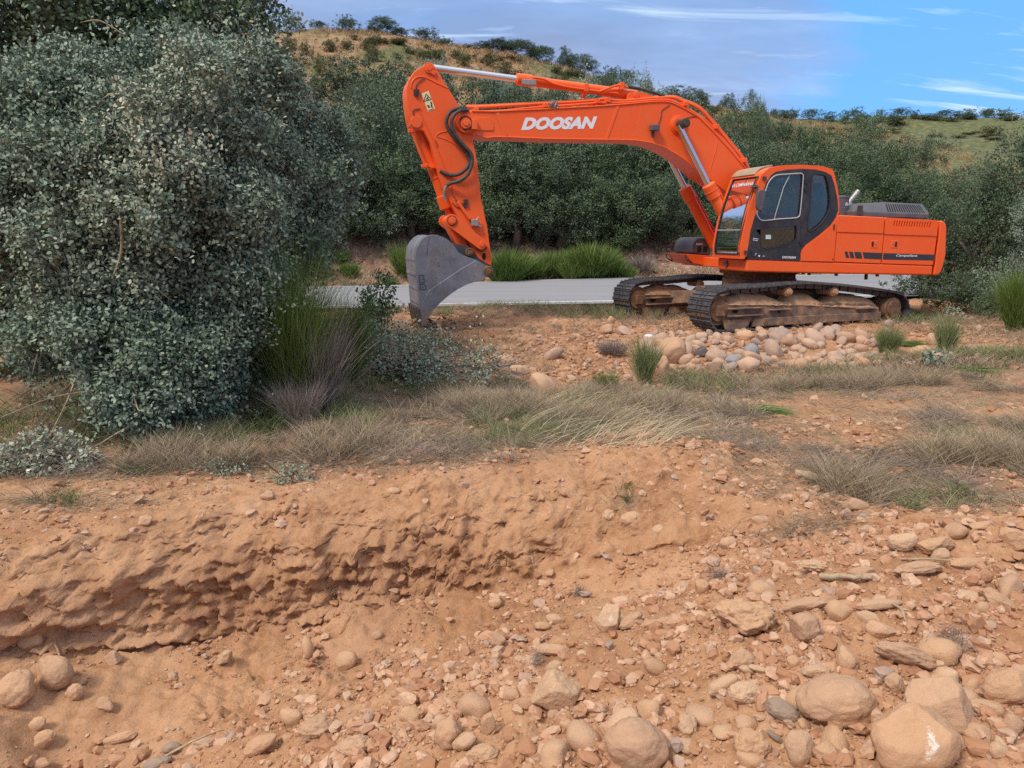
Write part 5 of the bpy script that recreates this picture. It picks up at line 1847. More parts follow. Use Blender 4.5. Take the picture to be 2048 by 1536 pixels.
BIG = [  # place, kind, tilt, label, sink
    (c7(1030, 1165, 490, 305), 'round', 3, 'largest smooth oval tan boulder lying in the foreground rubble'),
    (c7(1450, 1390, 540, 480), 'block', -20, 'big blocky boulder at bottom right with a white scrape mark'),
    (c7(1600, 1210, 430, 400), 'block', -42, 'flat faced slab leaning behind the white scraped boulder'),
    (c7(1400, 905, 430, 225), 'rough', -24, 'long knobbly potato shaped boulder above the leaning slab'),
    (c7(525, 700, 370, 215), 'crumb', -8, 'big crumbly lump of earth at the top of the spoil heap'),
    (c7(855, 765, 205, 195), 'block', -25, 'angular tan stone right of the crumbly earth lump'),
    (c7(1265, 760, 175, 100), 'block', 5, 'low angular stone just above the knobbly boulder'),
    (c7(1960, 1085, 280, 240), 'round', 20, 'smooth half buried boulder cut by the right edge of the photo'),
    (c7(515, 1110, 205, 135), 'rough', 4, 'rough rounded stone left of the largest oval boulder'),
    (c7(400, 1070, 205, 95), 'flat', 24, 'flat slab stone slanting up to the right in the spoil'),
    (c7(735, 1210, 215, 145), 'round', -25, 'smooth grey brown stone touching the largest oval boulder'),
    (c7(815, 1415, 190, 225), 'round', -15, 'upright egg shaped stone below the largest oval boulder'),
    (c7(970, 1440, 185, 140), 'round', -12, 'rounded stone beside the upright egg shaped one'),
    (c7(560, 1400, 215, 210), 'crumb', 10, 'crumbly earth lump left of the upright egg shaped stone'),
    (c7(690, 1355, 115, 85), 'round', -35, 'small grey cobble perched on a crumbly earth lump'),
    (c7(1835, 1190, 215, 110), 'block', -12, 'long angular stone right of the leaning slab'),
    (c7(1980, 1285, 125, 130), 'round', -45, 'egg shaped cobble near the right edge of the photo'),
    (c7(1905, 1430, 120, 105), 'round', -40, 'small oval cobble at the bottom right corner'),
    (c7(1340, 1065, 105, 130), 'rough', 15, 'small knobbly stone wedged beneath the long knobbly boulder'),
    (c7(1890, 600, 230, 105), 'block', -32, 'pale flat slab lying alone on the right hand earth'),
    (c7(505, 930, 155, 135), 'rough', 0, 'rough stone above the slanting flat slab'),
    (c7(610, 985, 160, 65), 'flat', -18, 'thin flat cobble between two rough stones in the spoil'),
    (c7(905, 990, 165, 75), 'round', 0, 'low oval cobble lying above the largest oval boulder'),
    (c7(790, 940, 85, 75), 'round', 10, 'little round cobble left of the low oval cobble'),
    (c7(1075, 925, 120, 155), 'round', 20, 'smooth stone buried on edge left of the knobbly boulder'),
    (c7(900, 415, 190, 80), 'crumb', -10, 'first broken lump on the far ridge of the spoil'),
    (c7(1160, 450, 160, 70), 'round', 6, 'smooth oval stone on the ridge of the spoil heap'),
    (c7(1565, 305, 235, 105), 'block', 6, 'long blocky stone on the ridge beside the flattened grass'),
    (c7(1670, 225, 135, 95), 'round', 10, 'round stone on top of the right hand ridge'),
    (c7(1595, 365, 115, 100), 'round', 0, 'round cobble in front of the long blocky ridge stone'),
    (c7(1390, 285, 165, 100), 'block', 12, 'angular stone left of the long blocky ridge stone'),
    (c7(1460, 430, 280, 90), 'rough', 6, 'wide low lump below the round ridge cobble'),
    (c7(1740, 400, 240, 75), 'flat', -3, 'wide flat slab on the right hand ridge'),
    (c7(2000, 270, 180, 125), 'block', -5, 'large block on the ridge at the right edge of the photo'),
    (c7(1820, 195, 150, 55), 'block', 4, 'thin slab on the ridge top near the right edge'),
    (c7(1250, 625, 265, 70), 'flat', 6, 'long flat slab half sunk in the middle of the spoil'),
    (c7(850, 625, 270, 75), 'flat', 16, 'long tilted slab behind the angular tan stone'),
    (c7(600, 165, 95, 78), 'block', -20, 'single tan stone on the right slope of the pit'),
    (c7(1172, 152, 78, 62), 'round', -15, 'grey brown cobble below the splintered log'),
    (c7(1125, 82, 135, 80), 'block', -15, 'tan stone tucked under the end of the splintered log'),
    (c7(430, 290, 95, 80), 'round', 25, 'rounded stone low on the right slope of the pit'),
    (c7(50, 230, 90, 85), 'rough', 0, 'cracked lump on the right slope of the pit'),
    (c7(285, 530, 80, 95), 'block', 20, 'upright stone beside the small dry root tuft'),
    (c7(-75, 1395, 410, 330), 'round', -12, 'broad dusty boulder cut by the bottom edge of the photo'),
    (c7(205, 1290, 115, 135), 'crumb', 0, 'pointed crumbly lump above an oval cobble near the bottom edge'),
    (c7(210, 1405, 150, 105), 'round', -20, 'oval cobble right of the broad dusty boulder'),
    (c6(1190, 1130, 290, 270), 'block', 42, 'tan boulder with a white chalky patch half sunk in the spoil'),
    (c6(600, 1335, 165, 215), 'rough', -15, 'tall rough stone near the bottom centre'),
    (c6(692, 1392, 155, 120), 'round', 30, 'smooth oval stone leaning on the tall rough stone'),
    (c6(790, 1460, 210, 120), 'rough', 10, 'low rough stone cut by the bottom edge at centre'),
    (c6(820, 1290, 85, 120), 'block', 0, 'upright pointed stone near the bottom centre'),
    (c6(385, 1240, 135, 110), 'block', 15, 'angular stone left of the tall rough stone'),
    (c6(380, 1105, 120, 50), 'flat', 32, 'dark thin slab tilted up in the gravel'),
    (c6(950, 1130, 115, 80), 'round', 5, 'rounded stone left of the chalky boulder'),
    (c6(1180, 982, 115, 75), 'flat', 38, 'tilted flat stone above the chalky boulder'),
    (c6(1180, 885, 205, 75), 'flat', -4, 'long low cracked stone on the spoil crest'),
    (c6(875, 832, 88, 90), 'block', 0, 'cube shaped stone at the edge of the pit floor'),
    (c6(1190, 715, 115, 70), 'round', -12, 'larger cobble of the pair at the foot of the pit slope'),
    (c6(1120, 748, 98, 48), 'round', -5, 'smaller cobble of the pair at the foot of the pit slope'),
    (c6(857, 624, 88, 60), 'round', 0, 'pale oval cobble alone on the pit slope'),
    (c6(1485, 715, 170, 165), 'block', 20, 'big whitish faced block at the head of the spoil'),
    (c6(1605, 720, 140, 110), 'rough', 35, 'rough stone right of the whitish faced block'),
    (c6(1730, 735, 270, 75), 'flat', 14, 'long slab leading up from the whitish faced block'),
    (c6(1010, 392, 125, 85), 'block', -5, 'reddish angular stone set in the pit wall'),
    (c6(880, 392, 62, 100), 'flat', 60, 'narrow slab on edge set in the pit wall'),
    (c6(205, 803, 72, 55), 'round', 5, 'disc shaped cobble on the pit floor'),
    (c6(35, 943, 130, 118), 'round', 12, 'rounded reddish boulder in the middle of the pit floor'),
    (c6(1605, 165, 130, 98), 'rough', 0, 'earthy boulder high on the right side of the pit'),
    (c6(1485, 142, 85, 78), 'crumb', 0, 'crumbly stone left of the earthy boulder in the pit side'),
    (c6(90, 1395, 195, 100), 'rough', 8, 'long dusty stone in the gravel left of centre bottom'),
    (c6(1915, 1290, 105, 130), 'crumb', 0, 'crumbly cone of earth beside the dusty boulder'),
    (c5(85, 1080, 200, 230), 'round', -10, 'large smooth boulder at the left edge of the pit'),
    (c5(290, 985, 210, 205), 'round', 10, 'round boulder with a root hanging over it in the pit wall'),
    (c5(400, 1090, 105, 100), 'rough', 0, 'small stone fallen below the root hung boulder'),
    (c5(570, 1155, 112, 100), 'block', 12, 'pale angular stone on the left pit floor'),
    (c5(200, 1265, 118, 82), 'flat', 42, 'upper flat cobble on the left pit floor'),
    (c5(228, 1350, 165, 100), 'flat', 36, 'lower flat cobble on the left pit floor'),
    (c5(165, 805, 140, 130), 'round', 0, 'dusty boulder bedded in the left pit wall'),
    (c5(610, 905, 95, 90), 'block', 0, 'reddish block under the overhang of the pit wall'),
    (c5(1215, 905, 120, 70), 'block', 42, 'slanting stone with a pale edge in the pit wall'),
    (c5(1660, 848, 58, 130), 'round', 16, 'long upright cobble at the foot of the pit wall'),
    (c5(1570, 1228, 145, 115), 'round', -10, 'oval stone beside the dark crumbly clod'),
    (c5(1710, 1285, 225, 165), 'crumb', -5, 'large dark crumbly clod near the bottom centre left'),
    (c5(1400, 1370, 200, 135), 'round', 28, 'smooth tilted stone below the dark crumbly clod'),
    (c5(925, 1390, 105, 72), 'round', 10, 'grey brown cobble in the gravel at bottom left'),
    (c5(845, 1470, 165, 75), 'round', 12, 'pinkish grey cobble cut by the bottom edge at left'),
    (c5(1900, 1385, 210, 120), 'rough', 10, 'dusty rough stone right of the dark crumbly clod'),
    (c5(780, 165, 85, 60), 'block', 0, 'pale stone resting on the left lip of the pit'),
    (c5(1440, 32, 85, 62), 'block', 10, 'pale tan stone by the small green sprig on the lip'),
    (c5(190, 1475, 210, 70), 'flat', 0, 'flat stone half buried at the bottom left corner'),
    (c5(645, 1335, 190, 75), 'flat', 14, 'smooth slab bedded in the pit floor'),
    ((787, 982, 31, 16), 'round', 0, 'pale oval cobble above the long root on the pit lip'),
    ((1380, 893, 22, 15), 'round', 0, 'small pale cobble on the crest behind the pit'),
    ((1515, 925, 34, 20), 'crumb', 0, 'crumbly lump on the lip near the splintered log'),
    ((606, 893, 24, 14), 'block', 0, 'small orange stone beside the dry grass left of the pit'),
    ((1085, 771, 58, 50), 'block', -30, 'large pink boulder right of the cut branches'),
    ((1040, 742, 40, 26), 'round', -20, 'boulder beside the large pink one'),
    ((1012, 722, 34, 30), 'round', -30, 'rounded boulder on the bank above the pink one'),
    ((1030, 758, 36, 16), 'round', -10, 'pale oval stone in front of the pink boulder'),
    ((965, 698, 28, 16), 'round', 0, 'pale stone by the torn stump below the bucket'),
    ((1222, 641, 15, 18), 'round', 0, 'upright tan cobble in front of the far track'),
]
GREYS = (10, 14, 38, 52, 84, 85)
WHITE_M = {1: m_stone('scraped_stone', EARTHY, ((-.15, -.9, .25), .62, (2.6, .5, .9))), 46: m_stone('chalky_stone', EARTHY, ((.25, -.75, .35), .36, (1, .6, 1))), 60: m_stone('whitish_stone', EARTHY, ((.1, -.8, .2), .5, (1, .5, 1)))}
NB = 0
for k, (g_, kind, tilt, label) in enumerate(BIG):
    px, py, w, h = g_
    P_ = hit(px, py + h * .36)
    dpt = P_[1]
    sc_ = 1 / F * dpt * 1.03
    sx_, sz_ = w * sc_ / 2, h * sc_ / 2
    ct_, st_ = abs(math.cos(R(tilt))), abs(math.sin(R(tilt)))
    if abs(tilt) > 0 and abs(ct_ ** 2 - st_ ** 2) > .25 and w > h:
        a2 = (sx_ ** 2 * ct_ ** 2 - sz_ ** 2 * st_ ** 2) / (ct_ ** 4 - st_ ** 4)
        b2_ = (sz_ ** 2 * ct_ ** 2 - sx_ ** 2 * st_ ** 2) / (ct_ ** 4 - st_ ** 4)
        if a2 > 0 and b2_ > (.35 * sz_) ** 2: sx_, sz_ = math.sqrt(a2), math.sqrt(b2_)
    dep = min(max(sx_, sz_) * (.45 if kind == 'flat' else .75), 1.4 * min(sx_, sz_))
    pos = at(px, py, dpt + dep * .25)
    sub = 5 if w > 60 else (4 if w > 28 else 3)
    me = stone_mesh(1000 + k, kind, sub)
    mat = WHITE_M.get(k, ST_GREY if k in GREYS else ST_DUST)
    nm = 'boulder' if w > 60 else 'stone'
    if kind == 'crumb': nm = 'earth_clod'
    stone(nm, me, mat, pos, (sx_, dep, sz_), (R(-14), R(-tilt) * -1 * -1, R(rnd.uniform(-12, 12))), label, cat='boulder' if nm == 'boulder' else ('clod' if kind == 'crumb' else 'stone'))
    NB += 1

COB = [stone_mesh(50 + i, k, 3) for i, k in enumerate(['rough', 'rough', 'block', 'block', 'round', 'crumb', 'block', 'flat'])]
for me in COB: me.materials.append(ST_PILE)
placed = []


def scatter(n, box, rng_w, label, group, mat, sink=.25, sq=1, minsep=.62, dens=None):
    tries = 0
    cnt = 0
    while cnt < n and tries < n * 30:
        tries += 1
        px, py = rnd.uniform(box[0], box[2]), rnd.uniform(box[1], box[3])
        if dens and rnd.random() > dens(px, py): continue
        p = hit(px, py)
        w = rng_w[0] + (rng_w[1] - rng_w[0]) * rnd.random() ** 2.2
        if any((p[0] - q[0]) ** 2 + (p[1] - q[1]) ** 2 < (minsep * (w + q[2])) ** 2 for q in placed): continue
        placed.append((p[0], p[1], w / 2))
        hgt = w * rnd.uniform(.5, .8)
        stone('cobble', rnd.choice(COB), mat, (p[0], p[1], p[2] + hgt * .5 - hgt * sink), (w / 2, w / 2 * rnd.uniform(.65, 1), hgt / 2), (rnd.uniform(-.8, .8), rnd.uniform(-.8, .8), rnd.uniform(0, 6.3)), label, group, 'stone')
        cnt += 1
    return cnt


NAMED = [((1342, 702, 58, 62), ST_DUST, 'largest round pink cobble at the left end of the stone heap'),
         ((1404, 706, 34, 26), m_stone('black_wet_stone', [(0, (.07, .07, .075)), (1, (.09, .085, .09))], dusty=.15), 'black cobble near the left end of the stone heap'),
         ((1466, 722, 36, 28), m_stone('mottled_grey_stone', [(0, (.28, .28, .29)), (1, (.30, .30, .31))], dusty=.05), 'mottled grey and white cobble low in the heap'),
         ((1503, 703, 30, 34), bpy.data.materials['mottled_grey_stone'], 'upright blue grey cobble in the middle of the heap'),
         ((1432, 712, 44, 34), ST_PILE, 'brown cobble between the black one and the mottled one'),
         ((1328, 730, 24, 40), ST_PILE, 'dark slab standing on edge at the left of the heap'),
         ((1602, 730, 30, 32), ST_DUST, 'smooth pinkish cobble at the front of the heap'),
         ((1490, 672, 40, 26), ST_DUST, 'rounded cobble just under the front of the near track'),
         ((1296, 675, 24, 14), m_plain('white_rock', (.72, .72, .74), .8, dirt=(.5, .4, .3), dirt_amt=.4, sc=8), 'bright white stone left of the near track'),
         ((1840, 708, 48, 36), ST_DUST, 'broad tan boulder right of the heap by green cuttings'),
         ((1860, 612, 34, 22), ST_DUST, 'rounded boulder behind the rear end of the near track'),
         ((1866, 680, 24, 30), ST_DUST, 'upright stone right of the near track'),
         ((1825, 730, 32, 16), ST_PILE, 'whitish stone in the grass right of the heap')]
for k, (g_, mt_, lb) in enumerate(NAMED):
    px, py, w, h = g_
    P_ = hit(px, py + h * .35)
    sc_ = P_[1] / F
    placed.append((P_[0], P_[1], w * sc_ / 2))
    stone('cobble', stone_mesh(400 + k, 'round', 4), mt_, at(px, py, P_[1] + w * sc_ * .2), (w * sc_ / 2, min(w, h) * sc_ / 2, h * sc_ / 2), (R(-8), rnd.uniform(-.2, .2), rnd.uniform(-.3, .3)), lb, None, 'stone')


def heap(px, py):
    return 1.0 if py > 660 + abs(px - 1560) * .02 and py < 742 - max(0, px - 1700) * .1 else .1


N1 = scatter(150, (1290, 657, 1760, 742), (.15, .42), 'rounded brown or grey cobble heaped in front of the near track', 'cobbles heaped before the near track', ST_PILE, dens=heap, minsep=.40)
N2 = scatter(14, (1760, 640, 1960, 735), (.14, .36), 'tan cobble lying right of the rear of the near track', 'cobbles right of the excavator', ST_PILE)
N3 = scatter(14, (1000, 655, 1290, 770), (.12, .36), 'tan cobble on the earth between the bucket and the heap', 'cobbles left of the heap', ST_PILE)
N4 = scatter(75, (560, 1130, 2040, 1530), (.05, .17), 'middle sized dusty stone among the boulders of the spoil heap', 'middle sized stones in the spoil heap', ST_DUST, minsep=.55, sink=.35, dens=lambda px, py: float(py > np.interp(px, [560, 900, 1300, 1600, 2040], [1460, 1330, 1230, 1150, 1080])))
print('stones', NB, N1, N2, N3, N4)


# ---- gravel and clods: nobody could count these
def ico(sub):
    bm = bmesh.new()
    bmesh.ops.create_icosphere(bm, subdivisions=sub, radius=1)
    v = np.array([x.co[:] for x in bm.verts])
    f = np.array([[q.index for q in p.verts] for p in bm.faces])
    bm.free()
    return v, f


def gravel(name, xy, size, sub, mat, label, cat='gravel', sink=.3, flat=.65, sd=5, zoff=None, link=True):
    rg = np.random.default_rng(sd)
    iv, jf = ico(sub)
    n = len(xy)
    z = gz(xy[:, 0], xy[:, 1])
    nv = len(iv)
    # irregular shapes: a few templates
    T_ = []
    for k in range(12):
        d = iv * (1 + rg.uniform(-.28, .28, (nv, 1)))
        for _ in range(3):
            a = rg.normal(size=3)
            a /= np.linalg.norm(a)
            e = np.maximum(d @ a - .62, 0)
            d = d - a[None] * e[:, None] * .9
        T_.append(d)
    T_ = np.array(T_)
    tid = rg.integers(0, 12, n)
    V = T_[tid]
    V = V * np.c_[rg.uniform(.75, 1.25, n), rg.uniform(.75, 1.25, n), rg.uniform(flat * .7, flat * 1.3, n)][:, None, :]
    th, ph = rg.uniform(0, 6.28, n), rg.normal(0, .5, n)
    c, s_ = np.cos(ph), np.sin(ph)
    y_, z_ = V[:, :, 1] * c[:, None] - V[:, :, 2] * s_[:, None], V[:, :, 1] * s_[:, None] + V[:, :, 2] * c[:, None]
    c, s_ = np.cos(th), np.sin(th)
    x2, y2 = V[:, :, 0] * c[:, None] - y_ * s_[:, None], V[:, :, 0] * s_[:, None] + y_ * c[:, None]
    V = np.stack([x2, y2, z_], -1) * size[:, None, None] / 2
    V = V + np.c_[xy, z + size * (.5 * flat - sink * flat)][:, None, :]
    Fc = (jf[None] + (np.arange(n) * nv)[:, None, None]).reshape(-1, 3)
    o = np_mesh(name, V.reshape(-1, 3), [Fc], mat, attrs={'tint': np.repeat(rg.random(n), nv)}, smooth=False)
    tag(o, label, cat, kind='stuff')
    return o


def m_gravel(name, stops):
    m, t, b = new_mat(name)
    v = obj_vec(t)
    c = t.ramp(attr(t, 'tint'), stops)
    n = t.noise(v, 60, 4, .7)
    c = t.mix(t.math('MULTIPLY', t.ramp(n, [(.35, (1, 1, 1)), (.6, (0, 0, 0))]), .4), c, (.33, .17, .09))
    setin(t, b, 'Base Color', c)
    b.inputs['Roughness'].default_value = .95
    b.inputs['Specular IOR Level'].default_value = .15
    bump(t, b, n, .5, .004)
    return m


GRV = m_gravel('earthy_gravel', [(0, (.36, .175, .095)), (.35, (.45, .24, .14)), (.6, (.52, .30, .185)), (.8, (.60, .395, .265)), (.95, (.50, .33, .225)), (1, (.38, .29, .24))])


def pix(n, box, sd, dens):
    """random spots of ground inside an area of the photo, accepted by a density in world space"""
    rg = np.random.default_rng(sd)
    out = []
    while len(out) < n:
        x = rg.uniform(box[0], box[1], n * 2)
        y = rg.uniform(box[2], box[3], n * 2)
        k = rg.random(n * 2) < dens(x, y)
        out += list(zip(x[k], y[k]))
    return np.array(out[:n])


def near_view(x, y, m=.15):
    return (np.abs(x) < y * .70 + m)


VAL = np.array([at(*p)[:2] for p in [(-400, 1500, 3.2), (0, 1480, 3.33), (200, 1440, 3.48), (450, 1390, 3.62), (700, 1320, 3.79), (950, 1250, 4.07), (1200, 1190, 4.21), (1450, 1150, 4.13), (1700, 1100, 4.04), (2400, 1060, 4.0)]])


def spoil(x, y):
    yv = np.interp(x, VAL[:, 0], VAL[:, 1])
    s_ = 1 - sstep(-.42, -.12, y - yv)
    cl = sstep(.38, .62, fbm(x, y, .35, 3, 201) * .5 + .5)
    base = s_ * (.14 + .86 * cl)
    rs = sstep(.3, 1.6, x) * pit_mask(x, y) * (.25 + .6 * cl)
    w = pit_mask(x, y) * .30 * sstep(.42, .66, fbm(x, y, .3, 3, 207) * .5 + .5)
    t_ = (1 - pit_mask(x, y)) * .14 * (y < 7.5)
    return np.maximum(np.maximum(base, rs), np.maximum(w, t_)) * near_view(x, y)


rg = np.random.default_rng(99)
xy = pix(40000, (-3.2, 4.2, 1.9, 7.2), 301, spoil)
gravel('gravel', xy, .006 + .016 * rg.random(len(xy)) ** 2, 1, GRV, 'fine reddish gravel and crumbs strewn over the dug earth')
xy = pix(9500, (-3.2, 4.2, 1.9, 7.2), 302, spoil)
gravel('rubble', xy, .018 + .062 * rg.random(len(xy)) ** 2.6, 2, GRV, 'loose orange clods and pebbles over the dug earth', 'rubble', sd=6)


def plat_d(x, y):
    return (.15 + .85 * sstep(.4, .7, fbm(x, y, 1.2, 3, 209) * .5 + .5)) * near_view(x, y) * (1 - onr(x, y))


def onr(x, y): return ((y > road_near(x) - .5) & (y < road_far(x) + .4)).astype(float)


xy = pix(9000, (-9, 12, 7.2, 17.5), 303, lambda x, y: plat_d(x, y) * (.25 + .75 * (np.abs(y - 12) < 2.4)))
gravel('gravel', xy, .025 + .09 * rg.random(len(xy)) ** 2.6, 1, GRV, 'small stones scattered on the earth around the excavator', sd=7)
xy = pix(2600, (-9, 12, 12, 24), 306, lambda x, y: near_view(x, y) * ((np.abs(y - road_near(x) + .05) < .45) * .9 + (np.abs(y - road_near(x)) < 1.0) * .15))
xy_z = gravel('roadside_gravel', xy, .02 + .035 * rg.random(len(xy)), 1, GRV, 'grit spilled along the near edge of the road', sd=9)
for v_ in (): pass
GRB = m_gravel('bank_scree', [(0, (.24, .13, .09)), (.4, (.34, .20, .14)), (.7, (.44, .29, .21)), (1, (.60, .50, .42))])
xy = pix(9000, (-20, 22, 22, 34), 304, lambda x, y: near_view(x, y, 1) * (y > road_far(x) + .3) * .9)
gravel('scree', xy, .05 + .16 * rg.random(len(xy)) ** 2.5, 1, GRB, 'stony scree on the cut bank beyond the road', sd=8)


# ================================================================== plants
def m_leaf(name, stops, back, rough=.55, backf=.75, vary=0):
    m, t, b = new_mat(name)
    c = t.ramp(attr(t, 'tint'), stops)
    if vary:      # every tree its own green
        oi = t.n('ShaderNodeObjectInfo')
        c = t.mix(vary, c, t.ramp(oi.outputs['Random'], [(0, (.42, .50, .40)), (.25, (.85, .95, .62)), (.5, (1.25, 1.25, 1.3)), (.75, (.6, .72, .55)), (1, (1.55, 1.5, 1.35))]), 'MULTIPLY')
    g = t.n('ShaderNodeNewGeometry')
    c = t.mix(t.math('MULTIPLY', g.outputs['Backfacing'], backf), c, back)
    setin(t, b, 'Base Color', c)
    b.inputs['Roughness'].default_value = rough
    b.inputs['Specular IOR Level'].default_value = .35
    return m


OAK = m_leaf('holm_oak_leaf', [(0, (.078, .120, .070)), (.35, (.155, .218, .145)), (.6, (.24, .30, .215)), (.85, (.35, .39, .28)), (.98, (.46, .45, .33)), (1, (.36, .24, .13))], (.24, .30, .24))
OAKD = m_leaf('dark_oak_leaf', [(0, (.030, .056, .024)), (.4, (.070, .108, .050)), (.75, (.125, .170, .085)), (1, (.20, .24, .13))], (.15, .19, .14), vary=.85)
BUSH = m_leaf('olive_bush_leaf', [(0, (.055, .065, .02)), (.4, (.11, .12, .038)), (.75, (.17, .17, .06)), (1, (.27, .23, .10))], (.2, .2, .1))
PALE = m_leaf('pale_cut_leaf', [(0, (.10, .13, .07)), (.4, (.27, .30, .20)), (.7, (.42, .43, .32)), (1, (.70, .69, .56))], (.50, .51, .40))
BROOM = m_leaf('broom_stem', [(0, (.045, .080, .014)), (.5, (.11, .18, .030)), (.85, (.18, .26, .055)), (1, (.30, .33, .11))], (.08, .12, .03), .6, .2)
DEADB = m_leaf('dead_broom_stem', [(0, (.16, .12, .10)), (.5, (.30, .235, .20)), (1, (.44, .36, .31))], (.2, .16, .13), .8, .2)
STRAW = m_leaf('dry_grass_blade', [(0, (.12, .08, .055)), (.3, (.25, .18, .12)), (.6, (.40, .31, .20)), (.85, (.55, .445, .27)), (1, (.68, .58, .37))], (.26, .2, .14), .8, .2)
GRASS = m_leaf('grass_blade', [(0, (.06, .10, .03)), (.4, (.12, .17, .055)), (.7, (.22, .25, .10)), (1, (.42, .38, .2))], (.2, .22, .1), .7, .2)
BARK = m_plain('oak_bark', (.13, .10, .075), .95, 0, .1, dirt=(.26, .22, .17), dirt_amt=.7, sc=14, bmp=.8, bsc=40)
DRYW = m_plain('bare_wood', (.45, .34, .22), .9, 0, .1, dirt=(.20, .14, .10), dirt_amt=.7, sc=16, bmp=.6, bsc=50)
ROOTM = m_plain('root_skin', (.42, .26, .16), .9, 0, .1, dirt=(.22, .12, .07), dirt_amt=.6, sc=20)


def unit(a): return a / np.maximum(np.linalg.norm(a, axis=-1, keepdims=True), 1e-9)


def leaf_arrays(C_, size, outward, rg, ratio=.55, outbias=.7, hexa=True, droop=0.0):
    n = len(C_)
    a = unit(rg.normal(size=(n, 3)) + outward * outbias + np.array([0, 0, .25 - droop]))
    nn = unit(rg.normal(size=(n, 3)) * .75 + outward * .9 + np.array([0, 0, .9]))
    b_ = unit(np.cross(a, nn))
    nn = np.cross(b_, a)
    L, Wd = size[:, None], size[:, None] * ratio
    if hexa:
        pts = [-.5 * a * L, -.18 * a * L + .5 * b_ * Wd, .22 * a * L + .48 * b_ * Wd, .5 * a * L - .08 * nn * L, .22 * a * L - .48 * b_ * Wd, -.18 * a * L - .5 * b_ * Wd]
    else:
        pts = [-.5 * a * L, .5 * b_ * Wd + .04 * nn * L, .5 * a * L, -.5 * b_ * Wd + .04 * nn * L]
    V = np.stack([C_ + p for p in pts], 1)
    return V.reshape(-1, 3), V.shape[1]


def crown_mesh(name, blobs, n, leaf, mat, sd, clump=36, spread=.16, shell=.72, hexa=False, twig=.18, parent=None, link=True, squash=.85, tint0=0., ratio=.55, droop=0., bright=None, sublobes=13):
    """blobs: (x,y,z,r). leaves gathered in clumps through the outer part of each blob"""
    rg = np.random.default_rng(sd)
    B0 = np.array(blobs, float)
    ns = sublobes
    k0_ = np.repeat(np.arange(len(B0)), ns)
    dd0 = unit(rg.normal(size=(len(k0_), 3)) + np.array([0, 0, .15]))
    r0_ = B0[k0_, 3]
    B = np.c_[B0[k0_, :3] + dd0 * (r0_ * rg.uniform(.5, 1.32, len(k0_)))[:, None] * np.array([1, 1, squash]), r0_ * rg.uniform(.20, .42, len(k0_))]
    w = B[:, 3] ** 2
    nc = max(1, n // clump)
    bi = rg.choice(len(B), nc, p=w / w.sum())
    d = unit(rg.normal(size=(nc, 3)))
    d = unit(d + dd0[bi] * .55)
    rr = B[bi, 3] * (shell + (1.06 - shell) * rg.random(nc) ** .6)
    lump = 1 + .16 * np.sin(d[:, 0] * 5 + bi * 1.7) * np.cos(d[:, 1] * 6 + d[:, 2] * 5 + bi)
    C_ = B[bi, :3] + d * (rr * lump)[:, None] * np.array([1, 1, squash])
    ct = rg.random(nc)
    # leaves: along a short twig pointing outward
    ci = np.repeat(np.arange(nc), clump)
    m_ = len(ci)
    out_ = unit(d + rg.normal(size=(nc, 3)) * .45 + np.array([0, 0, .25 - droop]))
    t_ = rg.random(m_)
    sp = spread * (1.1 - .75 * t_)
    P_ = C_[ci] + out_[ci] * (t_ * twig * (rg.uniform(.5, 1.3, nc) + 1.6 * (rg.random(nc) < .08))[ci])[:, None] + rg.normal(size=(m_, 3)) * (sp * .5)[:, None]
    size = leaf * rg.uniform(.65, 1.25, m_)
    V, k = leaf_arrays(P_, size, out_[ci], rg, ratio, .7, hexa, droop)
    bt_ = rg.normal(0, .12, len(B))[bi]
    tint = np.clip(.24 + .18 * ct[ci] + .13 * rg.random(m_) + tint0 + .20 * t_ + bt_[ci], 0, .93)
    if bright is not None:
        for bx in bright:  # painted highlights: leaves near these centres take a paler tint
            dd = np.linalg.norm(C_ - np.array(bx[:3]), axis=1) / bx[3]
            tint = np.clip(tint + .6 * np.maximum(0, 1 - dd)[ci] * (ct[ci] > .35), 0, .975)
    tint = np.where(rg.random(m_) < .004, 1.0, tint)
    Fc = np.arange(m_ * k).reshape(m_, k)
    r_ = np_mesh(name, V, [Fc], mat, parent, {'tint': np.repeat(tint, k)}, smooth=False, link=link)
    return r_


def branches(name, base, tips, r0, mat, parent, sd, fork=.45, sub=0):
    rr = random.Random(sd)
    mb = MB()
    base = Vector(base)
    cen = sum((Vector(t_) for t_ in tips), Vector()) / len(tips)
    fk = base.lerp(cen, fork)
    mb.tube(spline([base + Vector((0, 0, -.15)), base.lerp(fk, .5) + Vector((rr.uniform(-.1, .1), rr.uniform(-.1, .1), 0)), fk], 4), [r0 * (1.25 - .055 * i) for i in range(9)], 9)
    for t_ in tips:
        t_ = Vector(t_)
        m1 = fk.lerp(t_, .4) + Vector([rr.uniform(-.12, .12) * (t_ - fk).length for _ in range(3)])
        pth = spline([fk, m1, t_], 5)
        mb.tube(pth, [max(.006, r0 * .62 * (1 - .85 * i / (len(pth) - 1))) for i in range(len(pth))], 7)
        for _ in range(sub):
            s0 = Vector(pth[rr.randrange(3, len(pth) - 1)])
            e = s0 + Vector((rr.gauss(0, 1), rr.gauss(0, 1), rr.gauss(.2, .8))).normalized() * rr.uniform(.3, .8)
            mid_ = s0.lerp(e, .5) + Vector([rr.uniform(-.06, .06) for _ in range(3)])
            mb.tube(spline([s0, mid_, e], 3), [max(.003, r0 * .16 * (1 - i / 7)) for i in range(7)], 5)
    return mb.build(name, mat, parent, smooth=60)


def W3(px, py, d, r):
    r = r * .80
    d = d + rnd.uniform(-.35, .35) * r
    p = at(px, py, d)
    return (p[0], p[1], p[2], r)


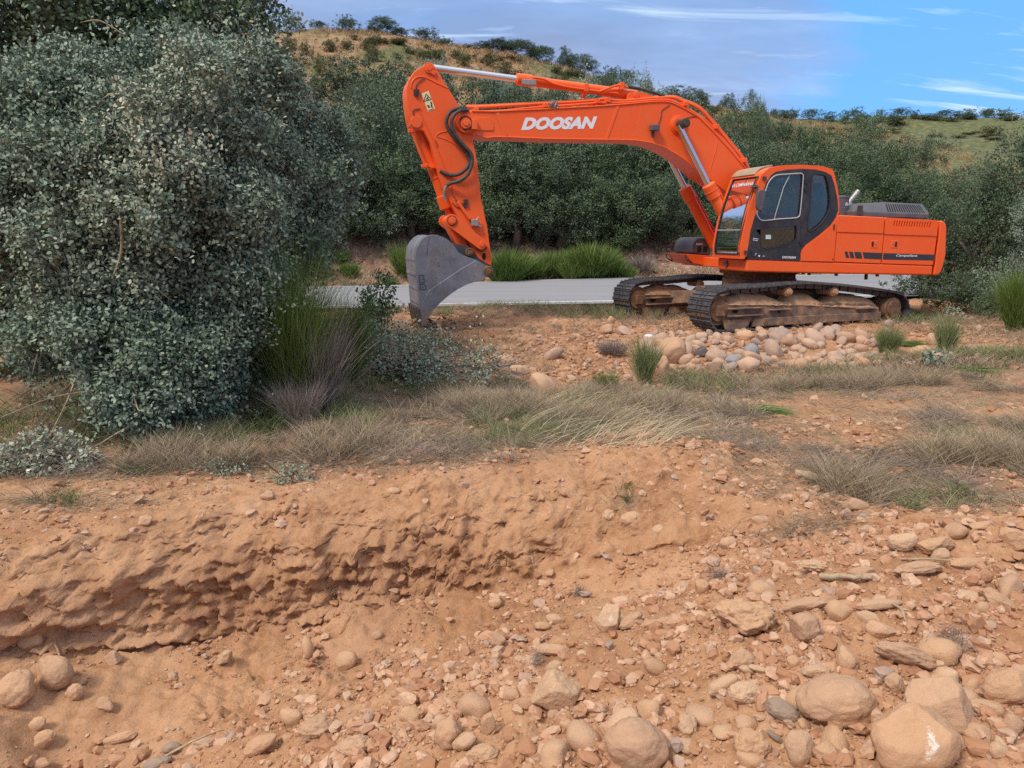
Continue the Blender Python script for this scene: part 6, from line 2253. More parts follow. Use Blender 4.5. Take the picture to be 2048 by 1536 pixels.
# ---- the big holm oak on the left
def big_tree(name, bl, n, leaf, mat, sd, base, r0, label, **kw):
    t_ = empty(name, (base[0], base[1], base[2]))
    tag(t_, label, 'tree')
    bl = [(b[0] - base[0], b[1] - base[1], b[2] - base[2], b[3]) for b in bl]
    if 'bright' in kw: kw['bright'] = [(b[0] - base[0], b[1] - base[1], b[2] - base[2], b[3]) for b in kw['bright']]
    crown_mesh('crown', bl, n, leaf, mat, sd, parent=t_, hexa=True, **kw)
    branches('trunk', (0, 0, 0), [b[:3] for b in bl], r0, BARK, t_, sd, sub=7)
    if leaf < .045:
        rr = random.Random(sd + 70)
        for _ in range(16):
            b_ = rr.choice(bl)
            c0 = Vector(b_[:3]) + Vector((rr.gauss(0, .5), rr.uniform(-1.1, -.7), rr.gauss(-.1, .5))) * b_[3]
            dr = Vector((rr.gauss(0, 1), rr.gauss(-.2, .4), rr.gauss(.2, .5))).normalized() * rr.uniform(.35, .8)
            md_ = c0 + dr * .5 + Vector([rr.uniform(-.07, .07) for _ in range(3)])
            r1_ = rr.uniform(.007, .016)
            MB().tube(spline([c0, md_, c0 + dr], 4), [r1_ * (1 - i * .09) for i in range(9)], 6).build('bare_branch', DRYW, t_, smooth=60)
    return t_


g0 = hit(150, 800)
bl = [W3(250, 330, 6.9, .62), W3(370, 240, 7.1, .55), W3(130, 430, 6.6, .55), W3(230, 480, 6.7, .5), W3(380, 380, 6.9, .5), W3(440, 270, 7.4, .5), W3(60, 330, 7.0, .6), W3(330, 560, 6.9, .45), W3(180, 560, 6.9, .45), W3(50, 480, 6.7, .36),
      W3(460, 430, 7.2, .45), W3(400, 500, 7.2, .42), W3(500, 330, 7.9, .5), W3(480, 200, 7.9, .45), W3(200, 240, 7.3, .55), W3(120, 200, 7.6, .6), W3(330, 150, 7.7, .5), W3(30, 420, 6.9, .5), W3(300, 420, 6.6, .35)]
big_tree('holm_oak', bl, 290000, .039, OAK, 1, (-4.6, 8.3, gz(-4.6, 8.3)[0]), .17, 'tall grey green holm oak filling the left foreground, highlights painted into its middle leaves', clump=22, spread=.13, twig=.20, bright=[W3(270, 330, 6.5, .9), W3(400, 180, 7.0, .6)])
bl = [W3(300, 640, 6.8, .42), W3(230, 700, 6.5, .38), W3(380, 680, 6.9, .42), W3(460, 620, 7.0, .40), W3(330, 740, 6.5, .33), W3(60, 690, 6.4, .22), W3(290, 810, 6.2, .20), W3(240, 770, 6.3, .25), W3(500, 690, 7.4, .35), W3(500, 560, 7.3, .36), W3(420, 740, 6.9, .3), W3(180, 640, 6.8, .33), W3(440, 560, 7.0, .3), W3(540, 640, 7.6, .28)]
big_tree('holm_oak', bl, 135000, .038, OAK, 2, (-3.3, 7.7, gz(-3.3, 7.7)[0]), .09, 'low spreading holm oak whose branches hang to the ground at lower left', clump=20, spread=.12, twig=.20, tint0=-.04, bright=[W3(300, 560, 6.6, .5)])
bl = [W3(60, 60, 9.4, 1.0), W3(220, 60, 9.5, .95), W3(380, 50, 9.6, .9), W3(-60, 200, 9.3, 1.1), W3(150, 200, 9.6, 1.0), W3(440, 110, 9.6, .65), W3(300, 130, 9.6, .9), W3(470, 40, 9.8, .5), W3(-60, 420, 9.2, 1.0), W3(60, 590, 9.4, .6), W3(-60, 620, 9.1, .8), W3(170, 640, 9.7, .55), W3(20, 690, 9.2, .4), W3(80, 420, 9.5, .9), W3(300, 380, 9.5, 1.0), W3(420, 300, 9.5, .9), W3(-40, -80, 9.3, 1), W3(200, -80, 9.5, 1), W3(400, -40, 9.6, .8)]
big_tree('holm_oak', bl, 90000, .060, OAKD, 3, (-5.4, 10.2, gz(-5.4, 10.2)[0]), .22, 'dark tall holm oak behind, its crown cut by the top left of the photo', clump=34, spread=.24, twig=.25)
bl = [W3(560, 330, 10.2, .75), W3(500, 240, 10.0, .6), W3(590, 430, 10.3, .7), W3(625, 350, 10.8, .5), W3(520, 450, 9.7, .6), W3(480, 540, 9.6, .55), W3(560, 520, 10, .42), W3(620, 290, 11, .55), W3(530, 180, 10.2, .45), W3(420, 600, 9.6, .6), W3(640, 430, 11, .36)]
big_tree('holm_oak', bl, 80000, .052, OAK, 4, (-3.3, 11.2, gz(-3.3, 11.2)[0]), .15, 'grey green holm oak right of the tallest one, its crown edge reaching towards the road', clump=32, spread=.22, twig=.22, tint0=-.10)


# ---- oaks beyond the road and bushes on the hill: a few crowns, copied
def tree_proto(sd, mat, n, leaf, kind='oak'):
    rr = random.Random(sd)
    bl = []
    if kind == 'oak':
        for _ in range(22):
            a, h = rr.uniform(0, 6.28), rr.uniform(.14, .88)
            rad = .42 * (1 - abs(h - .42) * 1.1) * rr.uniform(.6, 1.15)
            bl.append((math.cos(a) * rad, math.sin(a) * rad, h, rr.uniform(.08, .17)))
        bl.append((0, 0, .48, .26))
    else:
        for _ in range(12):
            a = rr.uniform(0, 6.28)
            rad = rr.uniform(0, .36)
            bl.append((math.cos(a) * rad, math.sin(a) * rad, rr.uniform(.15, .6), rr.uniform(.16, .3)))
    me = crown_mesh('crown', bl, n, leaf, mat, sd, clump=26, spread=.055, twig=.06, link=False, squash=.9)
    return me, bl


PR = [tree_proto(60 + i, OAKD, 42000, .0175) for i in range(4)]
PRL = [tree_proto(70 + i, OAK, 30000, .0185) for i in range(2)]
BS = [tree_proto(80 + i, BUSH, 9000, .035, 'bush') for i in range(3)]
BSD = [tree_proto(90 + i, OAKD, 9000, .030, 'bush') for i in range(2)]
TR = []
for i, (me, bl) in enumerate(PR + PRL):
    t_ = branches('trunk', (0, 0, 0), [b[:3] for b in bl[:7]], .035, BARK, None, i, sub=0)
    TR.append(t_.data)
    bpy.data.objects.remove(t_)


def put_tree(px, pyt, pyb, wpx, depth, label, group=None, protos=PR, base_i=0, name='oak_tree', cat='tree', rot=None, trunk=True, sink=.03):
    i = rnd.randrange(len(protos))
    me = protos[i][0]
    c = at(px, pyb, depth)
    zg_ = gz(c[0], c[1])[0]
    top = at(px, pyt, depth)[2]
    h = max(top - zg_, .4)
    w = wpx / F * depth
    e = empty(name, (c[0], c[1], zg_ - sink * h), rot if rot is not None else rnd.uniform(0, 6.28))
    e.scale = (w, w, h * 1.03)
    tag(e, label, cat, group)
    o = bpy.data.objects.new('crown', me)
    COL.objects.link(o)
    o.parent = e
    if trunk:
        o = bpy.data.objects.new('trunk', TR[base_i + i])
        COL.objects.link(o)
        o.parent = e
    return e


G1 = 'oaks behind the road'
mid = [(600, 200, 430, 260, 27), (690, 240, 430, 240, 26.5), (560, 300, 470, 200, 25.8), (770, 195, 470, 240, 28), (860, 165, 470, 230, 30), (950, 175, 470, 230, 30), (1040, 190, 475, 240, 30), (1140, 180, 475, 230, 31), (1230, 200, 475, 240, 31),
       (720, 330, 470, 200, 27.2), (830, 300, 480, 220, 28), (930, 300, 480, 220, 28.4), (1020, 290, 490, 220, 28.6), (1110, 290, 490, 220, 29), (1200, 300, 490, 220, 29.5), (1290, 300, 490, 220, 30), (1370, 290, 480, 220, 31), (1330, 210, 480, 220, 33), (1430, 270, 500, 220, 33)]
lab = 'dark grey green oak in the thicket beyond the road behind the raised boom'
for a in mid: put_tree(*a, lab, 'oaks behind the boom', PR + PRL, 0)
rt = [(1470, 222, 480, 150, 40), (1560, 234, 470, 150, 44), (1640, 250, 480, 150, 44), (1710, 246, 480, 160, 42), (1500, 290, 490, 200, 34), (1600, 290, 500, 210, 34), (1700, 290, 520, 220, 33), (1790, 285, 520, 170, 38), (1870, 345, 520, 170, 38), (1800, 350, 540, 180, 32), (1890, 400, 540, 180, 31), (1650, 350, 510, 200, 31), (1560, 350, 510, 200, 31)]
lab = 'dark oak in the thicket beyond the road above the cab and engine house'
for a in rt: put_tree(*a, lab, 'oaks above the cab', PR, 0)
put_tree(2010, 240, 620, 260, 19.5, 'tall grey oak at the right edge of the photo', None, PR + PRL, 0)
put_tree(1940, 345, 620, 230, 19, 'pale leaved oak just right of the counterweight', None, PR + PRL, 0)
put_tree(2060, 380, 640, 200, 16.5, 'oak cut by the right edge in front of the tall grey one', None, PR + PRL, 0)
put_tree(1850, 470, 610, 150, 20.5, 'low dark bush behind the rear of the near track', None, BSD, 0, 'bush', 'bush', trunk=False)
put_tree(1930, 520, 650, 150, 16.8, 'shadowy bramble bush right of the excavator', None, BSD, 0, 'bush', 'bush', trunk=False)
put_tree(1975, 560, 650, 110, 15.8, 'bramble bush with pale twigs by the right hand broom', None, BSD, 0, 'bush', 'bush', trunk=False)
put_tree(2070, 560, 680, 120, 14.5, 'dark bush cut by the right edge beside the broom', None, BSD, 0, 'bush', 'bush', trunk=False)
# hill: single trees on the skyline
sky = [(545, 26, 66, 44, 76), (583, 22, 64, 46, 76), (640, 40, 64, 40, 78), (692, 30, 70, 56, 78), (765, 34, 76, 60, 79), (800, 56, 84, 34, 80), (845, 52, 92, 60, 80), (885, 70, 100, 44, 80), (940, 84, 108, 44, 81), (985, 76, 112, 60, 82), (1040, 76, 118, 80, 83), (1085, 88, 124, 60, 84), (1130, 98, 132, 44, 85),
       (1165, 110, 140, 60, 85), (1220, 122, 152, 46, 86), (1260, 132, 162, 50, 87), (1345, 160, 190, 70, 89), (1390, 178, 204, 60, 90), (1290, 148, 170, 26, 88), (1455, 190, 222, 34, 92), (1510, 196, 236, 70, 60), (1560, 222, 250, 40, 96), (520, 20, 70, 50, 75)]
for a in sky: put_tree(*a, 'small round oak on the skyline of the hill above the boom', 'oaks along the hill crest', BSD + PR[:2], 0, 'oak_tree', 'tree', trunk=False)
for k in range(26):
    px = 1480 + k * 23 + rnd.uniform(-8, 8)
    put_tree(px, 214 + rnd.uniform(-6, 12), 240, rnd.uniform(24, 46), 148 + rnd.uniform(-6, 6), 'tiny oak on the far ridge at the right', 'oaks along the far ridge', BSD, 0, 'oak_tree', 'tree', trunk=False)
# thicket up the slope behind the boom
for k in range(19):
    px = rnd.uniform(620, 1280)
    lo = np.interp(px, [620, 900, 1200, 1450], [300, 180, 215, 250])
    py = lo + rnd.uniform(-26, 26)
    d = 44 + rnd.uniform(-4, 4)
    put_tree(px, py - rnd.uniform(35, 60), py, rnd.uniform(70, 130), d, 'grey green oak scrub on the slope above the thicket', 'scrub oaks on the slope', PR + PRL, 0, 'oak_tree', 'tree', trunk=False)
put_tree(700, 80, 190, 150, 55, 'wide clump of grey oak scrub on the bare hillside', None, BSD, 0, 'bush', 'bush', trunk=False)
put_tree(770, 90, 180, 140, 56, 'oak scrub right of the wide grey clump on the hillside', None, BSD, 0, 'bush', 'bush', trunk=False)
put_tree(640, 130, 200, 70, 54, 'small scrub oak left of the wide grey clump on the hillside', None, BSD, 0, 'bush', 'bush', trunk=False)
# olive bushes (broom) over the hill
nb = 0
while nb < 150:
    px = rnd.uniform(540, 2040)
    topl = np.interp(px, [540, 740, 900, 1100, 1300, 1450, 1550, 2048], [66, 74, 96, 132, 186, 226, 246, 240])
    if px < 1450:
        py = topl + abs(rnd.gauss(0, 18)) + 3
        if px < 720 and rnd.random() < .6: continue
        d = np.interp(px, [540, 900, 1450], [72, 76, 86]) - (py - topl) * .25
        w = rnd.uniform(14, 38)
    else:
        py = topl + rnd.random() ** .7 * 100
        d = 148 - (py - topl) * .72
        w = rnd.uniform(12, 44)
    put_tree(px, py - w * .45, py, w, d, 'olive green broom bush on the hillside', 'broom bushes on the hill', BS, 0, 'bush', 'bush', trunk=False)
    nb += 1


# ---- blades: broom, grass, straw
def blades(name, base, direc, length, width, curve, mat, tint, parent=None, segs=3):
    """ribbons that start at base, head along direc and sag by curve"""
    n = len(base)
    rg = np.random.default_rng(len(base) + 3)
    direc = unit(direc)
    side = unit(np.cross(direc, rg.normal(size=(n, 3))))
    rows = []
    for k in range(segs + 1):
        t_ = k / segs
        c = base + direc * (length * t_)[:, None] + curve * (length * t_ * t_)[:, None]
        w = width * (1 - t_ * .85) * .5
        if k < segs:
            rows += [c - side * w[:, None], c + side * w[:, None]]
        else:
            rows += [c]
    V = np.stack(rows, 1)
    m_ = V.shape[1]
    off = (np.arange(n) * m_)[:, None]
    fq = np.concatenate([off + np.array([2 * k, 2 * k + 1, 2 * k + 3, 2 * k + 2])[None] for k in range(segs - 1)])
    ft = off + np.array([2 * segs - 2, 2 * segs - 1, 2 * segs])[None]
    return np_mesh(name, V.reshape(-1, 3), [fq, ft], mat, parent, {'tint': np.repeat(tint, m_)}, smooth=False)


def broom(px, pyb, pyt, wpx, label, n=2600, mat=BROOM, depth=None, fan=.35, wid=.006, sd=1, name='broom_shrub', group=None, up=1.0, tint=None, ball=False):
    rg = np.random.default_rng(sd)
    p = hit(px, pyb) if depth is None else at(px, pyb, depth)
    z = gz(p[0], p[1])[0]
    h = at(px, pyt, p[1])[2] - z
    w = wpx / F * p[1]
    e = empty(name, (p[0], p[1], z))
    tag(e, label, 'shrub', group)
    a = rg.uniform(0, 6.28, n)
    r_ = np.sqrt(rg.random(n))
    b0 = np.c_[np.cos(a) * r_ * w * .22, np.sin(a) * r_ * w * .22, np.zeros(n)]
    lean = fan * r_ * (1.0 if ball else 1)
    d = np.c_[np.cos(a) * lean, np.sin(a) * lean, np.full(n, up)] + rg.normal(size=(n, 3)) * .10
    L = h * rg.uniform(.35, 1.06, n) * (1 - (.42 if ball else .15) * r_ ** 2)
    st = rg.random(n) ** 1.0 * .55
    b0 = b0 + d * (st * h * .8)[:, None]
    L = L * (1 - st * .75)
    d2 = d + rg.normal(size=(n, 3)) * .16
    cv = np.c_[rg.normal(size=n) * .16, rg.normal(size=n) * .16, -.08 * np.ones(n)]
    blades('stems', b0, d2, L, np.full(n, wid), cv, mat, np.clip(rg.random(n) * .8 + .2 * rg.random(), 0, 1) if tint is None else tint, e)
    return e


broom(590, 820, 425, 92, 'tall bright green broom beside the hanging holm oak', 2600, sd=3, fan=.13, depth=7.2, wid=.0045)
broom(545, 760, 560, 110, 'darker green broom half hidden by the holm oak foliage', 3200, sd=4, fan=.22, depth=8.6)
broom(636, 800, 575, 56, 'dead grey purple broom leaning right of the tall green one', 1200, DEADB, sd=5, fan=.30, depth=7.3)
broom(598, 860, 730, 80, 'low dead grey broom at the foot of the tall green one', 900, DEADB, sd=6, fan=.6, depth=6.9, wid=.004)
broom(570, 870, 780, 50, 'small green broom sprouting in the dry grass', 1100, sd=7, fan=.3, depth=7.0, wid=.005)
broom(692, 735, 566, 58, 'narrow green broom standing in front of the road left of the bucket', 3000, sd=8, fan=.13, depth=9.2)
broom(700, 560, 520, 60, 'green broom on the far verge left of the bucket', 900, sd=9, depth=24.6, wid=.02)
broom(610, 560, 480, 110, 'green broom across the road behind the dead grey one', 1600, sd=10, depth=24.4, wid=.02, fan=.5)
broom(680, 530, 495, 50, 'small olive broom on the cut bank', 700, sd=11, depth=25.6, wid=.018, fan=.8, ball=True)
broom(1020, 560, 482, 84, 'rounded green broom right behind the bucket pin', 2600, sd=12, depth=24.9, wid=.02, fan=.6, ball=True)
broom(810, 520, 470, 60, 'thin broom left of the bucket on the far bank', 800, sd=13, depth=25.4, wid=.018, fan=.4)
broom(1180, 552, 472, 116, 'largest rounded green broom on the far verge', 4200, sd=14, depth=26.0, wid=.022, fan=.75, ball=True)
broom(1068, 556, 500, 60, 'green broom between the rounded ones on the far verge', 1300, sd=61, depth=25.6, wid=.02, fan=.7, ball=True)
broom(1215, 554, 496, 70, 'green broom merging into the largest rounded one', 1700, sd=62, depth=26.2, wid=.02, fan=.8, ball=True)
broom(1145, 556, 505, 60, 'broom in front of the largest rounded one', 1300, sd=63, depth=25.6, wid=.02, fan=.8, ball=True)
broom(1000, 558, 505, 50, 'low broom beside the bucket on the far verge', 900, sd=64, depth=24.8, wid=.02, fan=.8, ball=True)
broom(1105, 552, 490, 70, 'green broom left of the largest rounded one', 1700, sd=15, depth=26.0, wid=.02, fan=.6, ball=True)
broom(1280, 550, 500, 50, 'dull broom right of the largest rounded one', 900, DEADB, sd=16, depth=26.8, wid=.02, fan=.8, ball=True)
broom(1255, 548, 520, 36, 'little green broom at the right foot of the largest one', 600, sd=17, depth=26.0, wid=.018, fan=.7, ball=True)
broom(1250, 470, 425, 60, 'green broom under the oaks behind the boom cylinders', 900, sd=18, depth=29.5, wid=.02, fan=.6, ball=True)
broom(1390, 500, 450, 50, 'green broom behind the tool box', 800, sd=19, depth=29.5, wid=.02, fan=.6, ball=True)
broom(780, 568, 548, 40, 'low green weeds at the far road edge', 500, sd=20, depth=24.3, wid=.018, fan=1.0, ball=True)
broom(2030, 650, 520, 60, 'tall pale green broom at the right edge', 2200, sd=21, depth=13.6, wid=.008, fan=.2)
broom(1890, 700, 615, 40, 'wispy green grass clump right of the near track', 900, GRASS, sd=22, depth=11.6, wid=.006, fan=.22)
broom(1775, 712, 640, 60, 'wispy grass tuft in front of the rear track end', 1300, GRASS, sd=23, depth=12.0, wid=.005, fan=.35)
broom(1290, 760, 655, 46, 'upright green weed left of the stone heap', 900, GRASS, sd=24, depth=9.9, wid=.006, fan=.22)
broom(1210, 785, 730, 40, 'small green tuft by the boulders', 600, BROOM, sd=25, depth=9.3, wid=.005, fan=.45)
broom(1225, 720, 672, 70, 'brown dead bush on the bank between bucket and heap', 1500, DEADB, sd=26, depth=11.8, wid=.006, fan=.9, ball=True)


def lying(px, py, L, yaw, label, n=700, sd=1):
    """cut broom lying on the ground"""
    p = hit(px, py)
    rg = np.random.default_rng(sd)
    b0 = np.c_[rg.normal(0, .03, n), rg.normal(0, .05, n), .03 + rg.random(n) * .05]
    a = yaw + rg.normal(0, .13, n)
    d = np.c_[np.cos(a), np.sin(a), rg.normal(0, .06, n)]
    b0 = b0 + d * (rg.random(n) * L * .5)[:, None]
    o = blades('cut_broom', b0, d, L * rg.uniform(.35, .6, n), np.full(n, .005), np.c_[np.zeros(n), np.zeros(n), -.06 * np.ones(n)], BROOM, rg.random(n))
    o.location = (p[0], p[1], p[2])
    tag(o, label, 'cut plant')


lying(1490, 828, .52, -.55, 'bright green cut broom lying on the bare earth right of centre', 900, 1)
lying(1790, 692, .5, -.3, 'green cut broom dropped at the right end of the stone heap', 700, 2)
lying(1900, 745, .7, -.45, 'thin green cuttings on the earth at the right', 160, 3)

# ---- straw, grass
def field(name, n, box, dens, lmin, lmax, wid, elev, mat, label, cat, sd, lift=.01, clump=0, tlo=0, thi=1, ycl=.0):
    rg = np.random.default_rng(sd)
    xy = pix(n // max(1, clump) if clump else n, box, sd, dens)
    yaw0 = rg.uniform(0, 6.28, len(xy))
    if clump:
        k = np.repeat(np.arange(len(xy)), clump)
        yaw0 = rg.uniform(0, 6.28, len(k))
        base2 = xy[k] + rg.normal(0, .022, (len(k), 2)) * (1 + ycl * xy[k][:, 1:2])
        tt_ = np.repeat(rg.random(len(xy)), clump) * .6 + rg.random(len(k)) * .4
    else:
        base2 = xy
        yaw0 = fbm(xy[:, 0], xy[:, 1], .8, 2, sd) * 5 + rg.normal(0, .8, len(xy))
        tt_ = np.clip(.5 + .5 * fbm(xy[:, 0], xy[:, 1], .5, 3, sd + 9), 0, 1) * .5 + rg.random(len(xy)) * .5
    m_ = len(base2)
    z = gz(base2[:, 0], base2[:, 1])
    el = np.clip(rg.normal(elev, .28 if elev < 1 else .22, m_), -.05, 1.55)
    d = np.c_[np.cos(yaw0) * np.cos(el), np.sin(yaw0) * np.cos(el), np.sin(el)]
    L = rg.uniform(lmin, lmax, m_)
    base = np.c_[base2, z + lift * rg.random(m_)]
    cv = np.c_[np.cos(yaw0) * .25, np.sin(yaw0) * .25, -.22 * np.ones(m_)] * (np.sin(el)[:, None])
    o = blades(name, base, d, L, wid * rg.uniform(.6, 1.3, m_), cv, mat, tlo + (thi - tlo) * np.clip(tt_, 0, 1))
    tag(o, label, cat, kind='stuff')
    return o


def th_d(x, y): return np.clip(thatch(x, y), 0, 1) * (.12 + .88 * sstep(.36, .56, fbm(x, y, .38, 3, 601) * .5 + .5)) * near_view(x, y) * (1 - onr(x, y))


field('dry_grass', 150000, (-5, 5.6, 3.9, 9.5), lambda x, y: th_d(x, y) * (y < 9.5), .05, .22, .0032, .16, STRAW, 'flattened dry straw and dead grass lying between pit and track', 'dry grass', 11, .03, tlo=-.1, thi=.95)
field('dry_grass', 80000, (-5, 5.6, 4.2, 9.5), lambda x, y: (th_d(x, y) > .55) * near_view(x, y) * sstep(.45, .7, fbm(x, y, .7, 3, 501) * .5 + .5), .12, .36, .003, 1.0, STRAW, 'standing dry grass stems between pit and track', 'dry grass', 12, .01, clump=14, tlo=.0, thi=1)
field('grass', 26000, (-5, 5.6, 4.2, 10), lambda x, y: (th_d(x, y) > .35) * near_view(x, y) * (.35 + .65 * (x < 1.2)) * sstep(.50, .78, fbm(x, y, .9, 3, 502) * .5 + .5), .06, .22, .0035, .9, GRASS, 'patches of short green grass among the straw', 'grass', 13, .01, clump=16)
field('dry_grass', 46000, (-9, 12, 9.5, 17.6), lambda x, y: th_d(x, y) * .9 + .03 * near_view(x, y), .10, .32, .006, .7, STRAW, 'dry grass and weeds around the excavator and along the road verge', 'dry grass', 14, .02, clump=10, ycl=.08, tlo=0, thi=.8)
field('grass', 14000, (-9, 12, 9.0, 17.6), lambda x, y: (th_d(x, y) > .3) * sstep(.5, .7, fbm(x, y, 1.4, 3, 503) * .5 + .5), .10, .34, .007, 1.1, GRASS, 'green weeds near the excavator and along the verge', 'grass', 15, .02, clump=14, ycl=.08)
field('dry_grass', 30000, (-22, 26, 23.5, 31), lambda x, y: near_view(x, y, 1) * (y > road_far(x) + .25) * (.06 + .9 * sstep(.5, .68, fbm(x, y, 1.6, 3, 504) * .5 + .5) + .6 * (y < road_far(x) + 1.2)), .12, .4, .016, 1.0, STRAW, 'dry grass tufts on the cut bank beyond the road', 'dry grass', 16, .03, clump=14, ycl=.06)
field('dead_twigs', 16000, (-5.2, 5.6, 4.2, 10.5), lambda x, y: (th_d(x, y) > .3) * near_view(x, y) * sstep(.48, .6, fbm(x, y, .45, 3, 511) * .5 + .5), .08, .26, .004, .45, DEADB, 'grey dead stalks and twigs tangled in the straw', 'dead stalks', 18, .05, clump=8, tlo=0, thi=.7)
field('undergrowth', 9000, (-6.5, -1.2, 6.0, 10.5), lambda x, y: near_view(x, y, .5) * (x < -.35 * y + 1.0) * sstep(.4, .6, fbm(x, y, .6, 3, 512) * .5 + .5), .10, .40, .006, 1.0, GRASS, 'weeds and dry stems in the shade under the holm oaks', 'weeds', 19, .02, clump=9, tlo=0, thi=.75)
# hillside dry grass
field('dry_grass', 60000, (-45, 45, 48, 92), lambda x, y: near_view(x, y, 1) * (.3 + .7 * sstep(.45, .6, fbm(x, y, 5, 3, 505) * .5 + .5)), .25, .6, .05, 1.1, m_leaf('hill_grass_blade', [(0, (.20, .12, .06)), (.5, (.36, .22, .11)), (1, (.50, .36, .19))], (.36, .24, .13), .9, .2), 'dry brown grass covering the hillside', 'dry grass', 17, .05, clump=8, ycl=.08)
# long arching straws in the middle
rg = np.random.default_rng(31)
n = 1000
xy = []
for _ in range(n):
    xy.append(hit(rg.uniform(1020, 1330), rg.uniform(800, 900))[:2])
xy = np.array(xy)
yaw = rg.normal(.1, .5, n)
el = rg.uniform(.25, 1.1, n)
d = np.c_[np.cos(yaw) * np.cos(el), np.sin(yaw) * np.cos(el), np.sin(el)]
o = blades('tall_straw', np.c_[xy, gz(xy[:, 0], xy[:, 1])], d, rg.uniform(.2, .55, n), np.full(n, .0045), np.c_[np.cos(yaw) * .3, np.sin(yaw) * .3, -.3 * np.ones(n)], STRAW, rg.uniform(.6, 1, n), segs=4)
tag(o, 'long bent golden straws in front of the stone heap', 'dry grass', kind='stuff')


# ---- cut branches, sprigs, logs, roots
def heapof(name, blobs, n, leaf, mat, sd, label, cat, tips=None, r0=.02, **kw):
    c = np.mean(np.array(blobs)[:, :3], axis=0)
    z = gz(c[0], c[1])[0]
    e = empty(name, (c[0], c[1], z))
    tag(e, label, cat)
    bl = [(b[0] - c[0], b[1] - c[1], b[2] - z, b[3]) for b in blobs]
    crown_mesh('leaves', bl, n, leaf, mat, sd, parent=e, hexa=True, shell=.2, **kw)
    rr = random.Random(sd)
    mb = MB()
    for b in bl * 3:
        s0 = Vector((bl[0][0], bl[0][1], .05)) + Vector((rr.gauss(0, .08), rr.gauss(0, .05), 0))
        t_ = Vector(b[:3]) + Vector([rr.gauss(0, .6) * b[3] for _ in range(3)])
        mb.tube(spline([s0, s0.lerp(t_, .5) + Vector((rr.gauss(0, .05), rr.gauss(0, .05), rr.uniform(0, .08))), t_], 4), [max(.003, r0 * (1 - i / 9)) for i in range(9)], 6)
    mb.build('twigs', BARK, e, smooth=60)
    if n > 4000:
        rg = np.random.default_rng(sd + 5)
        m_ = n // 8
        bb = np.array(bl)[rg.integers(0, len(bl), m_)]
        yw = rg.normal(-.5, .7, m_)
        d = np.c_[np.cos(yw), np.sin(yw), rg.normal(.15, .35, m_)]
        blades('bare_twigs', bb[:, :3] + rg.normal(size=(m_, 3)) * bb[:, 3:4] * .6, d, rg.uniform(.12, .5, m_), np.full(m_, .006), rg.normal(size=(m_, 3)) * .12, DEADB, rg.random(m_), e)
    return e


heapof('cut_branch', [W3(60, 950, 5.6, .17), W3(130, 930, 5.7, .17), W3(30, 920, 5.7, .15), W3(170, 945, 5.7, .13), W3(90, 905, 5.8, .15), W3(100, 965, 5.55, .12), W3(-20, 950, 5.6, .17)], 5600, .034, PALE, 41, 'cut oak branch with white upturned leaves at the left edge', 'cut branch', clump=14, spread=.10, twig=.08)
heapof('cut_branch', [W3(770, 690, 10.2, .26), W3(830, 700, 10.0, .3), W3(900, 725, 9.7, .3), W3(850, 745, 9.5, .28), W3(930, 760, 9.3, .26), W3(780, 735, 9.7, .25), W3(960, 725, 9.7, .22), W3(755, 690, 10.6, .18), W3(860, 775, 9.2, .2), W3(990, 735, 9.6, .14), W3(700, 700, 10.2, .15)], 6000, .038, OAK, 42, 'heap of felled oak branches below the bucket', 'cut branch', clump=14, spread=.15, twig=.22, tint0=.14)
for px, py, d, a, l in ((755, 600, 11.5, .30, 'leafy green sapling left of the bucket teeth'), (725, 645, 11.0, .2, 'low leafy sapling beside the narrow broom')):
    heapof('sapling', [W3(px, py, d, a * .7), W3(px + 8, py - 30, d, a * .5), W3(px - 12, py + 30, d, a * .7), W3(px + 20, py + 20, d, a * .6)], 1100, .055, m_leaf('fresh_leaf', [(0, (.05, .09, .03)), (1, (.14, .22, .09))], (.2, .25, .15)) if 'fresh_leaf' not in bpy.data.materials else bpy.data.materials['fresh_leaf'], 43, l, 'sapling', clump=10, spread=.12, twig=.1, r0=.012)
for k, (px, py, l) in enumerate(((570, 965, 'small dark green sprig on the left earth lip'), (440, 950, 'tiny sprig left of the pale tan stone'), (1900, 640, 'pale leaved twigs among the brambles at right'), (1850, 735, 'green sprig near the white stone'))):
    p = hit(px, py)
    s_ = .09 if k < 2 else .16
    heapof('sprig', [(p[0], p[1], p[2] + .03, s_), (p[0] + s_ * 1.3, p[1], p[2] + .03, s_ * .8)], 420, .022 if k < 2 else .05, OAK if k != 2 else PALE, 50 + k, l, 'sprig', clump=8, spread=.07, twig=.05, r0=.004)


def wood(name, pts, r0, r1, mat, label, cat, lift=.01, seg=8, wob=0):
    q = []
    for i, (px, py, dz_) in enumerate(pts):
        p = hit(px, py)
        q.append((p[0], p[1], p[2] + dz_ + lift))
    pth = spline(q, 5)
    rr = random.Random(len(label))
    n = len(pth)
    pth = [tuple(c + rr.uniform(-wob, wob) for c in p) for p in pth]
    o = MB().tube(pth, [(r0 + (r1 - r0) * i / (n - 1)) * rr.uniform(.85, 1.15) for i in range(n)], seg).build(name, mat, smooth=70)
    tag(o, label, cat)
    return o


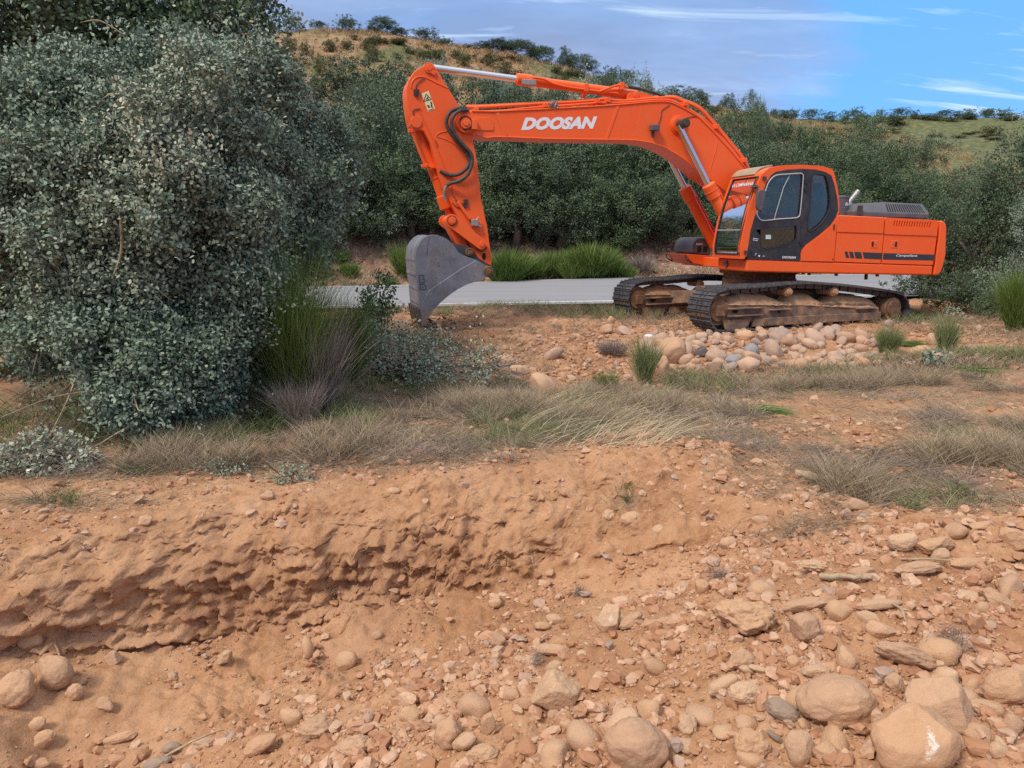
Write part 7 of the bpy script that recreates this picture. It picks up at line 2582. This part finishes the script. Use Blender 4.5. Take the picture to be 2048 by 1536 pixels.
wood('splintered_log', [(1590, 955, .02), (1640, 970, .03), (1700, 980, .03), (1738, 984, .03)], .030, .045, DRYW, 'splintered pale log lying on the straw at the pit lip', 'log', seg=9, wob=.006)
for k, (pts, r_, l) in enumerate([
    ([(1560, 975, .0), (1580, 990, .02), (1590, 1020, .02), (1606, 1036, .0)], .008, 'bent pale root hanging below the splintered log'),
    ([(658, 1056, .02), (700, 1060, .03), (745, 1066, .03), (800, 1080, .0)], .010, 'long pale root lying across the top of the pit wall'),
    ([(105, 1255, .02), (112, 1300, .04), (120, 1330, .03), (108, 1350, .0)], .009, 'root dangling over the boulder in the left pit wall'),
    ([(120, 1180, .02), (150, 1150, .04), (172, 1135, .03)], .006, 'thin pale root sticking out of the left pit wall'),
    ([(20, 1180, .0), (90, 1182, .02), (170, 1178, .0)], .004, 'straight thin root along the left pit wall'),
    ([(336, 1198, .0), (346, 1220, .03), (362, 1228, .02)], .005, 'short curled root in the middle of the pit wall'),
    ([(330, 1525, .02), (400, 1500, .05), (450, 1478, .04)], .007, 'greenish twig lying in the gravel at bottom left'),
    ([(560, 1080, .0), (580, 1110, .02), (590, 1160, .02), (588, 1210, .0)], .003, 'fine vertical root hanging on the pit wall'),
    ([(1050, 1055, .0), (1110, 1025, .02), (1160, 995, .0)], .006, 'brown root running up the pit wall at centre'),
    ([(1400, 1128, .01), (1480, 1060, .06), (1560, 1050, .05), (1640, 1100, .02)], .004, 'arching thin root right of the pit'),
    ([(1770, 1210, .01), (1800, 1232, .02), (1812, 1256, .01)], .007, 'grey twig behind the knobbly boulder'),
    ([(1640, 1165, .02), (1700, 1170, .03), (1740, 1168, .02)], .018, 'short reddish stick on the spoil crest'),
    ([(1800, 1130, .02), (1870, 1135, .03), (1930, 1136, .02)], .006, 'dark thin twig lying on the ridge slab'),
    ([(1905, 1270, .02), (1920, 1300, .05), (1905, 1345, .02)], .005, 'curly root beside the right hand half buried boulder'),
    ([(1310, 870, .02), (1330, 895, .01), (1360, 905, .0)], .005, 'curled root at the edge of the grass'),
    ([(840, 720, .15), (860, 740, .12), (872, 750, .1)], .03, 'pale barked branch in the felled heap'),
    ([(925, 775, .06), (960, 795, .05), (985, 808, .04)], .025, 'torn end of a branch pointing out of the felled heap'),
    ([(820, 662, .1), (850, 655, .16), (885, 672, .1), (920, 695, .04)], .035, 'twisted torn root under the bucket teeth'),
    ([(800, 672, .06), (830, 655, .12), (868, 660, .1)], .018, 'thin root curling round the bucket teeth'),
    ([(680, 1290 - 20, .0), (700, 1240, .02), (712, 1225, .0)], .004, 'tiny root end above the reddish pit boulder'),
]):
    wood('root' if 'root' in l else 'twig', pts, r_, r_ * .45, ROOTM if 'root' in l else DRYW, l, 'root' if 'root' in l else 'twig', seg=7, wob=r_ * .3)
# dark root tufts in the dug face
for k, (px, py, s_, l) in enumerate(((1435, 1160, .075, 'dark matted root tuft in the right part of the pit'), (1158, 1190, .05, 'small dark root tuft at the foot of the pit slope'), (60, 1175, .07, 'root mat under the left pit overhang'), (1900, 1300, .08, 'root mat right of the knobbly boulder'), (1250, 1010, .04, 'little dry tuft on the pit slope'), (1070, 1330, .05, 'dark crumb of turf on the spoil crest'))):
    p = hit(px, py)
    n = 260
    rg = np.random.default_rng(600 + k)
    d = rg.normal(size=(n, 3)) + np.array([0, -.5, .3])
    o = blades('root_tuft', rg.normal(0, s_ * .35, (n, 3)) + np.array([0, 0, s_ * .3]), d, rg.uniform(.4, 1.3, n) * s_, np.full(n, .0022), rg.normal(size=(n, 3)) * .4, DEADB, rg.random(n) * .5, segs=4)
    o.location = p
    tag(o, l, 'root tuft')
